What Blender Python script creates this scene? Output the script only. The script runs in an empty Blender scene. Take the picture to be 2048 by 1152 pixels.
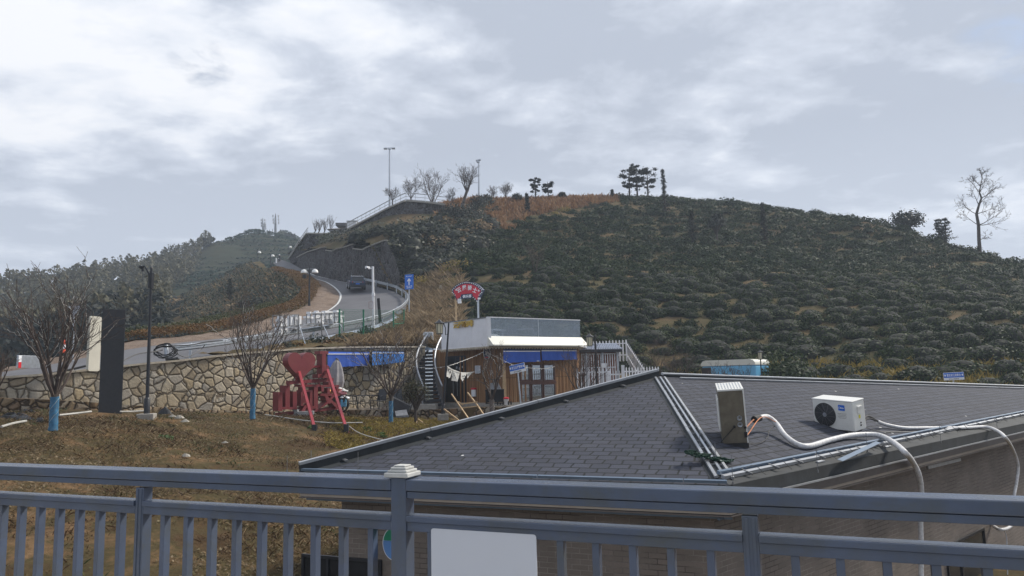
import bpy, bmesh, math, random
import numpy as np
from mathutils import Vector, Matrix, noise
R = math.radians
random.seed(11)
rng = np.random.default_rng(11)
S = bpy.context.scene
COL = S.collection
# ------------------------------------------------------------------ camera model (eye at the origin, z up, y forward)
F = 1480.0
PITCH = math.atan(F / 12200.0)
ROLL = 0.0233
_up = Vector((0, -math.sin(PITCH), math.cos(PITCH)))
FWD = Vector((0, math.cos(PITCH), math.sin(PITCH)))
_x = Vector((1, 0, 0))
RT = _x * math.cos(ROLL) - _up * math.sin(ROLL)
UPC = _x * math.sin(ROLL) + _up * math.cos(ROLL)
Z = Vector((0, 0, 1))

def ray(px, py):
    return FWD + RT * ((px - 1024) / F) + UPC * ((576 - py) / F)
def P(px, py, Y):
    d = ray(px, py); return d * (Y / d.y)
def Pz(px, py, z):
    d = ray(px, py); return d * (z / d.z)
def Pp(px, py, p0, n):
    d = ray(px, py); return d * (p0.dot(n) / d.dot(n))
def scr(v):
    v = Vector(v); w = v.dot(FWD)
    if w <= 0.05: return (-9999, -9999)
    return (1024 + F * v.dot(RT) / w, 576 - F * v.dot(UPC) / w)
def scr_np(V):
    V = np.asarray(V); w = V @ np.array(FWD); w = np.where(w < .05, .05, w)
    return 1024 + F * (V @ np.array(RT)) / w, 576 - F * (V @ np.array(UPC)) / w
def lerp(a, b, t): return a + (b - a) * t
def XY(px, Y, z):
    """point on image column px at distance Y, height z"""
    a = P(px, 700, Y); b = P(px, 760, Y)
    t = (z - a.z) / (b.z - a.z); q = a + (b - a) * t
    return Vector((q.x, Y, z))

# ------------------------------------------------------------------ mesh builder
class MB:
    def __init__(s): s.v = []; s.f = []; s.m = []; s.uv = {}
    def add(s, vs, fs, mi=0):
        o = len(s.v); s.v.extend(Vector(v) for v in vs)
        for f in fs: s.f.append(tuple(i + o for i in f)); s.m.append(mi)
    def hexa(s, b, t, mi=0):
        s.add(list(b) + list(t), [(3, 2, 1, 0), (4, 5, 6, 7), (0, 1, 5, 4), (1, 2, 6, 5), (2, 3, 7, 6), (3, 0, 4, 7)], mi)
    def box(s, c, size, rz=0, mi=0, ax=None):
        c = Vector(c); hx, hy, hz = size[0] / 2, size[1] / 2, size[2] / 2
        if ax is None:
            co, si = math.cos(rz), math.sin(rz)
            ax = (Vector((co, si, 0)), Vector((-si, co, 0)), Z)
        X, Y, W = ax
        q = lambda a, b, d: c + X * (a * hx) + Y * (b * hy) + W * (d * hz)
        s.hexa([q(-1, -1, -1), q(1, -1, -1), q(1, 1, -1), q(-1, 1, -1)], [q(-1, -1, 1), q(1, -1, 1), q(1, 1, 1), q(-1, 1, 1)], mi)
    def bar(s, a, b, w, h, mi=0, up=Z):
        a = Vector(a); b = Vector(b); d = (b - a); L = d.length
        if L < 1e-6: return
        d /= L
        sd = d.cross(up)
        if sd.length < 1e-4: sd = d.cross(Vector((1, 0, 0)))
        sd.normalize(); u = sd.cross(d).normalized()
        s.box((a + b) / 2, (L, w, h), 0, mi, (d, -sd, u))
    def tube(s, pts, r, n=6, mi=0, cap=True):
        pts = [Vector(p) for p in pts]; k = len(pts)
        rs = r if isinstance(r, (list, tuple)) else [r] * k
        o = len(s.v); ref = None
        for i, p in enumerate(pts):
            d = (pts[min(i + 1, k - 1)] - pts[max(i - 1, 0)])
            if d.length < 1e-9: d = Z.copy()
            d.normalize()
            if ref is None:
                ref = d.cross(Vector((0.3, 0.5, 0.8)) if abs(d.z) < .95 else Vector((1, 0, 0))).normalized()
            else:
                ref = (ref - d * ref.dot(d))
                ref = ref.normalized() if ref.length > 1e-6 else d.orthogonal().normalized()
            w = d.cross(ref)
            for j in range(n):
                a = 2 * math.pi * j / n
                s.v.append(p + (ref * math.cos(a) + w * math.sin(a)) * rs[i])
        for i in range(k - 1):
            for j in range(n):
                a = o + i * n + j; b = o + i * n + (j + 1) % n
                s.f.append((a, b, b + n, a + n)); s.m.append(mi)
        if cap and n > 2:
            s.f.append(tuple(o + j for j in reversed(range(n)))); s.m.append(mi)
            s.f.append(tuple(o + (k - 1) * n + j for j in range(n))); s.m.append(mi)
    def prism(s, poly, org, ax, ay, az, mi=0):
        """poly in (ax, ay) plane, extruded along vector az"""
        n = len(poly); org = Vector(org)
        a = [org + ax * p[0] + ay * p[1] for p in poly]; b = [p + az for p in a]
        s.add(a + b, [tuple(reversed(range(n))), tuple(range(n, 2 * n))] + [(i, (i + 1) % n, (i + 1) % n + n, i + n) for i in range(n)], mi)
    def poly(s, pts, mi=0): s.add(pts, [tuple(range(len(pts)))], mi)
    def lathe(s, prof, c, n=16, mi=0, ax=None):
        c = Vector(c); X, Y, W = ax or (Vector((1, 0, 0)), Vector((0, 1, 0)), Z); o = len(s.v)
        for r, z in prof:
            for j in range(n):
                a = 2 * math.pi * j / n
                s.v.append(c + (X * math.cos(a) + Y * math.sin(a)) * r + W * z)
        for i in range(len(prof) - 1):
            for j in range(n):
                a = o + i * n + j; b = o + i * n + (j + 1) % n
                s.f.append((a, b, b + n, a + n)); s.m.append(mi)
        s.f.append(tuple(o + j for j in reversed(range(n)))); s.m.append(mi)
        s.f.append(tuple(o + (len(prof) - 1) * n + j for j in range(n))); s.m.append(mi)

def np_mesh(name, V, Q, mats, mi=None, smooth=False):
    V = np.asarray(V, dtype=np.float32).reshape(-1, 3); Q = np.asarray(Q, dtype=np.int32); k = Q.shape[1]
    me = bpy.data.meshes.new(name)
    me.vertices.add(len(V)); me.vertices.foreach_set('co', V.ravel())
    me.loops.add(Q.size); me.loops.foreach_set('vertex_index', Q.ravel())
    me.polygons.add(len(Q)); me.polygons.foreach_set('loop_start', np.arange(0, Q.size, k, dtype=np.int32))
    if mi is not None: me.polygons.foreach_set('material_index', np.asarray(mi, dtype=np.int32))
    if smooth: me.polygons.foreach_set('use_smooth', np.ones(len(Q), dtype=bool))
    for m in (mats if isinstance(mats, (list, tuple)) else [mats]): me.materials.append(m)
    me.update(calc_edges=True)
    return me

ROOT = {}
def rootm(o): return ROOT.get(o.name, Matrix.Identity(4))
def tag(o, label=None, cat=None, group=None, kind=None):
    if label: o['label'] = label
    if cat: o['category'] = cat
    if group: o['group'] = group
    if kind: o['kind'] = kind
    return o
def thing(name, label, cat, loc=(0, 0, 0), rz=0, group=None):
    o = bpy.data.objects.new(name, None); COL.objects.link(o); o.empty_display_size = .2
    o.location = loc; o.rotation_euler = (0, 0, rz)
    ROOT[o.name] = Matrix.Translation(Vector(loc)) @ Matrix.Rotation(rz, 4, 'Z')
    return tag(o, label, cat, group)
def mk_mesh(name, mb, mats, inv, smooth=None):
    me = bpy.data.meshes.new(name)
    me.from_pydata([inv @ v for v in mb.v], [], mb.f)
    mats = mats if isinstance(mats, (list, tuple)) else [mats]
    for m in mats: me.materials.append(m)
    if any(mb.m): me.polygons.foreach_set('material_index', mb.m)
    me.update()
    if smooth is not None:
        me.polygons.foreach_set('use_smooth', [True] * len(me.polygons))
        me.set_sharp_from_angle(angle=R(smooth))
    return me
def part(name, mb, mats, parent, smooth=None, bev=0, label=None):
    inv = rootm(parent).inverted()
    me = mb if isinstance(mb, bpy.types.Mesh) else mk_mesh(name, mb, mats, inv, smooth)
    o = bpy.data.objects.new(name, me); COL.objects.link(o); o.parent = parent
    ROOT[o.name] = rootm(parent)
    if bev: bevel(o, bev)
    if label: o['label'] = label
    return o
def bevel(o, w, seg=2):
    m = o.modifiers.new('bevel', 'BEVEL'); m.width = w; m.segments = seg; m.limit_method = 'ANGLE'; m.angle_limit = R(40)
def solo(name, mb, mats=None, label=None, cat=None, group=None, kind=None, loc=None, smooth=None, bev=0):
    """a top-level thing that is one mesh; mb in world coordinates"""
    if isinstance(mb, bpy.types.Mesh): me = mb; loc = loc or (0, 0, 0)
    else:
        if loc is None:
            lo = [min(v[i] for v in mb.v) for i in range(3)]; hi = [max(v[i] for v in mb.v) for i in range(3)]
            loc = Vector(((lo[0] + hi[0]) / 2, (lo[1] + hi[1]) / 2, lo[2]))
        me = mk_mesh(name, mb, mats, Matrix.Translation(-Vector(loc)), smooth)
    o = bpy.data.objects.new(name, me); COL.objects.link(o); o.location = loc
    ROOT[o.name] = Matrix.Translation(Vector(loc))
    if bev: bevel(o, bev)
    return tag(o, label, cat, group, kind)
def dup(root, loc, rz=0, label=None, sc=1.0, group=None):
    c = root.copy(); COL.objects.link(c); c.location = loc; c.rotation_euler = (0, 0, rz); c.scale = (sc, sc, sc)
    if label: c['label'] = label
    if group: c['group'] = group
    for ch in list(root.children):
        d = ch.copy(); COL.objects.link(d); d.parent = c
        for g in list(ch.children):
            e = g.copy(); COL.objects.link(e); e.parent = d
    return c

_TXT = {}
def text_geo(s, bold=.018):
    """flat glyph outline faces of a string, unit height, centred: (verts2d, faces)"""
    key = (s, bold)
    if key in _TXT: return _TXT[key]
    cu = bpy.data.curves.new('t', 'FONT'); cu.body = s; cu.size = 1; cu.resolution_u = 2; cu.extrude = 0.5; cu.offset = bold
    o = bpy.data.objects.new('t', cu); COL.objects.link(o)
    dg = bpy.context.evaluated_depsgraph_get(); dg.update()
    me = bpy.data.meshes.new_from_object(o.evaluated_get(dg))
    vs = [v.co.copy() for v in me.vertices]; fs = [tuple(p.vertices) for p in me.polygons]
    bpy.data.objects.remove(o); bpy.data.curves.remove(cu); bpy.data.meshes.remove(me)
    x0 = min(v.x for v in vs); x1 = max(v.x for v in vs); y0 = min(v.y for v in vs); y1 = max(v.y for v in vs)
    _TXT[key] = ([((v.x - (x0 + x1) / 2) / (x1 - x0), (v.y - (y0 + y1) / 2) / (y1 - y0), v.z) for v in vs], fs)
    return _TXT[key]
def text(mb, s, c, ax, ay, w, h, depth, mi=0, bold=.018):
    """string s filling w x h at centre c in the (ax, ay) plane, centred thickness depth along ax x ay"""
    vs, fs = text_geo(s, bold); az = ax.cross(ay).normalized(); c = Vector(c)
    mb.add([c + ax * (x * w) + ay * (y * h) + az * (z * depth) for x, y, z in vs], fs, mi)

# ------------------------------------------------------------------ materials
def nt(m):
    m.use_nodes = True; t = m.node_tree; t.nodes.clear(); return t
def N(t, typ, **kw):
    n = t.nodes.new(typ)
    for k, v in kw.items():
        if k.startswith('_'): setattr(n, k[1:], v)
        else:
            key = int(k[1:]) if k[0] == 'i' and k[1:].isdigit() else k.replace('__', ' ')
            n.inputs[key].default_value = v
    return n
def L(t, a, b): t.links.new(a, b)
def c4(c): return (c[0], c[1], c[2], 1)
def mixc(t, fac, a, b, mode='MIX'):
    n = t.nodes.new('ShaderNodeMix'); n.data_type = 'RGBA'; n.blend_type = mode
    for s, v in ((0, fac), (6, a), (7, b)):
        if isinstance(v, bpy.types.NodeSocket): L(t, v, n.inputs[s])
        elif s == 0: n.inputs[0].default_value = v
        else: n.inputs[s].default_value = c4(v)
    return n.outputs[2]
def ramp(t, x, stops):
    n = t.nodes.new('ShaderNodeValToRGB'); e = n.color_ramp.elements
    while len(e) < len(stops): e.new(.5)
    for i, (p, c) in enumerate(stops):
        e[i].position = p; e[i].color = c4(c) if isinstance(c, (tuple, list)) else (c, c, c, 1)
    L(t, x, n.inputs[0]); return n.outputs[0]
def math_(t, op, a, b=None, clamp=False):
    n = t.nodes.new('ShaderNodeMath'); n.operation = op; n.use_clamp = clamp
    for i, v in enumerate((a, b)):
        if v is None: continue
        if isinstance(v, bpy.types.NodeSocket): L(t, v, n.inputs[i])
        else: n.inputs[i].default_value = v
    return n.outputs[0]
def coords(t, kind='Object'):
    return t.nodes.new('ShaderNodeTexCoord').outputs[kind]
def wpos(t): return t.nodes.new('ShaderNodeNewGeometry').outputs['Position']
def noise_(t, vec, sc, det=4, rough=.55, dist=0):
    n = N(t, 'ShaderNodeTexNoise'); n.inputs['Scale'].default_value = sc; n.inputs['Detail'].default_value = det
    n.inputs['Roughness'].default_value = rough; n.inputs['Distortion'].default_value = dist
    if vec is not None: L(t, vec, n.inputs['Vector'])
    return n.outputs[0]
def bump_(t, h, strength, dist=.02):
    n = t.nodes.new('ShaderNodeBump'); n.inputs['Strength'].default_value = strength; n.inputs['Distance'].default_value = dist
    L(t, h, n.inputs['Height']); return n.outputs[0]
def finish(t, col, rough=.7, metal=0, normal=None, spec=.5, sub=None):
    b = t.nodes.new('ShaderNodeBsdfPrincipled'); o = t.nodes.new('ShaderNodeOutputMaterial')
    if isinstance(col, bpy.types.NodeSocket): L(t, col, b.inputs['Base Color'])
    else: b.inputs['Base Color'].default_value = c4(col)
    if isinstance(rough, bpy.types.NodeSocket): L(t, rough, b.inputs['Roughness'])
    else: b.inputs['Roughness'].default_value = rough
    b.inputs['Metallic'].default_value = metal; b.inputs['Specular IOR Level'].default_value = spec
    if normal is not None: L(t, normal, b.inputs['Normal'])
    L(t, b.outputs[0], o.inputs[0]); return b
def mat(name, col, rough=.6, metal=0, var=.18, vs=6, bump=0, bs=40, spec=.5, dirt=None, dsc=2, damt=.5):
    m = bpy.data.materials.new(name); t = nt(m); c = coords(t)
    n = noise_(t, c, vs, 5, .6)
    lo = [x * (1 - var) for x in col]; hi = [min(1, x * (1 + var)) for x in col]
    k = ramp(t, n, [(.3, lo), (.7, hi)])
    if dirt:
        d = ramp(t, noise_(t, c, dsc, 6, .65, .5), [(.45, 0.0), (.75, damt)])
        k = mixc(t, d, k, dirt)
    nm = bump_(t, noise_(t, c, bs, 4), bump) if bump else None
    finish(t, k, rough, metal, nm, spec); return m
def leafmat(name, cols, rough=.55, tw=.25, spec=.3, hue=None):
    """colour by random per leaf island + per object + slow world noise; light passes through a little"""
    m = bpy.data.materials.new(name); t = nt(m)
    g = t.nodes.new('ShaderNodeNewGeometry'); oi = t.nodes.new('ShaderNodeObjectInfo')
    n = noise_(t, g.outputs['Position'], .35, 3)
    x = math_(t, 'ADD', math_(t, 'MULTIPLY', g.outputs['Random Per Island'], .58), math_(t, 'MULTIPLY', oi.outputs['Random'], .26))
    x = math_(t, 'ADD', x, math_(t, 'MULTIPLY', math_(t, 'SUBTRACT', n, .35), .75), True)
    k = ramp(t, x, [(i / (len(cols) - 1), c) for i, c in enumerate(cols)])
    b = t.nodes.new('ShaderNodeBsdfPrincipled'); o = t.nodes.new('ShaderNodeOutputMaterial')
    L(t, k, b.inputs['Base Color']); b.inputs['Roughness'].default_value = rough; b.inputs['Specular IOR Level'].default_value = spec
    tr = t.nodes.new('ShaderNodeBsdfTranslucent'); L(t, k, tr.inputs[0])
    mx = t.nodes.new('ShaderNodeMixShader'); mx.inputs[0].default_value = tw
    L(t, b.outputs[0], mx.inputs[1]); L(t, tr.outputs[0], mx.inputs[2]); L(t, mx.outputs[0], o.inputs[0])
    return m
M = {}
def mats():
    M['rail'] = mat('rail_paint', (.08, .104, .16), .27, .0, .16, 3, .05, 60, spec=.75, dirt=(.085, .09, .08), dsc=4.5, damt=.75)
    M['cap'] = mat('cap_cast', (.5, .5, .48), .6, .0, .15, 12, .05, 50)
    M['whiteboard'] = mat('board_back', (.62, .64, .69), .5, 0, .03, 2, dirt=(.6, .58, .55), dsc=5, damt=.12)
    M['white'] = mat('white_paint', (.74, .75, .78), .5, 0, .04, 3, dirt=(.5, .5, .5), dsc=1.5, damt=.25)
    M['offwhite'] = mat('offwhite_panel', (.64, .64, .58), .45, 0, .03, 3, dirt=(.55, .54, .5), dsc=1.2, damt=.2)
    M['acwhite'] = mat('ac_enamel', (.74, .74, .71), .4, 0, .04, 4, dirt=(.45, .42, .36), dsc=4, damt=.25)
    M['galv'] = mat('dirty_galvanised', (.17, .15, .115), .5, .45, .2, 5, .04, 30, dirt=(.1, .085, .065), dsc=6, damt=.75)
    M['steel'] = mat('galvanised_steel', (.46, .49, .53), .38, .75, .15, 8)
    M['dsteel'] = mat('dull_steel', (.2, .205, .215), .5, .6, .2, 8)
    M['black'] = mat('black_paint', (.018, .02, .026), .45, .0, .25, 6)
    M['board'] = mat('dark_board', (.03, .032, .038), .6, 0, .15, 12, .03, 80, dirt=(.06, .055, .05), dsc=2, damt=.3)
    M['beige'] = mat('beige_panel', (.52, .5, .43), .6, 0, .07, 2)
    M['rubber'] = mat('black_rubber', (.02, .02, .022), .7, 0, .2, 10)
    M['red'] = mat('red_paint', (.175, .024, .031), .5, 0, .12, 3, dirt=(.2, .06, .05), dsc=2, damt=.4)
    M['redbar'] = mat('red_bar', (.3, .026, .036), .45, 0, .15, 5)
    M['blue'] = mat('blue_canvas', (.012, .075, .4), .6, 0, .12, 2, .05, 60, dirt=(.05, .12, .42), dsc=1, damt=.4)
    M['bluepale'] = mat('blue_canvas_pale', (.03, .2, .62), .55, 0, .12, 2, .05, 60)  # lighter blue than the other canvas
    M['signblue'] = mat('sign_blue', (.012, .14, .62), .4, 0, .05, 3)
    M['signwhite'] = mat('sign_white', (.8, .82, .86), .4, 0, .03, 3)
    M['signred'] = mat('sign_red', (.55, .025, .05), .45, 0, .08, 3)
    M['navy'] = mat('sign_navy', (.02, .035, .09), .45, 0, .1, 3)
    M['gold'] = mat('gold_letters', (.62, .43, .1), .4, .35, .1, 6)
    M['bulb'] = mat('bulb_glass', (.8, .8, .78), .3, 0, .03, 6)
    M['wrap'] = mat('blue_wrap', (.03, .145, .27), .6, 0, .4, 9, .5, 14, dirt=(.12, .12, .11), dsc=8, damt=.5)
    M['bark'] = mat('bark', (.06, .047, .04), .9, 0, .45, 14, .4, 40)
    M['barklight'] = mat('bark_grey', (.13, .11, .1), .9, 0, .4, 10, .4, 40)
    M['twigs'] = mat('twig_bark', (.075, .055, .046), .9, 0, .35, 5)
    M['fartwig'] = mat('far_twig', (.1, .082, .075), .9, 0, .3, 3)
    M['cord'] = mat('pale_cord', (.45, .44, .41), .6, 0, .15, 8)
    M['blackcord'] = mat('black_cable', (.015, .015, .017), .5, 0, .2, 8)
    M['copper'] = mat('copper_pipe', (.5, .2, .09), .4, .7, .2, 6)
    M['woodpale'] = mat('pale_timber', (.47, .33, .19), .7, 0, .2, 7, .1, 60)
    M['ply'] = mat('plywood_sheet', (.2, .165, .11), .75, 0, .2, 4)
    M['metalroof'] = mat('roof_strip', (.4, .42, .45), .4, .5, .12, 6, dirt=(.25, .24, .23), dsc=3, damt=.5)
    M['fascia'] = mat('fascia_brown', (.12, .105, .1), .5, .2, .15, 4)
    M['fasciawarm'] = mat('fascia_cream', (.33, .28, .23), .55, 0, .1, 3)
    M['stripblue'] = mat('strip_bluegrey', (.13, .18, .25), .4, .3, .12, 5)
    M['felt'] = mat('roof_felt', (.022, .026, .03), .8, 0, .35, 3, .2, 20)
    M['concrete'] = mat('concrete', (.32, .3, .27), .85, 0, .2, 6, .2, 30)
    M['coping'] = mat('mortar_coping', (.42, .37, .29), .85, 0, .22, 4, .3, 25)
    M['paint'] = mat('road_paint', (.62, .62, .6), .7, 0, .12, 6, dirt=(.25, .25, .26), dsc=4, damt=.5)
    M['green'] = mat('green_mesh_paint', (.01, .17, .09), .5, 0, .15, 5)
    M['greenbox'] = mat('green_cabinet', (.05, .16, .12), .5, 0, .1, 3)
    M['net'] = mat('green_net', (.006, .035, .022), .9, 0, .4, 30)
    M['orange'] = mat('cone_orange', (.7, .09, .03), .5, 0, .08, 5)
    M['redwhite'] = mat('reflector_red', (.6, .02, .03), .4, 0, .05, 5)
    M['umbrella'] = mat('umbrella_cloth', (.25, .24, .255), .85, 0, .15, 3)
    M['mesh'] = mat('chair_mesh', (.06, .063, .07), .8, 0, .15, 40)
    M['chairfab'] = mat('outdoor_fabric', (.11, .12, .135), .8, 0, .1, 20)
    M['tarp'] = mat('black_tarp', (.012, .013, .016), .5, 0, .4, 3, .6, 6)
    M['caravan'] = mat('caravan_blue', (.13, .42, .68), .4, 0, .06, 2, dirt=(.2, .4, .55), dsc=2, damt=.3)
    M['darkglass'] = mat('dark_glass', (.03, .032, .035), .12, 0, .2, 3)
    M['tile'] = mat('grey_tile', (.3, .33, .4), .5, 0, .15, 5)
    M['shed'] = mat('shed_redbrown', (.2, .075, .045), .7, 0, .3, 5)
    M['frame'] = mat('window_frame', (.075, .03, .022), .5, 0, .15, 5)
    M['doorblack'] = mat('door_dark', (.012, .012, .013), .3, 0, .3, 4)
    M['carpaint'] = mat('car_paint', (.045, .065, .11), .18, .4, .05, 2)
    M['carroof'] = mat('car_roof_sheen', (.35, .37, .4), .25, .5, .05, 2)  # bright highlight on the dark car's roof, put into the base colour
    M['tail'] = mat('tail_light', (.3, .01, .015), .25, 0, .05, 5)
    M['skin'] = mat('skin', (.42, .25, .18), .6, 0, .05, 5)
    M['clothdark'] = mat('dark_jacket', (.03, .032, .04), .85, 0, .2, 10)
    M['stone1'] = mat('loose_stone', (.36, .33, .28), .9, 0, .3, 5, .4, 12)
    M['soilbag'] = mat('dark_soil', (.025, .022, .02), .9, 0, .4, 8, .5, 15)
    M['banner'] = mat('banner_cloth', (.66, .66, .63), .85, 0, .06, 6)
    M['pinkstuff'] = mat('pink_cloth', (.62, .24, .25), .8, 0, .25, 6)
    M['orangestuff'] = mat('orange_cloth', (.7, .28, .09), .8, 0, .25, 6)
    M['tablewood'] = mat('dark_wood', (.05, .032, .022), .6, 0, .25, 6)
    M['greyroof'] = mat('grey_roof', (.14, .135, .14), .8, 0, .2, 4)
    # --- leaves
    M['tea'] = leafmat('tea_leaf', [(.004, .009, .005), (.012, .025, .011), (.025, .044, .018), (.046, .066, .026), (.1, .115, .05)], .6, .2, .12)
    M['shadecore'] = mat('shade_core', (.008, .011, .008), .9, 0, .3, 3)  # near-black shade tone for the filler inside bushes
    M['shrub'] = leafmat('shrub_leaf', [(.009, .014, .011), (.02, .03, .018), (.04, .05, .026), (.075, .072, .036)], .55, .2)
    M['pine'] = leafmat('conifer_leaf', [(.007, .011, .01), (.014, .021, .016), (.025, .034, .024)], .6, .15)
    M['bamboo'] = leafmat('bamboo_leaf', [(.03, .034, .024), (.065, .068, .042), (.115, .108, .062), (.17, .145, .085)], .6, .3)
    M['hedge'] = leafmat('hedge_leaf', [(.05, .026, .01), (.11, .052, .015), (.16, .082, .022), (.1, .085, .028)], .6, .25)
    M['hedgegreen'] = leafmat('hedge_green_leaf', [(.03, .04, .015), (.07, .08, .03), (.11, .1, .04)], .6, .25)
    M['straw'] = leafmat('straw', [(.08, .055, .03), (.18, .128, .073), (.29, .215, .13), (.38, .3, .2)], .8, .3)
    M['rust'] = leafmat('rust_grass', [(.12, .058, .028), (.22, .115, .055), (.32, .185, .09), (.3, .21, .11)], .8, .3)
    M['yellow'] = leafmat('yellow_grass', [(.1, .08, .02), (.2, .16, .035), (.3, .22, .06), (.18, .16, .05)], .7, .3)
    M['litter'] = leafmat('dead_leaves', [(.04, .027, .016), (.1, .072, .043), (.17, .125, .078), (.13, .112, .055), (.32, .255, .17)], .85, .2)
    M['deadweed'] = leafmat('dead_weed', [(.02, .012, .007), (.045, .026, .014), (.085, .05, .026), (.14, .09, .05)], .9, .2)
    M['greenleaf'] = leafmat('young_leaf', [(.025, .05, .014), (.05, .1, .022), (.09, .13, .035)], .5, .25)
    M['sapling'] = leafmat('sapling_leaf', [(.012, .02, .011), (.028, .04, .018), (.06, .055, .026), (.11, .07, .035)], .5, .25)
mats()

# ------------------------------------------------------------------ special surfaces
def soil_mat(name, cols, sc=.5, bump=.6, fine=9):
    m = bpy.data.materials.new(name); t = nt(m); c = wpos(t)
    a = noise_(t, c, sc, 8, .68, .4); b = noise_(t, c, fine, 8, .75)
    k = ramp(t, a, [(.28 + .44 * i / (len(cols) - 1), x) for i, x in enumerate(cols)])
    k = mixc(t, ramp(t, b, [(.35, 0.0), (.65, .75)]), k, mixc(t, .6, k, (.02, .014, .009)))
    h = math_(t, 'ADD', b, math_(t, 'MULTIPLY', a, 2.0))
    finish(t, k, .95, 0, bump_(t, h, bump, .12), .1); return m
M['soil'] = soil_mat('slope_soil', [(.045, .029, .016), (.1, .064, .034), (.09, .073, .034), (.2, .125, .066), (.31, .21, .12)], .6)
M['hillsoil'] = soil_mat('hill_soil', [(.045, .042, .02), (.075, .072, .032), (.11, .088, .044), (.16, .112, .062), (.1, .075, .04)], .16)
M['farhill'] = soil_mat('far_hill_soil', [(.022, .03, .018), (.04, .05, .028), (.06, .06, .03)], .05, .3, 2)
M['verge'] = soil_mat('verge_gravel', [(.15, .11, .085), (.25, .19, .15), (.31, .25, .21)], .9, .7, 7)
M['flag'] = soil_mat('terrace_paving', [(.2, .17, .14), (.3, .26, .22), (.24, .22, .2)], .6, .2, 6)

def road_mat():
    m = bpy.data.materials.new('asphalt'); t = nt(m); c = wpos(t)
    a = noise_(t, c, .25, 5, .6); b = noise_(t, c, 18, 4, .7)
    k = ramp(t, a, [(.3, (.105, .105, .115)), (.7, (.15, .15, .162))])
    k = mixc(t, ramp(t, b, [(.4, 0.0), (.7, .35)]), k, (.06, .06, .065))
    finish(t, k, .8, 0, bump_(t, b, .3, .02), .3); return m
M['road'] = road_mat()

def stone_mat(name, sc, cols, mortar, vec='Object', rnd=1.0, mw=.05, stretch=(1, 1, 1), bump=1.0, rough=.9):
    """irregular fitted stone: Voronoi cells with dark joints"""
    m = bpy.data.materials.new(name); t = nt(m); c = coords(t, vec)
    mp = N(t, 'ShaderNodeMapping'); mp.inputs['Scale'].default_value = stretch; L(t, c, mp.inputs['Vector'])
    wob = N(t, 'ShaderNodeTexNoise'); wob.inputs['Scale'].default_value = sc * 1.7; wob.inputs['Detail'].default_value = 2; L(t, mp.outputs[0], wob.inputs['Vector'])
    vm = t.nodes.new('ShaderNodeVectorMath'); vm.operation = 'MULTIPLY_ADD'; L(t, wob.outputs['Color'], vm.inputs[0]); vm.inputs[1].default_value = (.22 / sc,) * 3; L(t, mp.outputs[0], vm.inputs[2])
    e = N(t, 'ShaderNodeTexVoronoi'); e.feature = 'DISTANCE_TO_EDGE'; e.inputs['Scale'].default_value = sc; e.inputs['Randomness'].default_value = rnd; L(t, vm.outputs[0], e.inputs['Vector'])
    v = N(t, 'ShaderNodeTexVoronoi'); v.inputs['Scale'].default_value = sc; v.inputs['Randomness'].default_value = rnd; L(t, vm.outputs[0], v.inputs['Vector'])
    sp = t.nodes.new('ShaderNodeSeparateColor'); L(t, v.outputs['Color'], sp.inputs[0])
    k = ramp(t, sp.outputs[0], [(i / (len(cols) - 1), x) for i, x in enumerate(cols)])
    n = noise_(t, c, sc * 4, 7, .7)
    k = mixc(t, ramp(t, n, [(.3, .0), (.75, .6)]), k, mixc(t, .55, k, (.13, .09, .05)))
    jm = ramp(t, e.outputs[0], [(mw * .45, 1.0), (mw, 0.0)])
    k = mixc(t, jm, k, mortar)
    h = math_(t, 'ADD', ramp(t, e.outputs[0], [(0, 0.0), (mw * 2.2, .8), (mw * 5, 1.0)]), math_(t, 'MULTIPLY', n, .35))
    finish(t, k, rough, 0, bump_(t, h, bump, .1), .25); return m
M['stonewall'] = stone_mat('fitted_stone', 2.5, [(.36, .3, .21), (.47, .41, .31), (.32, .3, .265), (.52, .46, .36), (.42, .335, .21), (.4, .37, .32), (.31, .255, .18), (.46, .39, .275)], (.17, .135, .095), mw=.03, bump=1.3)
M['rubblewall'] = stone_mat('rubble_stone', 2.8, [(.3, .23, .14), (.19, .12, .07), (.34, .31, .26), (.26, .18, .1), (.4, .34, .25)], (.06, .042, .027), mw=.09)
M['darkstone'] = stone_mat('dark_stone', 1.5, [(.016, .016, .018), (.045, .045, .05), (.1, .1, .108), (.03, .03, .034), (.065, .063, .066)], (.13, .13, .138), mw=.06, bump=1.4)

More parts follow.
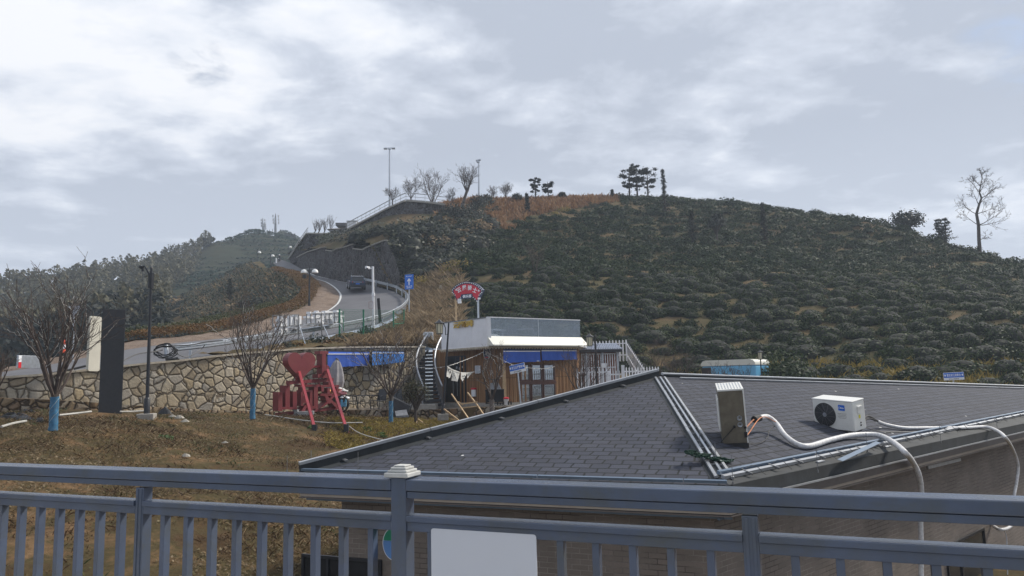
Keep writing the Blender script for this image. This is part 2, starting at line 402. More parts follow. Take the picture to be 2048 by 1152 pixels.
def brick_mat(name, c1, c2, mortar, bw, bh, mw, uv=True, dist=0.0, bump=.5, rough=.8, specks=False, mort_noise=False):
    m = bpy.data.materials.new(name); t = nt(m); c = coords(t, 'UV')
    vec = c
    if dist:
        wob = N(t, 'ShaderNodeTexNoise'); wob.inputs['Scale'].default_value = 5; L(t, c, wob.inputs['Vector'])
        vm = t.nodes.new('ShaderNodeVectorMath'); vm.operation = 'MULTIPLY_ADD'; L(t, wob.outputs['Color'], vm.inputs[0]); vm.inputs[1].default_value = (dist,) * 3; L(t, c, vm.inputs[2]); vec = vm.outputs[0]
    b = N(t, 'ShaderNodeTexBrick'); L(t, vec, b.inputs['Vector']); b.inputs['Scale'].default_value = 1
    b.inputs['Brick Width'].default_value = bw; b.inputs['Row Height'].default_value = bh; b.inputs['Mortar Size'].default_value = mw
    b.inputs['Mortar Smooth'].default_value = .2; b.inputs['Bias'].default_value = 0
    b.inputs['Color1'].default_value = c4(c1); b.inputs['Color2'].default_value = c4(c2); b.inputs['Mortar'].default_value = c4(mortar)
    n = noise_(t, c, 1.3, 6, .65); n2 = noise_(t, c, 45, 4, .7)
    k = mixc(t, ramp(t, n, [(.3, .0), (.72, .65)]), b.outputs['Color'], mixc(t, .5, b.outputs['Color'], (.05, .045, .04)))
    if mort_noise:
        mc = mixc(t, ramp(t, noise_(t, c, .8, 5, .6), [(.42, 0.0), (.58, 1.0)]), mortar, (.3, .27, .24))
        k = mixc(t, b.outputs['Fac'], k, mc)
    k = mixc(t, ramp(t, n2, [(.35, 0.0), (.7, .4)]), k, mixc(t, .5, k, (.02, .02, .02)))
    if specks:
        v = N(t, 'ShaderNodeTexVoronoi'); v.inputs['Scale'].default_value = 1.25; L(t, c, v.inputs['Vector'])
        k = mixc(t, ramp(t, v.outputs['Distance'], [(.03, 1.0), (.042, 0.0)]), k, (.7, .7, .68))
    h = math_(t, 'ADD', math_(t, 'MULTIPLY', b.outputs['Fac'], -1.0), math_(t, 'MULTIPLY', n2, .4))
    finish(t, k, rough, 0, bump_(t, h, bump, .015), .3); return m
M['brick'] = brick_mat('split_brick', (.21, .178, .152), (.245, .205, .178), (.085, .072, .064), .265, .082, .006, bump=.5, mort_noise=True)
M['shingle'] = brick_mat('asphalt_shingle', (.04, .046, .068), (.062, .069, .097), (.007, .011, .014), .31, .21, .015, dist=.06, bump=.9, rough=.85, specks=True)

def plank_mat(name, c1, c2, w, axis='u'):
    m = bpy.data.materials.new(name); t = nt(m); c = coords(t, 'UV')
    b = N(t, 'ShaderNodeTexBrick'); L(t, c, b.inputs['Vector']); b.inputs['Scale'].default_value = 1; b.offset = 0
    b.inputs['Brick Width'].default_value = w; b.inputs['Row Height'].default_value = 50; b.inputs['Mortar Size'].default_value = .009; b.inputs['Mortar Smooth'].default_value = .1
    b.inputs['Color1'].default_value = c4(c1); b.inputs['Color2'].default_value = c4(c2); b.inputs['Mortar'].default_value = (.015, .008, .004, 1)
    mp = N(t, 'ShaderNodeMapping'); mp.inputs['Scale'].default_value = (14, 1.2, 1); L(t, c, mp.inputs['Vector'])
    n = noise_(t, mp.outputs[0], 1, 6, .7, .3)
    k = mixc(t, ramp(t, n, [(.3, 0.0), (.7, .75)]), b.outputs['Color'], mixc(t, .5, b.outputs['Color'], (.03, .016, .008)))
    finish(t, k, .7, 0, bump_(t, math_(t, 'ADD', math_(t, 'MULTIPLY', b.outputs['Fac'], -1.5), n), .5, .02), .3); return m
M['plank'] = plank_mat('cladding_boards', (.25, .125, .055), (.36, .21, .105), .135)

def glass_mat(name, tint, tr=.55, gl=.3, rough=.03):
    m = bpy.data.materials.new(name); t = nt(m); o = t.nodes.new('ShaderNodeOutputMaterial')
    a = t.nodes.new('ShaderNodeBsdfTransparent'); a.inputs[0].default_value = c4(tint)
    g = t.nodes.new('ShaderNodeBsdfGlossy'); g.inputs['Roughness'].default_value = rough; g.inputs[0].default_value = (.8, .85, .9, 1)
    d = t.nodes.new('ShaderNodeBsdfDiffuse'); d.inputs[0].default_value = c4(tint)
    m1 = t.nodes.new('ShaderNodeMixShader'); m1.inputs[0].default_value = gl; L(t, d.outputs[0], m1.inputs[1]); L(t, g.outputs[0], m1.inputs[2])
    m2 = t.nodes.new('ShaderNodeMixShader'); m2.inputs[0].default_value = 1 - tr; L(t, a.outputs[0], m2.inputs[1]); L(t, m1.outputs[0], m2.inputs[2])
    L(t, m2.outputs[0], o.inputs[0]); return m
M['glass'] = glass_mat('balustrade_glass', (.6, .66, .72), .8, .6)
M['winglass'] = glass_mat('window_glass', (.25, .28, .3), .35, .55, .02)
M['lampglass'] = mat('lamp_glass', (.62, .58, .42), .4, 0, .15, 20)

def uv_planar(me, ax, ay, org=Vector((0, 0, 0)), off=Vector((0, 0, 0))):
    uv = me.uv_layers.new(name='UV'); 
    for lp in me.loops:
        p = me.vertices[lp.vertex_index].co + off - org
        uv.data[lp.index].uv = (p.dot(ax), p.dot(ay))
def uv_walls(o, up=Z):
    """UVs in metres per face: u along the horizontal, v up the face"""
    me = o.data; uv = me.uv_layers.new(name='UV'); off = rootm(o).translation
    for p in me.polygons:
        n = p.normal; h = Z.cross(n)
        h = h.normalized() if h.length > 1e-3 else Vector((1, 0, 0))
        w = n.cross(h)
        for li in p.loop_indices:
            q = me.vertices[me.loops[li].vertex_index].co + off
            uv.data[li].uv = (q.dot(h), q.dot(w))
# ------------------------------------------------------------------ terrain
class TPS:
    def __init__(s, pts, lam=1e-3):
        A = np.array([[p[0], p[1]] for p in pts]) / 50.0; z = np.array([p[2] for p in pts]); n = len(A)
        s.A = A
        K = s.k(A, A) + lam * np.eye(n); Pm = np.c_[np.ones(n), A]
        m = np.block([[K, Pm], [Pm.T, np.zeros((3, 3))]])
        sol = np.linalg.solve(m, np.r_[z, 0, 0, 0]); s.w = sol[:n]; s.c = sol[n:]
    def k(s, a, b):
        d2 = ((a[:, None, :] - b[None, :, :]) ** 2).sum(-1)
        return np.where(d2 > 1e-12, d2 * .5 * np.log(np.maximum(d2, 1e-12)), 0)
    def __call__(s, x, y):
        x = np.asarray(x, float); sh = x.shape; q = np.c_[x.ravel(), np.asarray(y, float).ravel()] / 50.0
        out = np.zeros(len(q))
        for i in range(0, len(q), 20000):
            b = q[i:i + 20000]; out[i:i + 20000] = s.k(b, s.A) @ s.w + s.c[0] + b @ s.c[1:]
        return out.reshape(sh)
    def z(s, x, y): return float(s(np.array([x]), np.array([y]))[0])

def fbm(x, y, sc, oct=4, seed=0):
    """smooth value noise on arrays"""
    out = np.zeros_like(np.asarray(x, float)); amp = 1.0; r = np.random.default_rng(seed)
    for o in range(oct):
        g = r.random((128, 128)); u = np.asarray(x) * sc; v = np.asarray(y) * sc
        i = np.floor(u).astype(int); j = np.floor(v).astype(int); fu = u - i; fv = v - j
        fu = fu * fu * (3 - 2 * fu); fv = fv * fv * (3 - 2 * fv)
        a = g[i % 128, j % 128]; b = g[(i + 1) % 128, j % 128]; c = g[i % 128, (j + 1) % 128]; d = g[(i + 1) % 128, (j + 1) % 128]
        out += amp * ((a * (1 - fu) + b * fu) * (1 - fv) + (c * (1 - fu) + d * fu) * fv - .5)
        amp *= .5; sc *= 2.03
    return out

def grid_mesh(name, X, Y, Zz, m, keep=None, smooth=True):
    ny, nx = X.shape; V = np.stack([X, Y, Zz], -1).reshape(-1, 3)
    i = np.arange(ny * nx).reshape(ny, nx)
    Q = np.stack([i[:-1, :-1], i[:-1, 1:], i[1:, 1:], i[1:, :-1]], -1)
    if keep is not None: Q = Q[keep[:-1, :-1] & keep[:-1, 1:] & keep[1:, 1:] & keep[1:, :-1]]
    return np_mesh(name, V, Q.reshape(-1, 4), m, smooth=smooth)

# base sheet out to the horizon
b = MB(); b.poly([(-1500, -600, -14), (1500, -600, -14), (1500, 2500, -14), (-1500, 2500, -14)])
solo('ground', b, M['farhill'], kind='structure')

def C(*a): return [P(*q) for q in a]
# lower slope in front of the walls
gpts = C((0, 1120, 13), (300, 1120, 13.5), (0, 960, 17), (300, 960, 19), (105, 862, 22), (0, 880, 20.5), (250, 838, 26), (300, 834, 26.2), (420, 850, 27), (520, 838, 30), (630, 867, 29.5), (695, 867, 29.5),
         (560, 832, 34), (700, 836, 37), (780, 846, 33), (880, 848, 35.5), (960, 843, 37), (1060, 835, 38), (700, 900, 26), (600, 935, 23), (480, 980, 19), (540, 1020, 16.5), (450, 1152, 13),
         (10, 826, 26), (-60, 840, 25), (150, 822, 26.5), (400, 838, 29), (-80, 900, 20), (800, 880, 30), (880, 862, 33))
gpts += [Vector(q) for q in ((-9, 8, -3.9), (-4.2, 11.5, -3.9), (-3, 8, -4.6), (3, 8, -4.6), (12, 10, -4.6), (24, 14, -4.6), (-5, 16.5, -3.2), (0, 19, -3.4), (6, 22, -3.4), (14, 28, -3.2), (25, 28, -3.4), (6, 35, -2.6), (14, 38, -2.3),
         (24, 42, -2.0), (40, 44, -1.8), (-14, 6, -3.9), (-24, 18, -2.0), (45, 20, -4.5), (0, 3, -5), (20, 3, -5), (9, 9, -4.8), (14, 14, -4.8), (10, 13, -4.8), (18, 19, -4.7), (22, 12, -4.8), (28, 22, -4.6), (6, 13, -4.8), (22, 24, -4.4), (34, 14, -4.8), (-12, 3, -4.6), (-30, 10, -3), (10, 60, -2.4), (40, 60, -2.2), (-10, 45, -2.4))]
GT = TPS(gpts, 1e-3)
xs = np.linspace(-34, 62, 420); ys = np.linspace(4, 62, 300)
GX, GY = np.meshgrid(xs, ys); GZ = GT(GX, GY) + fbm(GX, GY, .9, 4, 1) * .16 + fbm(GX, GY, .2, 2, 3) * .2
GZ = np.where((GX > 3.6 + (GY < 10) * -4) & (GY < 25) & (GX > GY * -.2 + 4), np.minimum(GZ, -4.95), GZ)
keepG = ~((GX < -6) & (GY > 40)) & ~((GX < -16) & (GY > 33))
solo('terrain', grid_mesh('terrain', GX, GY, GZ, M['soil'], keepG), kind='structure')
def gz(x, y): return GT.z(x, y)

# ------------------------------------------------------------------ retaining wall, low wall, terrace
wall_top = C((-70, 765, 29.4), (0, 757, 30), (75, 752, 30.6), (150, 744.5, 31.4), (187, 740, 31.9), (243, 734, 32.6), (300, 728, 33.3), (357, 723, 34.1), (430, 714, 35.2), (512, 706, 36.8), (600, 699, 38.8), (690, 696, 41), (770, 695, 43.2), (850, 695, 45.5))
def wall_ribbon(mb, top, zb, th, mi=0):
    """a wall of thickness th behind a top line, down to height(s) zb"""
    n = len(top); k = []
    for i in range(n):
        d = (top[min(i + 1, n - 1)] - top[max(i - 1, 0)]); d.z = 0; d.normalize(); k.append(Vector((-d.y, d.x, 0)))
    fr = [Vector((p.x, p.y, zb[i] if isinstance(zb, (list, tuple)) else zb)) for i, p in enumerate(top)]
    for i in range(n - 1):
        a, b2 = top[i], top[i + 1]
        mb.hexa([fr[i], fr[i + 1], fr[i + 1] + k[i + 1] * th, fr[i] + k[i] * th], [a, b2, b2 + k[i + 1] * th, a + k[i] * th], mi)
def dense(pts, k):
    out = []
    for a, b2 in zip(pts[:-1], pts[1:]):
        out += [lerp(a, b2, i / k) for i in range(k)]
    return out + [pts[-1]]
w = MB(); wall_ribbon(w, wall_top, -2.4, .5)
rw = solo('retaining_wall', w, M['stonewall'], 'tall tan wall of fitted irregular stones holding up the road', 'retaining wall')
cp = MB()
for a, b2 in zip(wall_top[:-1], wall_top[1:]):
    n = (b2 - a); n.z = 0; n.normalize(); off = Vector((-n.y, n.x, 0)) * .2
    cp.bar(a + off + Z * .035, b2 + off + Z * .035, .58, .085)
part('coping', cp, M['coping'], rw)

low_top = C((-70, 792, 26.6), (0, 796, 27), (100, 799, 27.4), (190, 805, 28.2), (300, 813, 30), (400, 819, 32), (512, 823, 34.8), (620, 822, 36.8), (700, 820, 38), (800, 819.5, 38.6), (870, 819, 39), (960, 815, 38.4), (1040, 812, 38.6), (1110, 807, 39.2), (1200, 800, 40.4))
w = MB(); wall_ribbon(w, dense(low_top, 2), -3.2, .4)
solo('low_stone_wall', w, M['rubblewall'], 'knee high rough stone wall along the terrace edge below the tall tan wall', 'low wall')
# paved terrace between the low wall and the retaining wall / cafe
tz = [p.z - (.4 if i < 6 else .2 if i < 7 else .06) for i, p in enumerate(low_top)]
t_ = MB()
back = [Vector((p.x, p.y + 14, p.z)) for p in low_top]
fr = [Vector((p.x, p.y + .3, z)) for p, z in zip(low_top, tz)]
for i in range(len(fr) - 1):
    t_.add([fr[i], fr[i + 1], Vector((back[i + 1].x, back[i + 1].y, tz[i + 1])), Vector((back[i].x, back[i].y, tz[i]))], [(0, 1, 2, 3)])
solo('terrace', t_, M['flag'], kind='structure')
pv = MB(); pv.poly([XY(1180, 40, -1.75), XY(2300, 36, -1.8), Vector((62, 62, -1.7)), XY(1000, 60, -1.55)])
solo('yard', pv, M['soil'], kind='structure')

# ------------------------------------------------------------------ road
near_e = C((-90, 768, 29.6), (0, 757, 31), (90, 749, 32.2), (187, 739, 33.6), (270, 730, 35), (357, 721, 36.8), (420, 713, 38.3), (480, 703, 40.3), (550, 690, 44), (600, 682, 46.8), (640, 675, 49.5), (710, 661, 55), (770, 645, 60.5), (800, 629, 64.5), (813, 615, 68.5), (814, 603, 73), (806, 594, 78), (788, 583, 84), (760, 575.5, 88), (734, 569, 92), (687, 564, 98), (636, 552, 108), (605, 539, 119), (581, 525.5, 136), (560, 519, 152))
inner_e = C((-90, 757, 37), (0, 745, 38), (90, 732, 39), (187, 712, 40.5), (245, 700, 42), (330, 688, 44.6), (412, 680, 47.4), (460, 675, 50), (512, 669, 53), (560, 656, 58), (597, 642, 63), (630, 630, 68), (655, 621, 72.5), (672, 608, 77), (677.5, 598, 81), (678.5, 589, 85), (672, 580, 89), (663, 572, 93), (650, 564, 97), (638, 560, 100.5), (624, 556, 104), (605, 553, 109), (587, 549, 114), (566, 541, 126), (546, 526, 150))
def resample(pts, n):
    d = [0]
    for a, b2 in zip(pts[:-1], pts[1:]): d.append(d[-1] + (b2 - a).length)
    out = []
    for i in range(n):
        s = d[-1] * i / (n - 1); k = min(len(pts) - 2, max(0, next((j for j in range(len(d) - 1) if d[j + 1] >= s - 1e-9), len(pts) - 2)))
        out.append(lerp(pts[k], pts[k + 1], (s - d[k]) / max(1e-6, d[k + 1] - d[k])))
    return out
def smooth(pts, it=2):
    for _ in range(it):
        pts = [pts[0]] + [(pts[i - 1] + pts[i] * 2 + pts[i + 1]) / 4 for i in range(1, len(pts) - 1)] + [pts[-1]]
    return pts
n_e = smooth(resample(near_e, 140), 2); i_e = smooth(resample(inner_e, 140), 2)
V = []; Q = []
for a, b2 in zip(n_e, i_e):
    for k in range(5): V.append(lerp(a, b2, k / 4))
for i in range(139):
    for k in range(4): Q.append((i * 5 + k + 1, i * 5 + k, i * 5 + 5 + k, i * 5 + 6 + k))
solo('road', np_mesh('road', [tuple(v) for v in V], Q, M['road'], smooth=True), kind='structure')
def edge_line(mb, E, O, i0, i1, d0, d1, lift=.012):
    for i in range(i0, i1):
        w0 = (O[i] - E[i]).normalized(); w1 = (O[i + 1] - E[i + 1]).normalized()
        mb.add([E[i] + w0 * d0 + Z * lift, E[i + 1] + w1 * d0 + Z * lift, E[i + 1] + w1 * d1 + Z * lift, E[i] + w0 * d1 + Z * lift], [(0, 1, 2, 3)])
pl = MB(); edge_line(pl, i_e, n_e, 36, 88, .1, .34)
solo('road_markings', pl, M['paint'], kind='structure')
pl = MB(); edge_line(pl, n_e, i_e, 74, 80, .2, .42); edge_line(pl, n_e, i_e, 83, 88, .2, .42); edge_line(pl, n_e, i_e, 90, 95, .2, .42)
solo('road_markings', pl, M['paint'], kind='structure')

# strip profile outward from an edge line
def strip(name, E, outs, m, kind='structure', nz=.06, sub=1):
    """outs: list of (outward distance, dz)"""
    n = len(E); V = []; Q = []; k = len(outs)
    for i in range(n):
        for d, dz, nrm in outs_at(E, i, outs): V.append(E[i] + nrm * d + Z * (dz + (random.uniform(-nz, nz) if d > .8 else 0)))
    for i in range(n - 1):
        for j in range(k - 1): Q.append((i * k + j, i * k + j + 1, (i + 1) * k + j + 1, (i + 1) * k + j))
    return solo(name, np_mesh(name, [tuple(v) for v in V], Q, m, smooth=True), kind=kind)
def outs_at(E, i, outs):
    n = len(E); d = E[min(i + 3, n - 1)] - E[max(i - 3, 0)]; d.z = 0; d.normalize(); nr = Vector((-d.y, d.x, 0))
    return [(a, b2, nr) for a, b2 in outs]
iv = i_e[:110]
strip('verge', iv, [(-.02, .0), (.9, .12), (1.8, .25), (2.6, .3)], M['verge'])
strip('embankment', i_e, [(2.5, .25), (4.2, .1), (6.5, -1.2), (10, -3.6), (16, -6.5), (26, -11), (40, -16)], M['hillsoil'], nz=.2)
# bank between the wall coping and the road, and the straw slope at the bend
bk = TPS(C((500, 704, 37.4), (600, 696, 39.5), (690, 692, 42), (770, 690, 44), (850, 690, 47), (470, 704, 40.3), (550, 691, 43.7), (640, 677, 49.2), (710, 663, 54.6), (770, 648, 60), (800, 632, 64), (815, 618, 68), (816, 605, 73),
         (830, 650, 60), (845, 680, 52), (860, 640, 62), (880, 690, 50), (840, 610, 72), (820, 590, 79), (800, 575, 86)), 1e-3)
bx, by = np.meshgrid(np.linspace(-17, -3.5, 110), np.linspace(37, 90, 260)); bz = bk(bx, by)
wl = np.interp(bx, [p.x for p in wall_top], [p.y for p in wall_top])
rd = np.array([[v.x, v.y] for v in n_e])
dmin = np.full(bx.shape, 1e9); sgn = np.zeros(bx.shape)
for i in range(30, 100):
    a = rd[i]; d = rd[i + 1] - a; L2 = (d ** 2).sum(); tt = np.clip(((bx - a[0]) * d[0] + (by - a[1]) * d[1]) / L2, 0, 1)
    dx = bx - a[0] - tt * d[0]; dy = by - a[1] - tt * d[1]; dd = np.hypot(dx, dy); cr = d[0] * dy - d[1] * dx
    m_ = dd < dmin; dmin = np.where(m_, dd, dmin); sgn = np.where(m_, cr, sgn)
kb = (by > wl + .25) & (sgn < 0.0)
bz = np.where(dmin < 1.2, bz - (.12 + .0 * bz), bz + fbm(bx, by, .8, 3, 5) * .25)
solo('bank', grid_mesh('bank', bx, by, bz, M['hillsoil'], kb), kind='structure')
def bankz(x, y): return bk.z(x, y)

# ------------------------------------------------------------------ tea hill
hp = C((860, 692, 50), (930, 705, 49.5), (1000, 715, 50), (1100, 728, 51), (1200, 738, 52), (1320, 752, 52), (1500, 762, 50), (1700, 768, 48), (1900, 772, 46), (2048, 782, 45), (2300, 790, 42),
       (850, 640, 62), (850, 600, 74), (832, 575, 84), (900, 620, 66), (1000, 600, 66), (1150, 610, 66), (1300, 610, 67), (1500, 615, 66), (1700, 625, 63), (2000, 645, 57), (2250, 670, 53),
       (810, 545, 89), (790, 500, 92), (900, 530, 83), (1100, 520, 86), (1400, 520, 88), (1700, 545, 81), (2000, 580, 73), (2250, 610, 68), (765, 478, 93), (700, 486, 103), (643, 492, 112), (615, 498, 121),
       (800, 440, 104), (740, 450, 108), (690, 466, 116), (850, 430, 106), (930, 440, 104), (1150, 440, 106), (1400, 445, 107), (1600, 455, 104), (1800, 495, 95), (2000, 538, 84), (2200, 580, 76),
       (930, 402, 116), (1000, 402, 118), (1120, 399, 119), (1230, 397, 120), (1340, 400, 120), (1500, 413, 118), (1600, 430, 114), (1700, 450, 110), (1800, 471, 105), (1900, 497, 98), (1960, 512, 93), (2048, 529, 88), (2200, 565, 82))
hp += [p + Vector((0, 28, -5)) for p in C((930, 402, 116), (1120, 399, 119), (1340, 400, 120), (1500, 413, 118), (1700, 450, 110), (1900, 497, 98), (2200, 565, 82))]
hp += [Vector((p.x, p.y, 25.5)) for p in C((820, 405, 110), (900, 408, 112), (760, 440, 125), (820, 405, 135), (650, 460, 140))]
HT = TPS(hp, 1e-3)
hx, hy = np.meshgrid(np.linspace(-44, 125, 480), np.linspace(44, 160, 360))
hz0 = HT(hx, hy)
hzz = hz0 + fbm(hx, hy, .5, 3, 9) * .3
# keep right of the road and its retaining wall
oe = [(p.y, p.x) for p in n_e if p.y > 60]; oe.sort()
lim = np.interp(hy, [a for a, _ in oe], [c for _, c in oe])
lim = np.where(hy < 66, -9.5 + (66 - hy) * .35, lim + .35)
kh = (hx > lim) & (hy > 47 - .0 * hx)
solo('hill', grid_mesh('hill', hx, hy, hzz, M['hillsoil'], kh), kind='structure')
def hillz(x, y): return HT.z(x, y)

# ------------------------------------------------------------------ far hills on the left
fp = C((-60, 612, 215), (0, 612, 220), (100, 592, 230), (200, 577, 240), (300, 548, 250), (380, 516, 262), (420, 517, 275), (460, 498, 292), (500, 486, 315), (545, 475, 330), (590, 490, 330), (640, 505, 330), (720, 520, 330), (900, 540, 330),
       (-60, 720, 100), (0, 712, 105), (150, 690, 110), (250, 665, 118), (350, 625, 145), (450, 585, 170), (520, 545, 200), (560, 530, 220), (300, 585, 190), (100, 645, 165), (0, 660, 160), (440, 535, 240), (600, 530, 240))
fp += [p + Vector((0, 60, -14)) for p in C((0, 612, 220), (200, 577, 240), (380, 516, 262), (460, 498, 292), (545, 475, 330), (640, 505, 330), (900, 540, 330))]
fp += [p + Vector((0, 22, -2.5)) for p in C((0, 612, 220), (200, 577, 240), (380, 516, 262), (420, 517, 275), (460, 498, 292), (500, 486, 315), (545, 475, 330), (590, 490, 330), (640, 505, 330), (900, 540, 330))]
fp += [p + Vector((0, -25, -5)) for p in C((460, 498, 292), (500, 486, 315), (545, 475, 330), (590, 490, 330), (640, 505, 330))]
fp += [Vector(q) for q in ((-60, 60, -3), (-80, 80, 0), (-45, 90, 4), (-60, 110, 9), (-120, 90, -1))]
FT = TPS(fp, 1e-3)
fx, fy = np.meshgrid(np.linspace(-340, 40, 300), np.linspace(60, 420, 280))
fz = FT(fx, fy) + fbm(fx, fy, .06, 4, 4) * 2
# step the tea slope into terraces
st = 1.5; fr_ = fz / st - np.floor(fz / st); ter = (np.floor(fz / st) + np.clip((fr_ - .55) / .45, 0, 1)) * st
wt = np.clip((fx + 120 - (250 - fy) * .05) / 30, 0, 1) * np.clip((fy - 130) / 40, 0, 1)
fz = fz * (1 - wt) + ter * wt
kf = fx < np.interp(fy, [60, 150, 160, 420], [-52, -52, 40, 40])
solo('hill', grid_mesh('hill', fx, fy, fz, M['farhill'], kf, smooth=False), kind='structure')
def farz(x, y): return FT.z(x, y)
# ------------------------------------------------------------------ near path and railing
RA = Pz(0, 930, -.45); RB = Pz(2048, 1000, -.45)
rd_ = (RB - RA); rd_.z = 0; rd_.normalize(); rn = Vector((-rd_.y, rd_.x, 0))      # rn points away from the viewer
def on_rail(px, z=-.45):
    """point of the railing line seen at image column px"""
    lo, hi = -3.0, (RB - RA).length + 3
    for _ in range(50):
        m_ = (lo + hi) / 2; q = RA + rd_ * m_; q.z = z
        if scr(q)[0] < px: lo = m_
        else: hi = m_
    q = RA + rd_ * lo; q.z = z; return q
pth = MB(); a0 = RA - rd_ * 8; b0 = RB + rd_ * 6
pth.hexa([Vector((q.x, q.y, -4.8)) for q in (a0 - rn * 4, b0 - rn * 4, b0 + rn * .25, a0 + rn * .25)], [Vector((q.x, q.y, -1.6)) for q in (a0 - rn * 4, b0 - rn * 4, b0 + rn * .25, a0 + rn * .25)])
solo('path', pth, M['concrete'], kind='structure')
p1 = on_rail(290); p2 = on_rail(805); p3 = on_rail(1497); p0 = p1 - (p2 - p1); p4 = p3 + (p3 - p2)
print('SECTIONS', (p2 - p1).length, (p3 - p2).length)
rail = thing('railing', 'blue grey metal railing of square bars along the near path', 'railing', (p2.x, p2.y, -1.6))
ra, rb_ = p0 - rd_ * .6, p4 + rd_ * .5
def rbar(name, a, b2, ztop, h, w, off=0, bev=.006):
    m_ = MB(); q = Vector((a.x, a.y, ztop - h / 2)) + rn * off; r = Vector((b2.x, b2.y, ztop - h / 2)) + rn * off
    m_.bar(q, r, w, h); return part(name, m_, M['rail'], rail, bev=bev)
pw = .078
for (a, b2) in ((ra, p2 - rd_ * pw / 2), (p2 + rd_ * pw / 2, rb_)):
    rbar('top_rail', a, b2, -.447, .052, .125, .02, bev=.006)
    rbar('top_rail', a, b2, -.5025, .03, .062, bev=.004)
main = MB(); main.box((p2.x, p2.y, -1.02), (pw, pw, 1.16), math.atan2(rd_.y, rd_.x)); mp_ = part('post', main, M['rail'], rail, bev=.004)
cpm = MB(); rz_ = math.atan2(rd_.y, rd_.x)
zc = -.438
for hw, h in ((.062, .02), (.05, .012), (.04, .012), (.03, .008)):
    cpm.box((p2.x, p2.y, zc + h / 2), (hw * 2, hw * 2, h - .0003), rz_); zc += h
part('post_cap', cpm, M['cap'], mp_, bev=.004)
for q in (p0, p1, p3, p4):
    m_ = MB(); m_.box((q.x, q.y, -1.07), (.058, .06, 1.06), rz_)
    for s_ in (-1, 1): m_.box(Vector((q.x, q.y, -1.07)) + rd_ * s_ * .013 - rn * .031, (.014, .006, 1.05), rz_)
    part('post', m_, M['rail'], rail, bev=.003)
for a, b2 in ((p0, p1), (p1, p2), (p2, p3), (p3, p4)):
    wa = .039 if a is p2 else .029; wb = .039 if b2 is p2 else .029
    qa = a + rd_ * wa; qb = b2 - rd_ * wb
    for ztop, h, w_ in ((-.608, .026, .082), (-.6345, .042, .06), (-1.49, .05, .06)):
        rbar('lower_rail', qa, qb, ztop, h, w_, bev=.003)
    n_ = 9
    for i in range(1, n_ + 1):
        q = lerp(a, b2, i / (n_ + 1)); m_ = MB()
        m_.box((q.x, q.y, (-.677 - 1.4898) / 2), (.03, .042, 1.4898 - .677), rz_)
        part('baluster', m_, M['rail'], rail, bev=.002)
# boards fixed to the far side of the railing
def rail_hit(px, py, off): return Pp(px, py, p2 + rn * off, rn)
c1, c2_, c3 = rail_hit(862, 1058, -.032), rail_hit(1072, 1068, -.032), rail_hit(864, 1150, -.032)
wd_ = (c2_ - c1).length; ht = .33
def rrect(w_, h, r, n=5):
    out = []
    for cx_, cy_, a0_ in ((w_ / 2 - r, h / 2 - r, 0), (-w_ / 2 + r, h / 2 - r, 90), (-w_ / 2 + r, -h / 2 + r, 180), (w_ / 2 - r, -h / 2 + r, 270)):
        for i in range(n + 1):
            a_ = R(a0_ + 90 * i / n); out.append((cx_ + r * math.cos(a_), cy_ + r * math.sin(a_)))
    return out
m_ = MB(); cc = (c1 + c2_) / 2 - Z * ht / 2
m_.prism(rrect(wd_, ht, .012), cc, rd_, Z, rn * .004)
bb = thing('blank_board', 'blank white rectangular board fixed to the bars below the lower rail', 'sign board', (cc.x, cc.y, cc.z - ht / 2)); part('panel', m_, M['whiteboard'], bb)
br = MB()
for s_ in (-1, 1):
    br = MB(); br.box(cc + rd_ * s_ * wd_ * .3 + rn * .012, (.02, .015, ht * .8), rz_); part('bracket', br, M['steel'], bb)
# round badge half hidden behind the main post
e_l = rail_hit(765, 1086, .07); rad = .068; cc = e_l + rd_ * rad
rs = thing('round_sign', 'round green and blue sign half hidden behind the capped railing post', 'round sign', cc)
def disc(cen, r, dpth, n=40, sy=1.0): 
    return [(r * math.cos(2 * math.pi * i / n), r * sy * math.sin(2 * math.pi * i / n)) for i in range(n)]
m_ = MB(); m_.prism(disc(cc, rad, 0, sy=1.15), cc, rd_, Z, rn * .004); part('rim', m_, M['signwhite'], rs)
def arc_poly(r, y0, y1, n=16):
    pts = []
    for s_ in (1, -1):
        for i in range(n + 1):
            y = y0 + (y1 - y0) * (i / n if s_ == 1 else 1 - i / n); pts.append((s_ * math.sqrt(max(0, r * r - y * y)), y * 1.15))
    return pts
M['badgegreen'] = mat('badge_green', (.03, .3, .16), .4, 0, .05, 5); M['badgeblue'] = mat('badge_blue', (.14, .3, .62), .4, 0, .05, 5)
m_ = MB(); m_.prism(arc_poly(rad * .93, 0.012, rad * .92), cc - rn * .002, rd_, Z, rn * .0015); part('green_field', m_, M['badgegreen'], rs)
m_ = MB(); m_.prism(arc_poly(rad * .93, -rad * .92, .011), cc - rn * .002, rd_, Z, rn * .0015); part('blue_field', m_, M['badgeblue'], rs)
m_ = MB(); m_.prism([(.035 + x * .5, y * .55 - .012) for x, y in disc(cc, rad, 0)], cc - rn * .004, rd_, Z, rn * .0015); part('emblem', m_, M['signwhite'], rs)

# ------------------------------------------------------------------ brick building with the low hipped roof
EZ = -1.55
A_ = Pz(600, 945, EZ); B_ = Pz(1458, 971, EZ)
B2 = Pz(2048, 847, EZ); bd = (B2 - B_).normalized(); C_ = B_ + bd * 21.0
AP = P(1318, 752.5, 18.0)
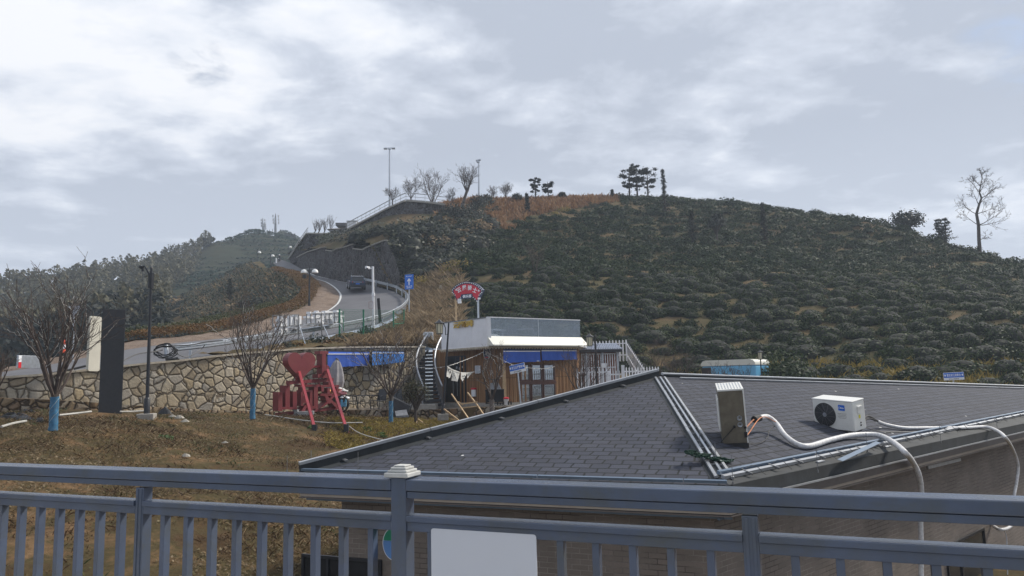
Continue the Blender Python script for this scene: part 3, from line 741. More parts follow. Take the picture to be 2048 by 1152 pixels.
# the far hip is seen against the yard: follow its line to the eave direction
tl = Pz(2048, 775, EZ)
n_r = (AP - B_).cross(bd).normalized()
if n_r.z < 0: n_r = -n_r
T2 = Pp(2048, 775, B_, n_r); hd = (T2 - AP); 
T3 = AP + hd * 1.35
ab = (B_ - A_).normalized()
n_f = ab.cross(AP - A_).normalized()
if n_f.z < 0: n_f = -n_f  # filler added inside bushes to block light, so leaf gaps read dark
bld = thing('brick_building', 'low brown brick building with a dark shingled roof just beyond the railing', 'building', (B_.x, B_.y, -4.6))
# far eave corner points (out of sight) close the roof
D_ = A_ + Vector((-.754, .657, 0)) * -1 * 0 + (AP - (A_ + B_) / 2) * Vector((2, 2, 0)).x * Vector((1, 1, 0)).x
D_ = Vector((AP.x * 2 - B_.x + 1.0, AP.y * 2 - B_.y + 1.0, EZ)); E_ = Vector((T3.x + 2.5, T3.y + 6.5, EZ))
def roof_face(pts, n, udir):
    m_ = MB(); m_.poly(pts); o = part('roof', m_, M['shingle'], bld)
    off = rootm(bld).translation; v_ = n.cross(udir)
    uv = o.data.uv_layers.new(name='UV')
    for lp in o.data.loops:
        q = o.data.vertices[lp.vertex_index].co + off; uv.data[lp.index].uv = (q.dot(udir), q.dot(v_))
    return o
roof_face([A_, B_, AP], n_f, ab)
roof_face([B_, C_, T3, AP], n_r, bd)
roof_face([D_, A_, AP], Vector((0, 0, 1)), Vector((1, 0, 0)))
roof_face([AP, T3, E_, D_], Vector((0, 0, 1)), Vector((1, 0, 0)))
# walls under the eaves
inF = Vector((-ab.y, ab.x, 0)); inR = Vector((-bd.y, bd.x, 0))
# wall corners set in from the eaves
def isect(p, d, q, e):
    den = d.x * e.y - d.y * e.x; t_ = ((q.x - p.x) * e.y - (q.y - p.y) * e.x) / den; return p + d * t_
WL = isect(A_ + inF * .45, ab, A_ + Vector((.5, .1, 0)), Vector((AP - A_).to_2d().to_3d())); 
WB = isect(A_ + inF * .45, ab, B_ + inR * .45, bd); WC = WB + bd * 20.3
wm = MB(); zt, zb = EZ - .4, -4.9
for a, b2 in ((WL, WB), (WB, WC), (WC, Vector((E_.x - .5, E_.y - .6, 0))), (Vector((E_.x - .5, E_.y - .6, 0)), Vector((D_.x, D_.y - .6, 0))), (Vector((D_.x, D_.y - .6, 0)), WL)):
    wm.add([Vector((a.x, a.y, zb)), Vector((b2.x, b2.y, zb)), Vector((b2.x, b2.y, zt)), Vector((a.x, a.y, zt))], [(0, 1, 2, 3)])
wo = part('wall', wm, M['brick'], bld); uv_walls(wo)
# eaves: soffit, cream band, hanging grey strip; front then right side
def eave(a, b2, inn, lift=0):
    d = (b2 - a).normalized(); out_ = -inn
    def rail_(name, off, z, w_, h, m, a_=a, b_=b2):
        k = MB(); k.bar(a_ + inn * off + Z * z, b_ + inn * off + Z * z, w_, h); return part(name, k, m, bld)
    rail_('soffit', .2, -.42, .42, .02, M['fascia'])
    rail_('eave_board', .02, -.1, .05, .2, M['felt'])
    rail_('gutter_lip', -.05, -.2, .03, .025, M['metalroof'])
    for z_ in (-.24, -.285, -.33): rail_('gutter', -.01 - (z_ + .24) * .3, z_, .06, .04, M['fascia'])
    rail_('trim_band', .03, -.375, .05, .05, M['fasciawarm'])
    rail_('led_strip', .2, -.455, .035, .075, M['stripblue'])
eave(A_, B_, inF); eave(B_, C_, inR)
# strips that edge the roof: along the two eaves, the hips and the left rim
def strip3(a, b2, n, w_, h, lift, m, name, off=Vector((0, 0, 0)), seg=2.2, gap=.02, par=None):
    Lg = (b2 - a).length; d = (b2 - a) / Lg; k = MB(); s_ = 0
    while s_ < Lg - .05:
        e_ = min(s_ + seg, Lg); j = Vector((random.uniform(-1, 1), random.uniform(-1, 1), 0)) * .006
        k.bar(a + d * s_ + n * lift + off + j, a + d * (e_ - gap) + n * lift + off + j, w_, h, up=n); s_ = e_
    return part(name, k, m, par or bld)
strip3(A_ + inF * .02, B_ + inF * .02, n_f, .05, .04, .05, M['stripblue'], 'eave_strip')
# left rim: white flashing standing above the shingles
lr = (AP - A_)
strip3(A_ + n_f * .0, AP, n_f, .07, .05, .16, M['metalroof'], 'rim_flashing', seg=2.6)
k = MB(); k.bar(A_ + n_f * .065, AP + n_f * .065, .05, .13, up=n_f); part('rim_board', k, M['felt'], bld)
fd = n_f.cross(lr.normalized()); fd = fd if fd.dot(B_ - A_) > 0 else -fd
Lr = lr.length
for s_ in np.arange(.8, Lr, 1.7):
    k = MB(); k.bar(A_ + lr * (s_ / Lr) + n_f * .03 + fd * .02, A_ + lr * (s_ / Lr) + n_f * .03 + fd * .16, .06, .03, up=n_f); part('rim_bracket', k, M['dsteel'], bld)
k = MB(); k.add([A_ + n_f * .004 + fd * .03, AP + n_f * .004 + fd * .03, AP + n_f * .004 + fd * .2, A_ + n_f * .004 + fd * .24], [(0, 1, 2, 3)]); part('rim_felt', k, M['felt'], bld)
# central hip: two pale strips with brackets between
hip = (B_ - AP); hl = hip.length; hdv = hip / hl
sF = n_f.cross(hdv); sF = sF if sF.dot(A_ - B_) > 0 else -sF
sR = n_r.cross(hdv); sR = sR if sR.dot(C_ - B_) > 0 else -sR
hB = AP + hip * .965
strip3(AP + hip * .03, hB, n_f, .045, .035, .03, M['metalroof'], 'hip_strip', off=sF * .11, seg=1.5)
strip3(AP + hip * .02, hB, n_r, .045, .035, .03, M['metalroof'], 'hip_strip', off=sR * .11, seg=1.5)
k = MB(); k.bar(AP + hip * .03 + (n_f + n_r) * .012, hB + (n_f + n_r) * .012, .035, .03); part('hip_rod', k, M['steel'], bld)
k = MB()
for s_ in np.arange(.5, hl * .96, .42):
    q = AP + hdv * s_
    k = MB(); k.bar(q + sF * .12 + n_f * .03, q + n_f * .03, .02, .015); k.bar(q + n_r * .03, q + sR * .12 + n_r * .03, .02, .015); part('hip_bracket', k, M['dsteel'], bld)
k = MB(); k.add([AP + sF * .2 + n_f * .006, hB + sF * .2 + n_f * .006, hB + n_f * .006, AP + n_f * .006], [(0, 1, 2, 3)]); k.add([AP + sR * .2 + n_r * .006, hB + sR * .2 + n_r * .006, hB + n_r * .006, AP + n_r * .006], [(0, 1, 2, 3)])
part('hip_felt', k, M['felt'], bld)
# far hip line
hd_ = hd.normalized()
strip3(AP + hd_ * .1, T3, n_r, .09, .05, .06, M['metalroof'], 'ridge_strip', seg=2.4)
sd2 = n_r.cross(hd_); sd2 = sd2 if sd2.dot(B_ - AP) > 0 else -sd2
k = MB(); k.bar(AP + hd_ * .1 + n_r * .03, T3 + n_r * .03, .13, .06, up=n_r); part('ridge_board', k, M['felt'], bld)
strip3(AP + hd_ * .5 + sd2 * .22, T3 + sd2 * .22, n_r, .05, .035, .03, M['metalroof'], 'ridge_strip', seg=2.4)
# right eave: big gutter strip set up the slope, with felt below it
upR = n_r.cross(bd); upR = upR if upR.z > 0 else -upR
a_ = B_ + upR * .18 + bd * .12; b2_ = C_ + upR * .5
strip3(a_, b2_, n_r, .06, .05, .04, M['metalroof'], 'eave_strip', seg=2.3)
strip3(a_ + upR * .09, b2_ + upR * .09, n_r, .05, .05, .07, M['stripblue'], 'eave_strip', seg=3.1)
k = MB(); k.add([B_ + n_r * .004, C_ + n_r * .004, b2_ + n_r * .004, a_ + n_r * .004], [(0, 1, 2, 3)]); part('eave_felt', k, M['felt'], bld)
dv_ = (b2_ - a_).normalized()
for s_ in np.arange(.6, (b2_ - a_).length, .8):
    k = MB(); q = a_ + dv_ * s_ + n_r * .06; k.bar(q - upR * .12, q + upR * .12, .025, .03, up=n_r)
    if random.random() < .5:
        pts = [q + dv_ * .05 * j + n_r * (.05 + .06 * math.sin(j * .9)) - upR * .04 * j for j in range(6)]; k.tube(pts, .006, 4)
    part('eave_clip', k, M['dsteel'], bld)
for px, py in ((1706, 912), (1775, 895), (1880, 868), (1960, 855), (1640, 925)):
    q = Pp(px, py, B_, n_r) + n_r * .02; k = MB(); k.bar(q - dv_ * .12, q + dv_ * .13, .05, .02, up=n_r); part('loose_bracket', k, M['metalroof'], bld)
# thin lightning rods round the edge
for px, py, hgt, nn in ((574, 945, .3, n_f), (622, 938, .32, n_f), (716, 950, .38, n_f), (895, 950, .3, n_f), (1400, 893, .28, n_r), (1432, 926, .3, n_r), (1466, 970, .42, n_r), (1636, 945, .36, n_r), (1735, 905, .36, n_r), (1882, 886, .4, n_r), (1995, 862, .35, n_r)):
    q = Pp(px, py, B_ if nn is n_r else A_, nn)
    k = MB(); k.tube([q, q + Z * .04], .014, 6); k.tube([q + Z * .03, q + Z * hgt], .0045, 5); part('lightning_rod', k, M['dsteel'], bld)
# windows
def wall_rect(name, px0, py0, px1, m, p0, n, d, h, depth=.12, out=None):
    a = Pp(px0, py0, p0, n); b2 = Pp(px1, py0, p0, n); w_ = abs((b2 - a).dot(d)); zt_ = a.z
    return a, w_
nF = Vector((ab.y, -ab.x, 0)); nR = Vector((bd.y, -bd.x, 0))
for (p_, nn, dd, px0, px1, py0) in ((WB, nF, ab, 608, 762, 1111), (WB, nR, bd, 1890, 1968, 1090)):
    a = Pp(px0, py0, p_, nn); b2 = Pp(px1, py0, p_, nn); w_ = (b2 - a).dot(dd); q = a + dd * (w_ / 2)
    zt_ = min(a.z, b2.z) if nn is nF else a.z - .05
    k = MB(); k.box((q.x + nn.x * .004, q.y + nn.y * .004, zt_ - .6), (w_, .02, 1.2), 0, 0, (dd, nn, Z)); wn = part('window', k, M['darkglass'], bld)
    f = MB()
    for s_ in (-.5, -.17, .5): f.box((q.x + dd.x * w_ * s_ + nn.x * .02, q.y + dd.y * w_ * s_ + nn.y * .02, zt_ - .6), (.05, .05, 1.2), 0, 0, (dd, nn, Z))
    f.box((q.x + nn.x * .02, q.y + nn.y * .02, zt_ + .01), (w_ + .05, .05, .05), 0, 0, (dd, nn, Z)); part('frame', f, M['black'], wn)
# blue plastic strip hanging off under the right eave, and one loose strip leaning on the gutter
a = Pp(1856, 935, WB + nR * .03, nR); b2 = Pp(1921, 919, WB + nR * .03, nR)
k = MB(); k.bar(a, b2, .02, .07); part('led_strip', k, M['steel'], bld, label='pale grey strip hanging loose under the eave')
a = Pp(1678, 930, B_, n_r) + n_r * .08; b2 = Pp(1752, 905, B_, n_r) + n_r * .2
k = MB(); k.bar(a, b2, .09, .006, up=n_r); solo('metal_strip', k, M['stripblue'], 'loose grey metal strip lying askew across the right roof gutter', 'metal strip')
# dark green netting lying over the hip
def onr(px, py): return Pp(px, py, B_, n_r)
k = MB()
for j in range(70):
    t_ = random.random(); px = 1374 + t_ * 85; py = 911 + 16 * t_ ** .7 + random.uniform(-3, 3)
    q = onr(px, py) + n_r * (.06 - .04 * t_) ; k.tube([q + Vector((random.uniform(-.08, .08), random.uniform(-.08, .08), random.uniform(0, .03))) for _ in range(4)], .012, 4)
solo('netting', k, M['net'], 'scrap of dark green netting draped over the pale roof hip strips', 'netting')

# ------------------------------------------------------------------ AC units
def roof_pt(px, py): return Pp(px, py, B_, n_r)
# first: fan unit facing the viewer
qa = roof_pt(1633, 852); qb = roof_pt(1705, 861)
fdir = (qb - qa); fdir.z = 0; fdir.normalize(); fn = Vector((fdir.y, -fdir.x, 0)); rz1 = math.atan2(fdir.y, fdir.x)
vw = ((qa + qb) / 2).to_2d().normalized(); ca_, sa_ = math.cos(R(-36)), math.sin(R(-36)); fdir = Vector((vw.y * ca_ + vw.x * sa_, vw.y * sa_ - vw.x * ca_, 0)); fn = Vector((fdir.y, -fdir.x, 0)); rz1 = math.atan2(fdir.y, fdir.x)
W_ = 72 * qa.y / F / math.cos(R(36)); H_ = 57 * qa.y / F; D2 = W_ * .42; print('AC', W_, H_, qa.y)
qc = (qa + qb) / 2; zb_ = min(qa.z, qb.z) + .0
ac = thing('ac_outdoor_unit', 'white outdoor air conditioner with round fan grille and blue badge on the roof', 'air conditioner', (qc.x, qc.y, zb_), rz1)
ctr = qc - fn * (D2 / 2); zf = zb_ + .035
k = MB(); k.box((ctr.x, ctr.y, zf + H_ / 2), (W_, D2, H_), rz1); part('cabinet', k, M['acwhite'], ac, bev=.02)
k = MB(); k.box((ctr.x, ctr.y, zf + H_ + .012), (W_ + .012, D2 + .014, .03), rz1); part('lid', k, M['acwhite'], ac, bev=.012)
def ring(mb, c, r, tr, X, Y, n=32):
    pts = [c + X * (r * math.cos(2 * math.pi * i / n)) + Y * (r * math.sin(2 * math.pi * i / n)) for i in range(n + 1)]; mb.tube(pts, tr, 4, cap=False)
fc = qc - fdir * (W_ * .195) + Z * (.035 + H_ * .49) + fn * .001; fc.z = zf + H_ * .5
fr_r = H_ * .415
k = MB(); k.prism([(fr_r * math.cos(i * math.pi / 20), fr_r * math.sin(i * math.pi / 20)) for i in range(40)], fc, fdir, Z, fn * .006)
g_ = part('fan_grille', k, M['rubber'], ac)
k = MB()
for i in range(1, 11): ring(k, fc + fn * .016, fr_r * i / 10.2, .0035, fdir, Z)
for i in range(10):
    a_ = 2 * math.pi * i / 10; k.bar(fc + fn * .012 + (fdir * math.cos(a_) + Z * math.sin(a_)) * .045, fc + fn * .012 + (fdir * math.cos(a_ + .5) + Z * math.sin(a_ + .5)) * fr_r, .006, .006, up=fn)
part('wire', k, M['dsteel'], g_)
k = MB(); k.prism([(.045 * math.cos(i * math.pi / 12), .045 * math.sin(i * math.pi / 12)) for i in range(24)], fc + fn * .012, fdir, Z, fn * .012); part('hub', k, M['steel'], g_)
k = MB()
for i in range(5):
    a_ = 2 * math.pi * i / 5; v1 = fdir * math.cos(a_) + Z * math.sin(a_); v2 = fdir * math.cos(a_ + .7) + Z * math.sin(a_ + .7); k.add([fc + fn * .0075 + v1 * .04, fc + fn * .0075 + v1 * .2, fc + fn * .009 + v2 * .2, fc + fn * .009 + v2 * .06], [(0, 1, 2, 3)])
part('fan_blade', k, M['black'], g_)
bc = qc + fdir * (W_ * .23); bc = Vector((bc.x, bc.y, zf + H_ * .79)) + fn * .002
k = MB(); k.prism(rrect(.145, .115, .012), bc, fdir, Z, fn * .003); bdg = part('badge', k, M['signblue'], ac)
k = MB(); text(k, 'Midea', bc + fdir * .015 + fn * .0045, fdir, Z, .085, .032, .002); ring(k, bc - fdir * .045 + fn * .004, .02, .003, fdir, Z, 20); part('badge_lettering', k, M['signwhite'], bdg)
k = MB()
for i in range(4): k.box(bc - Z * (.12 + .03 * i) + fdir * .0 + fn * .0005, (.2 - .03 * (i % 2), .002, .005), rz1)
part('louvre', k, M['galv'], ac)
sc_ = qc + fdir * (W_ / 2) - fn * (D2 * .5)
k = MB(); k.box((sc_.x, sc_.y, zf + H_ * .7), (.05, .12, .15), rz1); k.box((sc_.x + fdir.x * .01, sc_.y + fdir.y * .01, zf + H_ * .8), (.05, .14, .05), rz1); part('valve_cover', k, M['acwhite'], ac, bev=.008)
k = MB(); k.box((sc_.x, sc_.y, zf + H_ * .47), (.004, .06, .07), rz1); part('warning_label', k, mat('yellow_label', (.65, .6, .05), .5, 0, .08, 8), ac)
k = MB()
for s_ in (-.33, .33):
    q = ctr + fdir * (W_ * s_); k.box((q.x, q.y, zf - .035), (.06, D2 + .06, .07), rz1)
part('foot', k, M['rubber'], ac)
# second: taller unit seen from its dirty end
ga = roof_pt(1446, 886); gb = roof_pt(1494, 887)
vw = ga.to_2d().normalized(); ca_, sa_ = math.cos(R(2.5)), math.sin(R(2.5)); dp = Vector((vw.x * ca_ - vw.y * sa_, vw.x * sa_ + vw.y * ca_, 0)); ed = Vector((dp.y, -dp.x, 0)); en = Vector((ed.y, -ed.x, 0)); rz2 = math.atan2(ed.y, ed.x)
Wg = 47 * ga.y / F; Hg = 104 * ga.y / F; Lg_ = .75
gc = ga + ed * (Wg / 2); zg = min(ga.z, gb.z) - .02
ag = thing('ac_outdoor_unit', 'tall grimy grey outdoor air conditioner turned end on beside the roof hip', 'air conditioner', (gc.x, gc.y, zg), rz2)
tilt = Z.copy()
k = MB(); c_ = gc - en * (Lg_ / 2) + tilt * (Hg / 2 + .05); c_.z = zg + Hg / 2 + .05
k.box(c_, (Wg, Lg_, Hg), 0, 0, (ed, en, tilt)); part('cabinet', k, M['galv'], ag, bev=.008)
k = MB(); k.box(c_ + tilt * (Hg / 2 + .012), (Wg + .02, Lg_ + .02, .03), 0, 0, (ed, en, tilt))
k.box(c_ + ed * (Wg / 2 + .001) + en * (Lg_ / 2 - .005), (.02, .02, Hg), 0, 0, (ed, en, tilt)); part('lid', k, M['acwhite'], ag, bev=.004)
k = MB()
for i in range(8): k.box(c_ + tilt * (Hg / 2 + .029) + ed * (Wg * (i / 7 - .5) * .85), (.012, Lg_ * .9, .006), 0, 0, (ed, en, tilt))
part('lid_rib', k, M['steel'], ag)
k = MB(); k.box(c_ - ed * (Wg / 2 + .012) + tilt * .02, (.025, Lg_ * .7, Hg * .62), 0, 0, (ed, en, tilt)); part('fan_guard', k, M['acwhite'], ag, bev=.012)
for s_ in (.02, .13):
    k = MB(); q = c_ + en * (Lg_ / 2 + .003) + ed * (Wg * .26) - tilt * (s_ + .0)
    ring(k, q, .036, .006, ed, tilt, 20); ring(k, q, .02, .004, ed, tilt, 16); part('knockout', k, M['steel'], ag)
k = MB(); q = c_ + en * (Lg_ / 2); k.box(q + ed * .0 - tilt * (Hg / 2 + .03), (Wg * 1.06, .05, .08), 0, 0, (ed, en, tilt)); k.box(q - tilt * (Hg / 2 + .03) - en * Lg_, (Wg * 1.06, .05, .08), 0, 0, (ed, en, tilt)); part('foot', k, M['rubber'], ag)
pt = q + ed * (Wg * .02) - tilt * .16
k = MB(); k.tube([pt + en * .02, pt - ed * .1 - tilt * .1 + en * .03, pt - ed * .24 - tilt * .24 + en * .03, pt - ed * .22 - tilt * .3 + en * .03, pt - tilt * .36 + en * .04], .007, 5); k.tube([pt, pt + en * .03], .022, 8); part('cable', k, M['blackcord'], ag)
k = MB(); pv_ = q + ed * (Wg * .45) - tilt * .2; k.box(pv_ - tilt * .1, (.05, .04, .09), 0, 0, (ed, en, tilt)); k.box(pv_ + tilt * .02, (.04, .04, .03), 0, 0, (ed, en, tilt)); part('valve', k, M['blackcord'], ag)
# both units lean with the roof slope
def lean_to_roof(o, xd, fwd_, side_):
    tv = -Vector(o.location).to_2d().normalized().to_3d(); U = (Z + tv * fwd_ - Vector((-tv.y, tv.x, 0)) * side_).normalized(); X = (xd - U * xd.dot(U)).normalized(); Yv = U.cross(X)
    m_ = Matrix((X, Yv, U)).transposed().to_4x4(); m_.translation = o.location; inv = ROOT[o.name].inverted(); o.rotation_euler = m_.to_euler(); return m_ @ inv
lm1 = lean_to_roof(ac, fdir, .16, .035); lm2 = lean_to_roof(ag, ed, .14, .035)
# insulated pipes: image paths with their heights over the roof plane
def spline(pts, n=8):
    pts = [pts[0] * 2 - pts[1]] + pts + [pts[-1] * 2 - pts[-2]]; out = []
    for i in range(1, len(pts) - 2):
        p0_, p1_, p2_, p3_ = pts[i - 1:i + 3]
        for j in range(n):
            u = j / n; out.append(.5 * ((2 * p1_) + (p2_ - p0_) * u + (2 * p0_ - 5 * p1_ + 4 * p2_ - p3_) * u * u + (3 * p1_ - p0_ - 3 * p2_ + p3_) * u ** 3))
    return out + [pts[-2]]
def wrapped(mb, pts, r):
    """a hose bound with overlapping tape: radius steps along its length"""
    ps = []; d = 0; last = pts[0]
    for a, b2 in zip(pts[:-1], pts[1:]):
        n_ = max(1, int((b2 - a).length / .014)); ps += [lerp(a, b2, i / n_) for i in range(n_)]
    rs = []; ac_ = 0
    for i, p in enumerate(ps):
        if i: ac_ += (p - ps[i - 1]).length
        rs.append(r * (1.0 + .07 * ((ac_ / .075) % 1.0) - .03))
    mb.tube(ps, rs, 10)
def plane_h(px, py, h):
    """point over the right roof plane at height h along its normal"""
    return Pp(px, py, B_ + n_r * h, n_r)
def side(px, py, off=.12): return Pp(px, py, B_ + nR * off, nR)
M['tape'] = mat('white_tape', (.6, .6, .61), .5, 0, .14, 18, dirt=(.3, .3, .3), dsc=14, damt=.7)
M['tapegrey'] = mat('grey_tape', (.36, .37, .38), .5, 0, .2, 18, dirt=(.2, .2, .2), dsc=14, damt=.7)
pts = [plane_h(1518, 836, .3), plane_h(1535, 834, .28), plane_h(1552, 847, .2), plane_h(1570, 871, .1), plane_h(1595, 889, .06), plane_h(1620, 892, .06), plane_h(1660, 880, .06), plane_h(1700, 871, .08), plane_h(1740, 869, .12), plane_h(1765, 873, .15), plane_h(1790, 887, .2), plane_h(1812, 907, .22), side(1826, 925, .16), side(1838, 950, .14), side(1843, 985, .1), side(1841, 1040, .06), side(1842, 1085, .05), side(1842, 1130, .04), side(1842, 1200, .04)]
k = MB(); wrapped(k, spline(pts), .05)
pa = thing('insulated_pipe', 'thick white taped pipe snaking from the grimy end-on unit down the brick wall', 'pipe', pts[0])
part('taped_hose', k, M['tape'], pa, smooth=60)
k = MB(); k.tube([plane_h(1508, 839, .29), plane_h(1519, 836, .3)], .062, 10); part('collar', k, M['rubber'], pa)
gv = lm2 @ (q + ed * (Wg * .5) - tilt * .18)
k = MB(); k.tube(spline([gv, lerp(gv, pts[0], .4) + Z * .03, plane_h(1508, 839, .29)]), .012, 6); part('copper_tube', k, M['copper'], pa)
k = MB(); k.tube(spline([gv - Z * .14, lerp(gv, pts[2], .5) + Z * .14, pts[2] + Z * .03]), .009, 6); part('copper_tube', k, M['copper'], pa)
k = MB(); k.tube(spline([gv - Z * .27, plane_h(1520, 886, .02), plane_h(1535, 875, .05), plane_h(1538, 862, .1), pts[2] - Z * .03]), .008, 6); part('cable', k, M['blackcord'], pa)
pts = [plane_h(1755, 843, .16), plane_h(1775, 850, .08), plane_h(1810, 856, .05), plane_h(1860, 856, .05), plane_h(1920, 856, .05), plane_h(1970, 854, .06), plane_h(1995, 862, .14), plane_h(2012, 877, .2), side(2026, 900, .2), side(2036, 930, .13), side(2033, 965, .1), side(2027, 1000, .08), side(2027, 1040, .06), side(2018, 1055, .06), side(2000, 1059, .06), side(1984, 1050, -.43)]
k = MB(); wrapped(k, spline(pts), .038)
pb = thing('insulated_pipe', 'thinner pale taped pipe leading from the fan unit over the right eave', 'pipe', pts[0]); part('taped_hose', k, M['tape'], pb, smooth=60)
s0 = lm1 @ Vector((sc_.x, sc_.y, zf + .1))
for dz in (0, .05):
    k = MB(); k.tube(spline([s0 + Z * dz, lerp(s0, pts[0], .45) + Z * (.1 + dz), pts[0] + Z * .01]), .02, 8); part('black_hose', k, M['rubber'], pb)
k = MB(); k.tube(spline([s0, lerp(s0, plane_h(1770, 864, .02), .5) - Z * .02, plane_h(1775, 864, .02), plane_h(1850, 862, .02), plane_h(1900, 858, .03)]), .008, 5); part('cable', k, M['blackcord'], pb)
k = MB(); w1 = side(2008, 1060, .05); k.tube(spline([w1, side(2013, 1075, .04), side(2014, 1110, .03), side(2016, 1180, .03)]), .012, 6); part('drain_tube', k, M['whiteboard'], pb)
# ------------------------------------------------------------------ cafe
K0 = XY(884, 43.4, 0); K1 = XY(979, 40, 0); K2 = XY(1164, 43.8, 0)
zT = P(979, 633.5, 40).z; zB = P(979, 690.5, 40).z; zGb = P(979, 672, 40).z; zF = P(930, 809, 41.5).z
class Face:
    def __init__(s, a, b):
        s.a = Vector((a.x, a.y, 0)); s.d = (Vector((b.x, b.y, 0)) - s.a); s.L = s.d.length; s.d.normalize(); s.n = Vector((s.d.y, -s.d.x, 0))
    def hit(s, px, py, off=0): return Pp(px, py, s.a + s.n * off, s.n)
    def at(s, u, z, off=0): q = s.a + s.d * u + s.n * off; return Vector((q.x, q.y, z))
    def u(s, px, off=0): return (s.hit(px, 700, off) - s.a).dot(s.d)
    def slab(s, mb, u0, u1, z0, z1, off, th, mi=0):
        """box standing on the face from off to off+th outward"""
        c = s.at((u0 + u1) / 2, (z0 + z1) / 2, off + th / 2); mb.box(c, (abs(u1 - u0), th, abs(z1 - z0)), 0, mi, (s.d, s.n, Z))
    def pane(s, mb, px0, py0, px1, py1, off, th, mi=0):
        a = s.hit(px0, py0, off); b = s.hit(px1, py0, off); c = s.hit(px0, py1, off)
        s.slab(mb, s.u(px0, off), s.u(px1, off), (s.hit((px0 + px1) / 2, py0, off)).z, (s.hit((px0 + px1) / 2, py1, off)).z, off, th, mi)
UL = Face(K0, K1); UR = Face(K1, K2)
L0 = XY(866, 44.6, 0); LC = XY(1008, 40.9, 0); LR = XY(1156, 44.4, 0)
WL_ = Face(L0, LC); WR_ = Face(LC, LR)
bkoff = Vector((2.2, 7.5, 0))
cafe = thing('cafe_building', 'timber clad cafe with white roof parapet, glass balustrade and blue awnings', 'cafe', (LC.x, LC.y, zF))
m_ = MB(); q0, q1, q2 = (Vector((p.x, p.y, 0)) for p in (L0, LC, LR)); q3 = q2 + bkoff; q4 = q0 + bkoff
fl = [q0, q1, q2, q3, q4]
for a, b in zip(fl, fl[1:] + fl[:1]): m_.add([a + Z * (zF - .6), b + Z * (zF - .6), b + Z * zB, a + Z * zB], [(0, 1, 2, 3)])
uv_walls(part('wall', m_, M['plank'], cafe))
# corner posts and plinth
m_ = MB()
for p in (q1,): m_.box((p.x, p.y, (zF + zB) / 2), (.16, .16, zB - zF - .01), R(20))
part('corner_post', m_, M['woodpale'], cafe)
m_ = MB(); WL_.slab(m_, 0, WL_.L, zF - .5, zF + .06, .002, .08); WR_.slab(m_, 0, WR_.L, zF - .5, zF + .06, .002, .08); part('plinth', m_, M['concrete'], cafe)
# battens, each board edge standing a little proud
m_ = MB()
for f, u0, u1 in ((WL_, 2.3, WL_.L - .1), (WR_, .1, 1.55), (WR_, WR_.L - 1.5, WR_.L - .05)):
    for u in np.arange(u0, u1, .27): f.slab(m_, u, u + random.uniform(.05, .1), zF + .07, zB - .12, .0, random.uniform(.015, .035))
o = part('batten', m_, M['plank'], cafe); uv_walls(o); tag(o, kind='stuff')
# upper deck and parapet
e0, e1, e2 = (Vector((p.x, p.y, 0)) for p in (K0, K1, K2)); e3 = e2 + bkoff * .95; e4 = e0 + bkoff * .95
m_ = MB(); n5 = 5; rim = [e0, e1, e2, e3, e4]
m_.add([p + Z * (zB - .05) for p in rim] + [p + Z * (zB + .12) for p in rim], [(4, 3, 2, 1, 0), (5, 6, 7, 8, 9)] + [(i, (i + 1) % 5, (i + 1) % 5 + 5, i + 5) for i in range(5)])
part('roof', m_, M['white'], cafe)
m_ = MB(); UL.slab(m_, 0, UL.L - .02, zB + .12, zT - .06, -.09, .1)
for px in (905, 918, 931, 944, 957): u = UL.u(px); UL.slab(m_, u - .006, u + .006, zB + .14, zT - .1, .012, .006)
part('parapet', m_, M['white'], cafe)
m_ = MB(); UL.slab(m_, -.05, UL.L + .02, zT - .06, zT, -.12, .16); part('parapet_cap', m_, M['dsteel'], cafe)
m_ = MB(); m_.box((e1.x, e1.y, (zB + .1 + zT) / 2), (.2, .2, zT - zB - .1), R(25)); part('corner_pillar', m_, M['white'], cafe)
# eave trim: fine ornamental edge
m_ = MB()
for f in (UL, UR):
    f.slab(m_, -.1, f.L + .1, zB - .14, zB - .05, -.02, .1)
    for u in np.arange(0, f.L, .19): f.slab(m_, u, u + .09, zB - .2, zB - .14, .02, .04)
part('eave_trim', m_, M['coping'], cafe)
# glass balustrade in two panes
zg0 = zGb + .0
for u0, u1 in ((.14, UR.L * .52), (UR.L * .52 + .03, UR.L)):
    m_ = MB(); UR.slab(m_, u0, u1, zg0, zT - .04, -.03, .012); part('glass_panel', m_, M['glass'], cafe)
m_ = MB(); UR.slab(m_, .1, UR.L + .02, zT - .04, zT + .01, -.05, .05); part('handrail', m_, M['white'], cafe)
m_ = MB(); UR.slab(m_, UR.L * .52, UR.L * .52 + .03, zg0, zT - .05, -.04, .03); part('glazing_bar', m_, M['steel'], cafe)
# sloping white canopy under the glass
m_ = MB(); o0 = .02; o1 = .42
a = [UR.at(-.12, zg0, o0), UR.at(UR.L + .05, zg0, o0), UR.at(UR.L + .25, zB + .02, o1), UR.at(-.0, zB + .02, o1)]
m_.hexa([UR.at(-.12, zB + .0, o0), UR.at(UR.L + .05, zB + .0, o0), UR.at(UR.L + .25, zB - .04, o1), UR.at(-.0, zB - .04, o1)], [a[0], a[1], a[2], a[3]]); part('canopy', m_, M['offwhite'], cafe)
# gold letters, and small decoration on the parapet
m_ = MB(); tc = (UL.hit(908, 650, .03) + UL.hit(946, 645, .03)) / 2
ta, tb = UL.hit(907.5, 650.5, .03), UL.hit(947, 647.5, .03); tc = (UL.hit(907.5, 650.5, .03) + UL.hit(947, 646.5, .03)) / 2; tw_ = (tb - ta).dot(UL.d); th_ = UL.hit(927, 639, .03).z - UL.hit(927, 656, .03).z
text(m_, '云屋咖啡', tc + UL.n * .03, UL.d, Z, tw_, th_ * .78, .06); part('gold_lettering', m_, M['gold'], cafe)
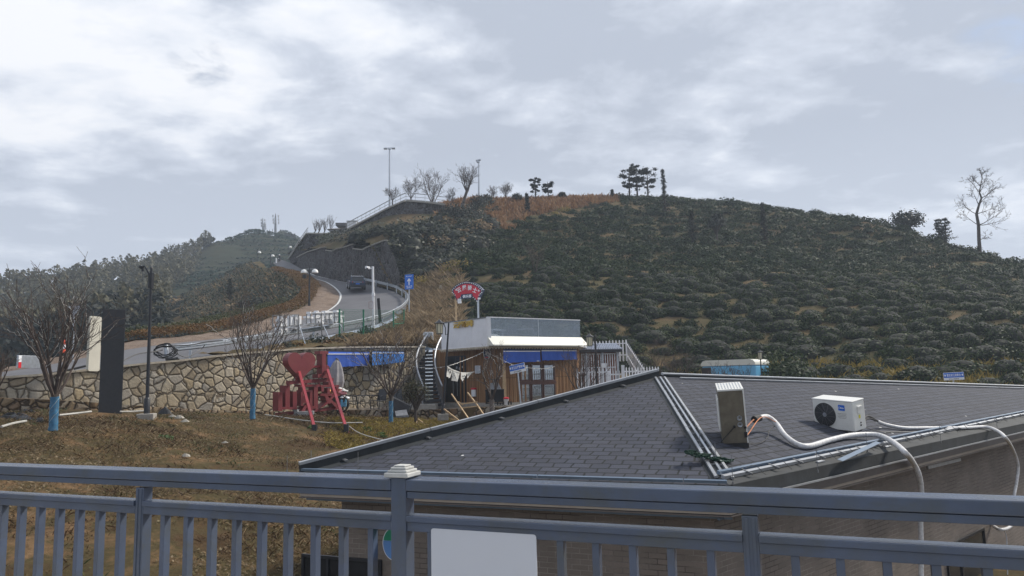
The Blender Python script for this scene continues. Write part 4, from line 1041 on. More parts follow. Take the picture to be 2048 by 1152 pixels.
# doorway
m_ = MB(); WL_.pane(m_, 892, 712, 931, 804, -.02, .03); dr = part('door', m_, M['doorblack'], cafe)
m_ = MB(); 
for px in (892, 911, 931): 
    u = WL_.u(px); WL_.slab(m_, u - .03, u + .03, zF + .06, WL_.hit(911, 712).z, .012, .03)
u0, u1 = WL_.u(892), WL_.u(931); WL_.slab(m_, u0, u1, WL_.hit(911, 712).z - .06, WL_.hit(911, 712).z, .012, .035); part('frame', m_, M['black'], dr)
m_ = MB()
for i in range(14):
    px = random.uniform(896, 928); py = random.uniform(722, 770); q = WL_.hit(px, py, .02); r_ = random.uniform(.03, .07)
    m_.prism([(r_ * math.cos(j * .785), r_ * math.sin(j * .785) * 1.4) for j in range(8)], q, WL_.d, Z, WL_.n * .004)
part('sticker', m_, M['tapegrey'], dr)
m_ = MB(); 
for px in (906, 914): u = WL_.u(px); WL_.slab(m_, u, u + .025, WL_.hit(px, 792).z, WL_.hit(px, 752).z, .02, .03)
part('door_handle', m_, M['steel'], dr)
# windows: three upper, three lower lights
wy0, wym, wy1 = 727, 764, 804
for r_, (y0, y1) in enumerate(((728, 762), (768, 804))):
    for (x0, x1) in ((1037.5, 1058), (1060.5, 1082), (1084.5, 1107.5)):
        m_ = MB(); WR_.pane(m_, x0, y0, x1, y1, -.01, .02); w_ = part('window', m_, M['winglass'], cafe)
        m_ = MB(); a = WR_.u(x0); b = WR_.u(x1); za = WR_.hit((x0 + x1) / 2, y0).z; zb2 = WR_.hit((x0 + x1) / 2, y1).z; t2 = .075 if r_ == 0 else .03
        WR_.slab(m_, a - .02, a + t2, zb2, za, .012, .05); WR_.slab(m_, b - t2, b + .02, zb2, za, .012, .05); WR_.slab(m_, a + t2, b - t2, za - t2, za + .02, .012, .05); WR_.slab(m_, a + t2, b - t2, zb2 - .02, zb2 + t2, .012, .05)
        part('frame', m_, M['frame'], w_)
m_ = MB(); WR_.slab(m_, WR_.u(1035), WR_.u(1109), WR_.hit(1072, 768).z, WR_.hit(1072, 762.5).z, .0, .07); part('transom', m_, M['frame'], cafe)
m_ = MB(); WR_.slab(m_, WR_.u(1036), WR_.u(1109), zF + .1, WR_.hit(1072, 726).z, -.28, .02); part('curtain', m_, M['chairfab'], cafe)
m_ = MB()   # shapes seen inside the lower windows
for i in range(26):
    q = WR_.hit(random.uniform(1062, 1104), random.uniform(775, 800), -.2); r_ = random.uniform(.04, .11); m_.lathe([(r_ * .3, -r_), (r_, -r_ * .3), (r_ * .8, r_ * .5), (r_ * .2, r_)], q, 7)
o = part('display', m_, M['pinkstuff'], cafe)
m_ = MB()
for i in range(40):
    q = WR_.hit(random.uniform(1039, 1106), random.uniform(730, 762), -.2); r_ = random.uniform(.03, .1); m_.box(q, (r_, .02, r_ * 2), random.random())
part('window_picture', m_, M['tapegrey'], cafe)
# awnings
def awning(F_, px0, px1, ytop, yf, yb0, yb1, out_, m, lab, grp=None, ymid=None):
    u0, u1 = F_.u(px0), F_.u(px1); zt_ = F_.hit((px0 + px1) / 2, ytop).z
    zf0 = F_.hit(px0, yf, out_).z; zf1 = F_.hit(px1, yf, out_).z; u0o, u1o = F_.u(px0, out_), F_.u(px1, out_)
    zb0, zb1 = F_.hit(px0, yb0, out_).z, F_.hit(px1, yb1, out_).z
    t_ = thing('awning', lab, 'awning', F_.at((u0 + u1) / 2, zt_, .02), 0, grp)
    k = MB(); n_ = 12; rows = []
    for i in range(n_ + 1):
        s_ = i / n_; w_ = .015 * math.sin(i * 2.4)
        rows.append([F_.at(lerp(u0, u1, s_), zt_, .03), F_.at(lerp(u0o, u1o, s_), lerp(zf0, zf1, s_), out_), F_.at(lerp(u0o, u1o, s_), lerp(zb0, zb1, s_) + w_, out_ + .03 + w_)])
    V = [p for r_ in rows for p in r_]; k.add(V, [(i * 3 + j, (i + 1) * 3 + j, (i + 1) * 3 + j + 1, i * 3 + j + 1) for i in range(n_) for j in range(2)])
    for s_ in (0, n_): k.add([rows[s_][0], rows[s_][1], F_.at(u0 if s_ == 0 else u1, rows[s_][1].z, .03)], [(0, 1, 2)])
    part('canvas', k, m, t_)
    k = MB(); k.bar(rows[0][1] + F_.n * .012, rows[-1][1] + F_.n * .012, .03, .05); part('front_bar', k, M['white'], t_)
    k = MB(); k.bar(F_.at(u0, zt_ + .03, .05), F_.at(u1, zt_ + .03, .05), .09, .08); part('roller', k, M['black'], t_)
    for s_ in (.12, .88):
        k = MB(); k.bar(F_.at(lerp(u0, u1, s_), zt_ - .35, .02), F_.at(lerp(u0o, u1o, s_), lerp(zf0, zf1, s_) - .03, out_ - .02), .03, .03); part('arm', k, M['black'], t_)
    return t_
aw = awning(WR_, 1006, 1080, 698, 702.5, 726, 723, .5, M['blue'], 'wider blue awning on the cafe front, left of the pair', 'awnings on the cafe')
q = WR_.hit(1076, 722, .54); k = MB(); [k.box(q + WR_.d * x_, (.03, .012, .05), 0, 0, (WR_.d, WR_.n, Z)) for x_ in (-.07, -.025, .02, .065)]; part('white_mark', k, M['signwhite'], aw)
awning(WR_, 1083, 1153, 698, 701.5, 721, 719, .5, M['blue'], 'narrower blue awning on the cafe front, at the right corner', 'awnings on the cafe')
# things on the roof deck
def metal_chair(loc, rz, lab, grp, arms=True, fab='mesh', first=[None]):
    if first[0] is not None: return dup(first[0], loc, rz, lab, 1, grp)
    t_ = thing('outdoor_chair', lab, 'chair', loc, rz, grp); ROOT[t_.name] = Matrix.Identity(4)
    k = MB(); k.box((0, 0, .43), (.46, .46, .025)); part('seat', k, M['mesh'], t_)
    k = MB(); k.hexa([(-.23, -.2, .46), (.23, -.2, .46), (.23, -.225, .45), (-.23, -.225, .45)], [(-.21, -.33, .93), (.21, -.33, .93), (.21, -.35, .93), (-.21, -.35, .93)]); part('backrest', k, M['mesh'], t_)
    for s_ in (-1, 1):
        k = MB(); k.tube([(s_ * .25, .26, 0), (s_ * .25, .2, .42), (s_ * .26, .18, .62), (s_ * .26, .02, .66), (s_ * .25, -.26, .66)], .014, 6); part('leg', k, M['black'], t_)
        k = MB(); k.tube([(s_ * .25, -.3, 0), (s_ * .24, -.18, .42), (s_ * .23, -.35, .95)], .014, 6); part('leg', k, M['black'], t_)
    first[0] = t_; return t_
zr = zB + .34
def deck(px, Y): return XY(px, Y, zr)
metal_chair(deck(1010, 42.2), R(100), 'dark chair on the roof deck behind the left glass pane', 'chairs on the roof deck')
metal_chair(deck(1024, 42.8), R(170), 'second dark chair from the left on the roof deck', 'chairs on the roof deck')
metal_chair(deck(1076, 43.6), R(-80), 'dark chair on the roof deck near the middle glazing bar', 'chairs on the roof deck')
metal_chair(deck(1142, 44.6), R(110), 'dark chair on the roof deck at the far right end', 'chairs on the roof deck')
def table(loc, lab, grp, r=.55, h=.72, rz=0):
    t_ = thing('outdoor_table', lab, 'table', loc, rz, grp); loc = Vector(loc)
    k = MB(); k.lathe([(r, h - .02), (r, h)], loc, 20); part('tabletop', k, M['black'], t_)
    for i in range(4):
        a_ = R(45 + 90 * i); k = MB(); k.tube([loc + Vector((math.cos(a_) * r * .75, math.sin(a_) * r * .75, 0)), loc + Vector((math.cos(a_) * r * .55, math.sin(a_) * r * .55, h - .02))], .014, 6); part('leg', k, M['black'], t_)
    k = MB()
    ring(k, loc + Z * .38, r * .62, .01, Vector((1, 0, 0)), Vector((0, 1, 0)), 20); part('stretcher', k, M['black'], t_)
    return t_
table(deck(1048, 43.2), 'small dark table on the roof deck between the chairs', 'tables')
k = MB(); q = deck(984, 41.2)
k.lathe([(.6, 0), (.5, .18), (.3, .3), (.05, .34)], q, 14); solo('folded_cover', k, M['beige'], 'pale folded cover heaped in the left corner of the glass balustrade', 'cover', smooth=60)
k = MB(); k.bar(deck(1006, 44.6) + Z * .75, deck(985, 43.5) + Z * .75, .5, .04); k.bar(deck(1006, 44.6) + Z * .0, deck(1006, 44.6) + Z * .75, .05, .05); k.bar(deck(985, 43.5), deck(985, 43.5) + Z * .75, .05, .05); k.bar(deck(985, 43.5) + Z * .4, deck(1006, 44.6) + Z * .4, .06, .04)
solo('bench_table', k, M['tapegrey'], 'long pale table behind the left glass pane of the roof deck', 'table')

# ------------------------------------------------------------------ curved metal stair at the left of the cafe
st = thing('metal_stair', 'dark metal stair with curved pale handrails climbing to the cafe roof', 'stairs', XY(858, 42, zF))
ns = 15
def sp(i):
    t_ = i / ns; px = 866 - 19 * math.sin(t_ * math.pi * .95) + 9 * t_; Y = 41.3 + 4.7 * t_
    return XY(px, Y, lerp(zF + .1, zB + .12, t_))
for i in range(ns):
    c = sp(i); d = (sp(i + 1) - sp(max(0, i - 1))); d.z = 0; d.normalize(); sdv = Vector((d.y, -d.x, 0))
    k = MB(); k.box(c, (1.05, .3, .04), 0, 0, (sdv, d, Z)); k.box(c - d * .15 - Z * .06, (1.05, .015, .16), 0, 0, (sdv, d, Z)); part('tread', k, M['black'], st)
    k = MB(); k.box(c - d * .16 + Z * .02, (1.05, .012, .02), 0, 0, (sdv, d, Z)); 
for s_, nm in ((-.54, 'outer'), (.54, 'inner')):
    pts = []
    for i in range(ns + 1):
        c = sp(i); d = (sp(min(ns, i + 1)) - sp(max(0, i - 1))); d.z = 0; d.normalize(); pts.append(c + Vector((d.y, -d.x, 0)) * s_)
    k = MB(); k.tube(spline([p - Z * .08 for p in pts], 3), .06, 6); part('stringer', k, M['dsteel'], st)
    k = MB(); k.tube(spline([p + Z * .95 for p in pts], 4), .05, 8); part('handrail', k, M['metalroof'], st)
    for p in spline(pts, 3): 
        k = MB(); k.tube([p - Z * .05, p + Z * .94], .011, 4, cap=False); part('baluster', k, M['dsteel'], st)
# landing screen behind the stair head
k = MB(); a = XY(848, 47, zB + .1); b = XY(866, 47, zB + .1); k.bar(a + Z * .55, b + Z * .55, .02, 1.1); scn = thing('landing_screen', 'small glass screen at the head of the curved stair', 'screen', a); part('pane', k, M['glass'], scn)
k = MB(); k.bar(a + Z * 1.12, b + Z * 1.12, .05, .05); k.bar(b, b + Z * 1.12, .06, .06); k.bar(a, a + Z * 1.12, .06, .06); part('frame', k, M['white'], scn)
# wooden deck in front of the stair
k = MB(); a = XY(812, 40.2, zF - .02); b = XY(872, 40.2, zF + .0); k.hexa([a - Z * .25, b - Z * .25, b + Vector((0, 3, -.25)), a + Vector((0, 3, -.25))], [a + Z * .1, b + Z * .1, b + Vector((0, 3, .1)), a + Vector((0, 3, .1))]); solo('wooden_deck', k, M['concrete'], 'grey boarded platform at the foot of the curved stair', 'platform')

# ------------------------------------------------------------------ signs on and near the cafe
# fan-shaped sign on two posts behind the cafe
fy_ = 47.5; fa = XY(912, fy_, zB); fb = XY(955, fy_, zB)
FS = Face(XY(890, fy_ + .8, 0), XY(980, fy_ - .8, 0))
sgn_ = thing('fan_sign', 'red and black fan shaped sign ringed with bulbs on two posts behind the cafe', 'sign', FS.hit(933, 640))
def fan_pt(px, py, off=0): return FS.hit(px, py, off)
def fan_poly(outer, inner, off, th, m, name):
    pts = outer + inner[::-1]; k = MB(); n_ = len(outer)
    V = [fan_pt(x, y, off) for x, y in outer] + [fan_pt(x, y, off) for x, y in inner]; W2 = [v - FS.n * th for v in V]
    k.add(V + W2, [(i, i + n_, i + n_ + 1, i + 1) for i in range(n_ - 1)] + [(2 * n_ + i, 2 * n_ + i + 1, 3 * n_ + i + 1, 3 * n_ + i) for i in range(n_ - 1)] + [(i, i + 1, 2 * n_ + i + 1, 2 * n_ + i) for i in range(n_ - 1)] + [(n_ + i + 1, n_ + i, 3 * n_ + i, 3 * n_ + i + 1) for i in range(n_ - 1)] + [(0, 2 * n_, 3 * n_, n_), (n_ - 1, 2 * n_ - 1, 4 * n_ - 1, 3 * n_ - 1)])
    return part(name, k, m, sgn_)
def arc(cx_, cy_, rx, ry, a0, a1, n=18): return [(cx_ + rx * math.sin(R(a0 + (a1 - a0) * i / n)), cy_ - ry * math.cos(R(a0 + (a1 - a0) * i / n))) for i in range(n + 1)]
OA = arc(934, 617, 44, 55, -50, 50); IA = arc(934, 617, 24.5, 34, -52, 52)
fan_poly(arc(934, 622, 45, 59, -44, 44), arc(934, 630, 27, 38, -46, 46), 0, .25, M['navy'], 'board')
fan_poly(arc(934, 622, 40.5, 54.5, -42, 42), arc(934, 630, 28.5, 41.5, -44, 44), .02, .03, M['signred'], 'red_field')
k = MB(); k.prism([(x, y) for x, y in rrect(.86, .3, .08)], fan_pt(934, 592.5, .03), FS.d, Z, FS.n * .05); part('name_plate', k, M['navy'], sgn_)
for i, ch in enumerate('云屋骑士'):
    a_ = -27 + 18 * i; x = 934 + 35 * math.sin(R(a_)); y = 622 - 47 * math.cos(R(a_)); rr = R(-a_ * .8); c = fan_pt(x, y, .035)
    X = FS.d * math.cos(rr) + Z * math.sin(rr); Yv = Z * math.cos(rr) - FS.d * math.sin(rr)
    k = MB(); text(k, ch, c, X, Yv, .3, .32, .02); part('character', k, M['signwhite'], sgn_)
k = MB(); text(k, '俱乐部', fan_pt(934, 592.5, .085), FS.d, Z, .66, .2, .02); part('small_lettering', k, M['signwhite'], sgn_)
def star(c, r, X, Yv): 
    k = MB(); k.prism([(r * (1 if i % 2 == 0 else .42) * math.sin(i * math.pi / 5), r * (1 if i % 2 == 0 else .42) * math.cos(i * math.pi / 5)) for i in range(10)], c, X, Yv, FS.n * .02); return k
for x, y in ((912.5, 579.5), (957.5, 581.5)): part('star', star(fan_pt(x, y, .025), .09, FS.d, Z), M['signwhite'], sgn_)
bl = [(x, y) for x, y in arc(934, 622, 43, 57, -42.5, 42.5, 17)] + [(x, y) for x, y in arc(934, 630, 27.5, 39.5, -45, 45, 10)][0:4] + [(x, y) for x, y in arc(934, 630, 27.5, 39.5, -45, 45, 10)][-4:] + [(lerp(902, 913, i / 4), lerp(582, 593, i / 4)) for i in range(1, 4)] + [(lerp(966, 955.5, i / 4), lerp(582, 593, i / 4)) for i in range(1, 4)]
for x, y in bl:
    k = MB(); k.lathe([(.01, -.03), (.035, -.015), (.035, .015), (.01, .03)], fan_pt(x, y, .03), 6); part('bulb', k, M['bulb'], sgn_)
for px, m in ((911.5, 'woodpale'), (956, 'steel')):
    k = MB(); q = FS.hit(px, 594, -.1); k.bar(Vector((q.x, q.y, zB - 2.5)), q, .12, .12); part('post', k, M[m], sgn_)
k = MB(); q = FS.hit(919, 602, .02); k.box(q, (.22, .1, .3), 0, 0, (FS.d, FS.n, Z)); part('white_box', k, M['white'], sgn_)
k = MB(); q = FS.hit(958, 597, .0); k.box(q, (.16, .16, .1), .3); part('spotlight', k, M['white'], sgn_)
# oval sign, notice and letter box on the timber wall
k = MB(); q = WL_.hit(975, 705, .12); k.prism([(.26 * math.cos(i * math.pi / 14), .4 * math.sin(i * math.pi / 14)) for i in range(28)], q, WL_.d, Z, WL_.n * .05)
ov = thing('oval_sign', 'oval dark patterned sign hung high at the cafe corner', 'sign', q); part('plaque', k, M['navy'], ov)
k = MB(); pts = [q + WL_.n * .06 + WL_.d * (.25 * math.cos(i * math.pi / 14)) + Z * (.39 * math.sin(i * math.pi / 14)) for i in range(29)]; k.tube(pts, .025, 5, cap=False); part('rim', k, M['tape'], ov)
k = MB()
for i in range(4): k.tube([q + WL_.n * .07 + WL_.d * random.uniform(-.15, .15) + Z * random.uniform(-.25, .25) for _ in range(5)], .018, 4)
part('painted_motif', k, M['tape'], ov)
k = MB(); k.prism([(-.14, -.3), (.14, -.3), (.1, -.24), (-.1, -.24)], q + WL_.n * .055, WL_.d, Z, WL_.n * .01); part('red_band', k, M['signred'], ov)
k = MB(); q = WL_.hit(955.5, 739, .1); k.box(q, (.42, .015, .44), 0, 0, (WL_.d, WL_.n, Z)); nb = thing('notice_sheet', 'pale square printed notice on the cafe wall beside the bunting', 'notice', q); part('sheet', k, M['whiteboard'], nb)
k = MB()
for i in range(6): k.box(q + WL_.n * .01 + Z * (.16 - .064 * i) - WL_.d * random.uniform(0, .05), (.26 + random.uniform(0, .06), .004, .022), 0, 0, (WL_.d, WL_.n, Z))
part('printed_line', k, M['stripblue'], nb)
k = MB(); q = WL_.hit(947.5, 786, .1); k.box(q, (.26, .14, .4), 0, 0, (WL_.d, WL_.n, Z)); lb = thing('wall_box', 'small white box with a red top fixed low on the timber wall', 'box', q); part('case', k, M['white'], lb, bev=.015)
k = MB(); k.box(q + Z * .24, (.3, .18, .1), 0, 0, (WL_.d, WL_.n, Z)); part('lid', k, M['signred'], lb, bev=.01)

# two blue street name signs
def street_sign(Fc, pxc, pyc, w, h, tilt, post_px, post_y1, words, lab, sub):
    c = Fc.hit(pxc, pyc, 0); X = Fc.d * math.cos(tilt) + Z * math.sin(tilt); Yv = Z * math.cos(tilt) - Fc.d * math.sin(tilt)
    base = Fc.hit(post_px, post_y1, -.06); t_ = thing('street_sign', lab, 'street sign', base, 0, 'blue street name signs')
    k = MB(); k.box(c, (w, .03, h), 0, 0, (X, Fc.n, Yv)); part('plate', k, M['signwhite'], t_, bev=.012)
    k = MB(); k.box(c + Yv * h * .15 + Fc.n * .017, (w * .97, .004, h * .64), 0, 0, (X, Fc.n, Yv)); part('blue_field', k, M['signblue'], t_)
    k = MB(); text(k, words, c + Yv * h * .15 + Fc.n * .021, X, Yv, w * .68, h * .36, .004); part('lettering', k, M['signwhite'], t_)
    for s_ in (-1, 1):
        k = MB(); k.prism([(-.035, -.05), (.035, -.05), (.035, .03), (0, .07), (-.035, .03)], c + X * s_ * w * .42 + Yv * h * .15 + Fc.n * .02, X, Yv, Fc.n * .003); part('arrow', k, M['signwhite'], t_)
    k = MB(); text(k, sub, c - Yv * h * .34 + Fc.n * .017, X, Yv, w * .5, h * .13, .004); part('small_lettering', k, M['black'], t_)
    k = MB(); k.tube([base, c - Fc.n * .05 + Yv * h * .3], .045, 10); part('post', k, M['steel'], t_, smooth=60)
SF = Face(XY(1010, 38.4, 0), XY(1070, 37.6, 0)); sy = 38 / F
street_sign(SF, 1034.5, 737, 35 * sy, 17 * sy, R(10), 1043, 826, '安顶云屋营地', 'tilted blue street name sign on a grey post in front of the cafe windows', '安顶山观景路')
SG = Face(XY(1880, 42.2, 0), XY(1930, 41.8, 0)); sy = 42 / F
street_sign(SG, 1907.5, 752.5, 36 * sy, 15 * sy, R(2), 1908, 800, '爱在安顶观景台', 'blue street name sign showing above the far roof edge below the tea hill', '安顶山观景路')

# ------------------------------------------------------------------ lamps
def lantern(t_, c, s=1.0, post=False):
    k = MB(); k.lathe([(.17 * s, .0), (.19 * s, .012), (.06 * s, .1 * s), (.02, .15 * s)], c + Z * .17 * s, 6); part('lamp_cap', k, M['black'], t_)
    k = MB(); k.lathe([(.105 * s, -.2 * s), (.125 * s, .15 * s)], c, 6); part('lamp_glass', k, M['lampglass'], t_)
    k = MB()
    for i in range(6):
        a_ = R(60 * i); dv2 = Vector((math.cos(a_), math.sin(a_), 0)); k.bar(c + dv2 * .11 * s - Z * .21 * s, c + dv2 * .135 * s + Z * .17 * s, .02, .02)
        k.bar(c + dv2 * .1 * s - Z * .1 * s, c + dv2 * .115 * s + Z * .08 * s, .012, .03)
    part('lamp_frame', k, M['black'], t_)
    k = MB(); k.lathe([(.12 * s, -.23 * s), (.12 * s, -.2 * s)], c, 6); part('lamp_base', k, M['black'], t_)
def lamp_post(name, base, top, lab, thick=.09, arm=None, block=None, thick_to=.12):
    t_ = thing(name, lab, 'lamp post', base); ax = (top - base).normalized(); Ln = (top - base).length
    k = MB(); k.tube([base + ax * Ln * .1, top], [thick * .62, thick * .42], 10); part('pole', k, M['black'], t_, smooth=50)
    k = MB(); k.tube([base, base + ax * Ln * .105, base + ax * (Ln * .108 + .03)], [thick, thick, thick * .62], 10); part('pole_base', k, M['black'], t_, smooth=50)
    k = MB(); k.tube([top - ax * .02, top + ax * .09], [thick * .45, .006], 8); part('finial', k, M['black'], t_)
    if block: k = MB(); k.box((base.x, base.y, base.z - .12), block, .2); part('footing', k, M['concrete'], t_, bev=.02)
    return t_
lb_ = P(886, 829, 36.6); lt_ = P(897.5, 646, 36.6)
l1 = lamp_post('lamp_post', lb_, lt_, 'leaning black lamp post with yellowish lantern left of the cafe door', .1, block=(.5, .5, .3))
lc_ = P(879, 656, 36.6); lantern(l1, lc_, 1.35)
k = MB(); k.tube([P(895.5, 668, 36.6), P(891, 670, 36.6), P(891, 656, 36.6), P(886, 644, 36.6), P(879, 641, 36.6), lc_ + Z * .3], .025, 6); part('arm', k, M['black'], l1)
lb_ = XY(1190, 39, -1.7); lt_ = P(1190, 671, 39)
l2 = lamp_post('lamp_post', Vector((lt_.x, lt_.y, -1.75)), lt_, 'upright black lamp post with lantern in front of the white picket fence', .1)
lc_ = P(1179, 682, 38.9); lantern(l2, lc_, 1.25)
k = MB(); k.tube([P(1189, 690, 39), P(1185, 690, 39), P(1186, 674, 39), P(1179, 670, 38.9), lc_ + Z * .28], .022, 6); part('arm', k, M['black'], l2)
lt_ = P(1521, 719, 46); l3 = lamp_post('lamp_post', Vector((lt_.x, lt_.y, -1.75)), lt_, 'short black lamp post with lantern on top beside the blue caravan', .08); lantern(l3, lt_ + Z * .25, 1.1)
lb_ = P(293.5, 829, 26.2); lt_ = P(303, 536, 26.2)
l4 = lamp_post('lamp_post', lb_, lt_, 'tall black lamp post with a broken drooping arm beside the dark board', .1, block=(.55, .5, .3))
k = MB(); k.tube([P(301.5, 576, 26.2), P(302.5, 546, 26.2)], .095, 10); part('sleeve', k, M['black'], l4)
k = MB(); k.tube([P(298, 574, 26.1), P(298, 547, 26.1), P(293, 538, 26.1), P(289, 532, 26.1), P(283, 534, 26.1)], .03, 6); part('arm', k, M['black'], l4)
k = MB(); k.tube([P(284, 532, 26.1), P(281, 537, 26.1)], .08, 7); k.tube([P(285, 535, 26.1), P(285.5, 543, 26.1)], .04, 6); part('broken_lamp', k, M['black'], l4)

# ------------------------------------------------------------------ bunting and cord
k = MB(); la = P(895, 735, 37.2); lm = P(918, 745, 38.2); le = P(949, 744, 39.5)
cat_ = spline([P(892, 726, 36.8), la, P(906, 741, 37.8), lm, P(933, 745, 38.9), le], 6)
bu = thing('bunting', 'line of white calligraphy cloths strung from the leaning lamp post to the wall', 'bunting', la)
k.tube(cat_, .014, 5); part('line', k, M['cord'], bu)
def cloth(pts, ink):
    k = MB(); V = [P(x, y, Y) for x, y, Y in pts]; c = sum(V, Vector()) / len(V)
    nrm = (V[1] - V[0]).cross(V[2] - V[0]).normalized(); nrm = nrm if nrm.y < 0 else -nrm
    k.add(V + [v - nrm * .01 for v in V], [tuple(range(len(V))), tuple(range(2 * len(V) - 1, len(V) - 1, -1))] + [(i, (i + 1) % len(V), (i + 1) % len(V) + len(V), i + len(V)) for i in range(len(V))]); cl = part('cloth', k, M['banner'], bu)
    k = MB()
    for j in range(ink):
        a = c + nrm * .012 + (V[1] - V[0]) * random.uniform(-.3, .3) + (V[2] - V[1]) * random.uniform(-.25, .3)
        k.tube([a + (V[1] - V[0]) * random.uniform(-.16, .16) + (V[2] - V[1]) * random.uniform(-.16, .16) for _ in range(3)], .012, 3)
    part('brush_strokes', k, M['black'], cl)
cloth([(895.5, 732, 37.3), (906, 739, 37.8), (900, 756, 37.6), (893, 753, 37.2)], 5)
cloth([(906, 738.5, 37.8), (920, 744, 38.3), (915, 763, 38.1), (903, 761, 37.8)], 6)
cloth([(922, 744, 38.3), (934, 746, 38.9), (929, 756, 38.6), (925, 763, 38.4), (922, 757, 38.3)], 6)
cloth([(934, 745, 38.9), (949, 743, 39.4), (939, 751, 39.1), (935, 757, 38.9)], 4)
def cord(name, pts, r, lab, m='cord', bulbs=0, cat='string lights'):
    k = MB(); ps = spline(pts, 8); k.tube(ps, r, 4); t_ = thing(name, lab, cat, pts[0]); part('wire', k, M[m], t_)
    for i in range(bulbs):
        q = ps[int((i + .5) / bulbs * len(ps))]; k = MB(); k.lathe([(.008, -.05), (.02, -.035), (.012, .0)], q, 5); part('bulb', k, M['bulb'], t_)
cord('string_lights', [P(825, 733, 40.5), P(860, 736, 39.5), P(895, 732, 37.2), P(925, 722, 38.6), P(950, 712, 39.6), P(968, 703, 40.2)], .014, 'sagging cord of lights from the leaning lamp post up to the oval sign', bulbs=14)
cord('string_lights', [P(982, 709, 40.2), P(1005, 720, 39.4), P(1030, 731, 38.6), P(1060, 736, 39.2), P(1090, 737, 40), P(1110, 733, 41)], .012, 'cord of lights running from the oval sign past the tilted street sign', bulbs=10)

# ------------------------------------------------------------------ bits in front of the cafe
def leg_frame():
    t_ = thing('easel', 'pale timber A-frame easel toppled with a brown board in front of the cafe', 'easel', P(932, 838, 36.4))
    Y = 36.3
    for a, b in (((903, 788, Y + .2), (946, 850, Y - 1.0)), ((935, 785, Y + .6), (956, 812, Y + .2)), ((956, 812, Y + .3), (976, 842, Y - .6)), ((888, 818, Y), (934, 853, Y - .8)), ((945, 836, Y), (962, 846, Y - .6)), ((922, 808, Y + .1), (955, 804, Y + .3)), ((924, 816, Y), (957, 812, Y + .2)), ((916, 803, Y + .15), (926, 810, Y + .1))):
        k = MB(); k.bar(P(*a), P(*b), .06, .05); part('timber', k, M['woodpale'], t_)
    k = MB(); V = [P(925, 817, Y + .05), P(956, 813, Y + .2), P(941, 836, Y + .7), P(914, 841, Y + .6)]; n_ = (V[1] - V[0]).cross(V[2] - V[0]).normalized() * .015
    k.hexa([v - n_ for v in V], [v + n_ for v in V]); part('board', k, M['ply'], t_)
leg_frame()
def outdoor_stove():
    c = XY(990, 39.2, zF + .02); t_ = thing('barbecue_cabinet', 'black outdoor oven with a grey hood against the timber wall', 'oven', c)
    k = MB(); k.box(c + Z * .1, (.95, .5, .06)); k.box(c + Z * .78, (1.0, .52, .06)); k.box(c + Vector((-.45, 0, .42)), (.07, .5, .7)); k.box(c + Vector((.45, 0, .42)), (.07, .5, .7)); k.box(c + Vector((0, .2, .42)), (.85, .05, .66)); part('cabinet', k, M['black'], t_)
    k = MB(); k.hexa([c + Vector(v) for v in ((-.35, -.22, .81), (.35, -.22, .81), (.35, .22, .81), (-.35, .22, .81))], [c + Vector(v) for v in ((-.2, -.1, 1.15), (.2, -.1, 1.15), (.2, .1, 1.15), (-.2, .1, 1.15))]); part('hood', k, M['dsteel'], t_)
    k = MB(); k.box(c + Z * 1.22, (.22, .2, .14)); k.box(c + Z * 1.32, (.42, .3, .05)); part('chimney', k, M['black'], t_)
    k = MB(); k.box(c + Vector((0, -.2, .12)), (.9, .06, .05)); part('front_rail', k, M['woodpale'], t_)
outdoor_stove()
def bucket(c, lab):
    t_ = thing('bucket', lab, 'bucket', c); k = MB(); k.lathe([(.11, 0), (.14, .3), (.15, .31)], c, 14); part('body', k, M['white'], t_, smooth=50)
    k = MB(); k.lathe([(.155, .3), (.155, .36), (.06, .4)], c, 14); part('lid', k, M['signred'], t_, smooth=50)
bucket(XY(1012.5, 39, zF + .02), 'white bucket with a red lid beside the outdoor oven')
k = MB(); q = XY(984, 39.0, zF + .02)
for i in range(6): k.lathe([(.03, 0), (.05, .1), (.02, .2)], q + Vector((.3 + i * .14, random.uniform(-.2, .1), 0)), 6)
solo('pot_row', k, M['rubber'], 'row of small dark pots on the ground before the outdoor oven', 'pots')

# ------------------------------------------------------------------ picket fences, shed, caravan
def picket_fence(name, runs, lab, hgt=1.25, sp_=.2, w_=.085, grp='white picket fences', sp2=None):
    t_ = thing(name, lab, 'fence', runs[0][0], 0, grp)
    for ri, (a, b) in enumerate(runs):
        n_ = max(2, int((Vector((b.x, b.y, 0)) - Vector((a.x, a.y, 0))).length / (sp2 if ri and sp2 else sp_))); d = (b - a); d.z = 0; d.normalize()
        for zz_ in (.32, .92):
            k = MB(); k.bar(a + Z * hgt * zz_ * .9, b + Z * hgt * zz_ * .9, .03, .075); part('rail', k, M['white'], t_)
        for i in range(n_ + 1):
            q = lerp(a, b, i / n_); k = MB(); nn = Vector((d.y, -d.x, 0))
            k.prism([(-w_ / 2, 0), (w_ / 2, 0), (w_ / 2, hgt * .94), (0, hgt), (-w_ / 2, hgt * .94)], q + nn * .018, d, Z, nn * .02); part('picket', k, M['white'], t_)
    return t_
ztop = P(1254, 679, 52).z; hU = 1.5
fu = [XY(1150, 54, ztop - hU), XY(1254, 52, ztop - hU)]
zt2 = P(1290, 738, 43).z
picket_fence('picket_fence', [(fu[0], fu[1]), (fu[1], XY(1291, 43, zt2 - 1.35))], 'upper white picket fence stepping down beside the grey tiled shed', hU, .25, .1, sp2=.62)
zl = P(1240, 734, 41.2).z
pf = picket_fence('picket_fence', [(XY(1156, 41, zl - 1.5), XY(1222, 41.2, zl - 1.5)), (XY(1248, 41.2, zl - 1.5), XY(1318, 42.5, zl - 1.5))], 'lower white picket fence with a gate in front of the tiled shed', 1.5, .2, .085)
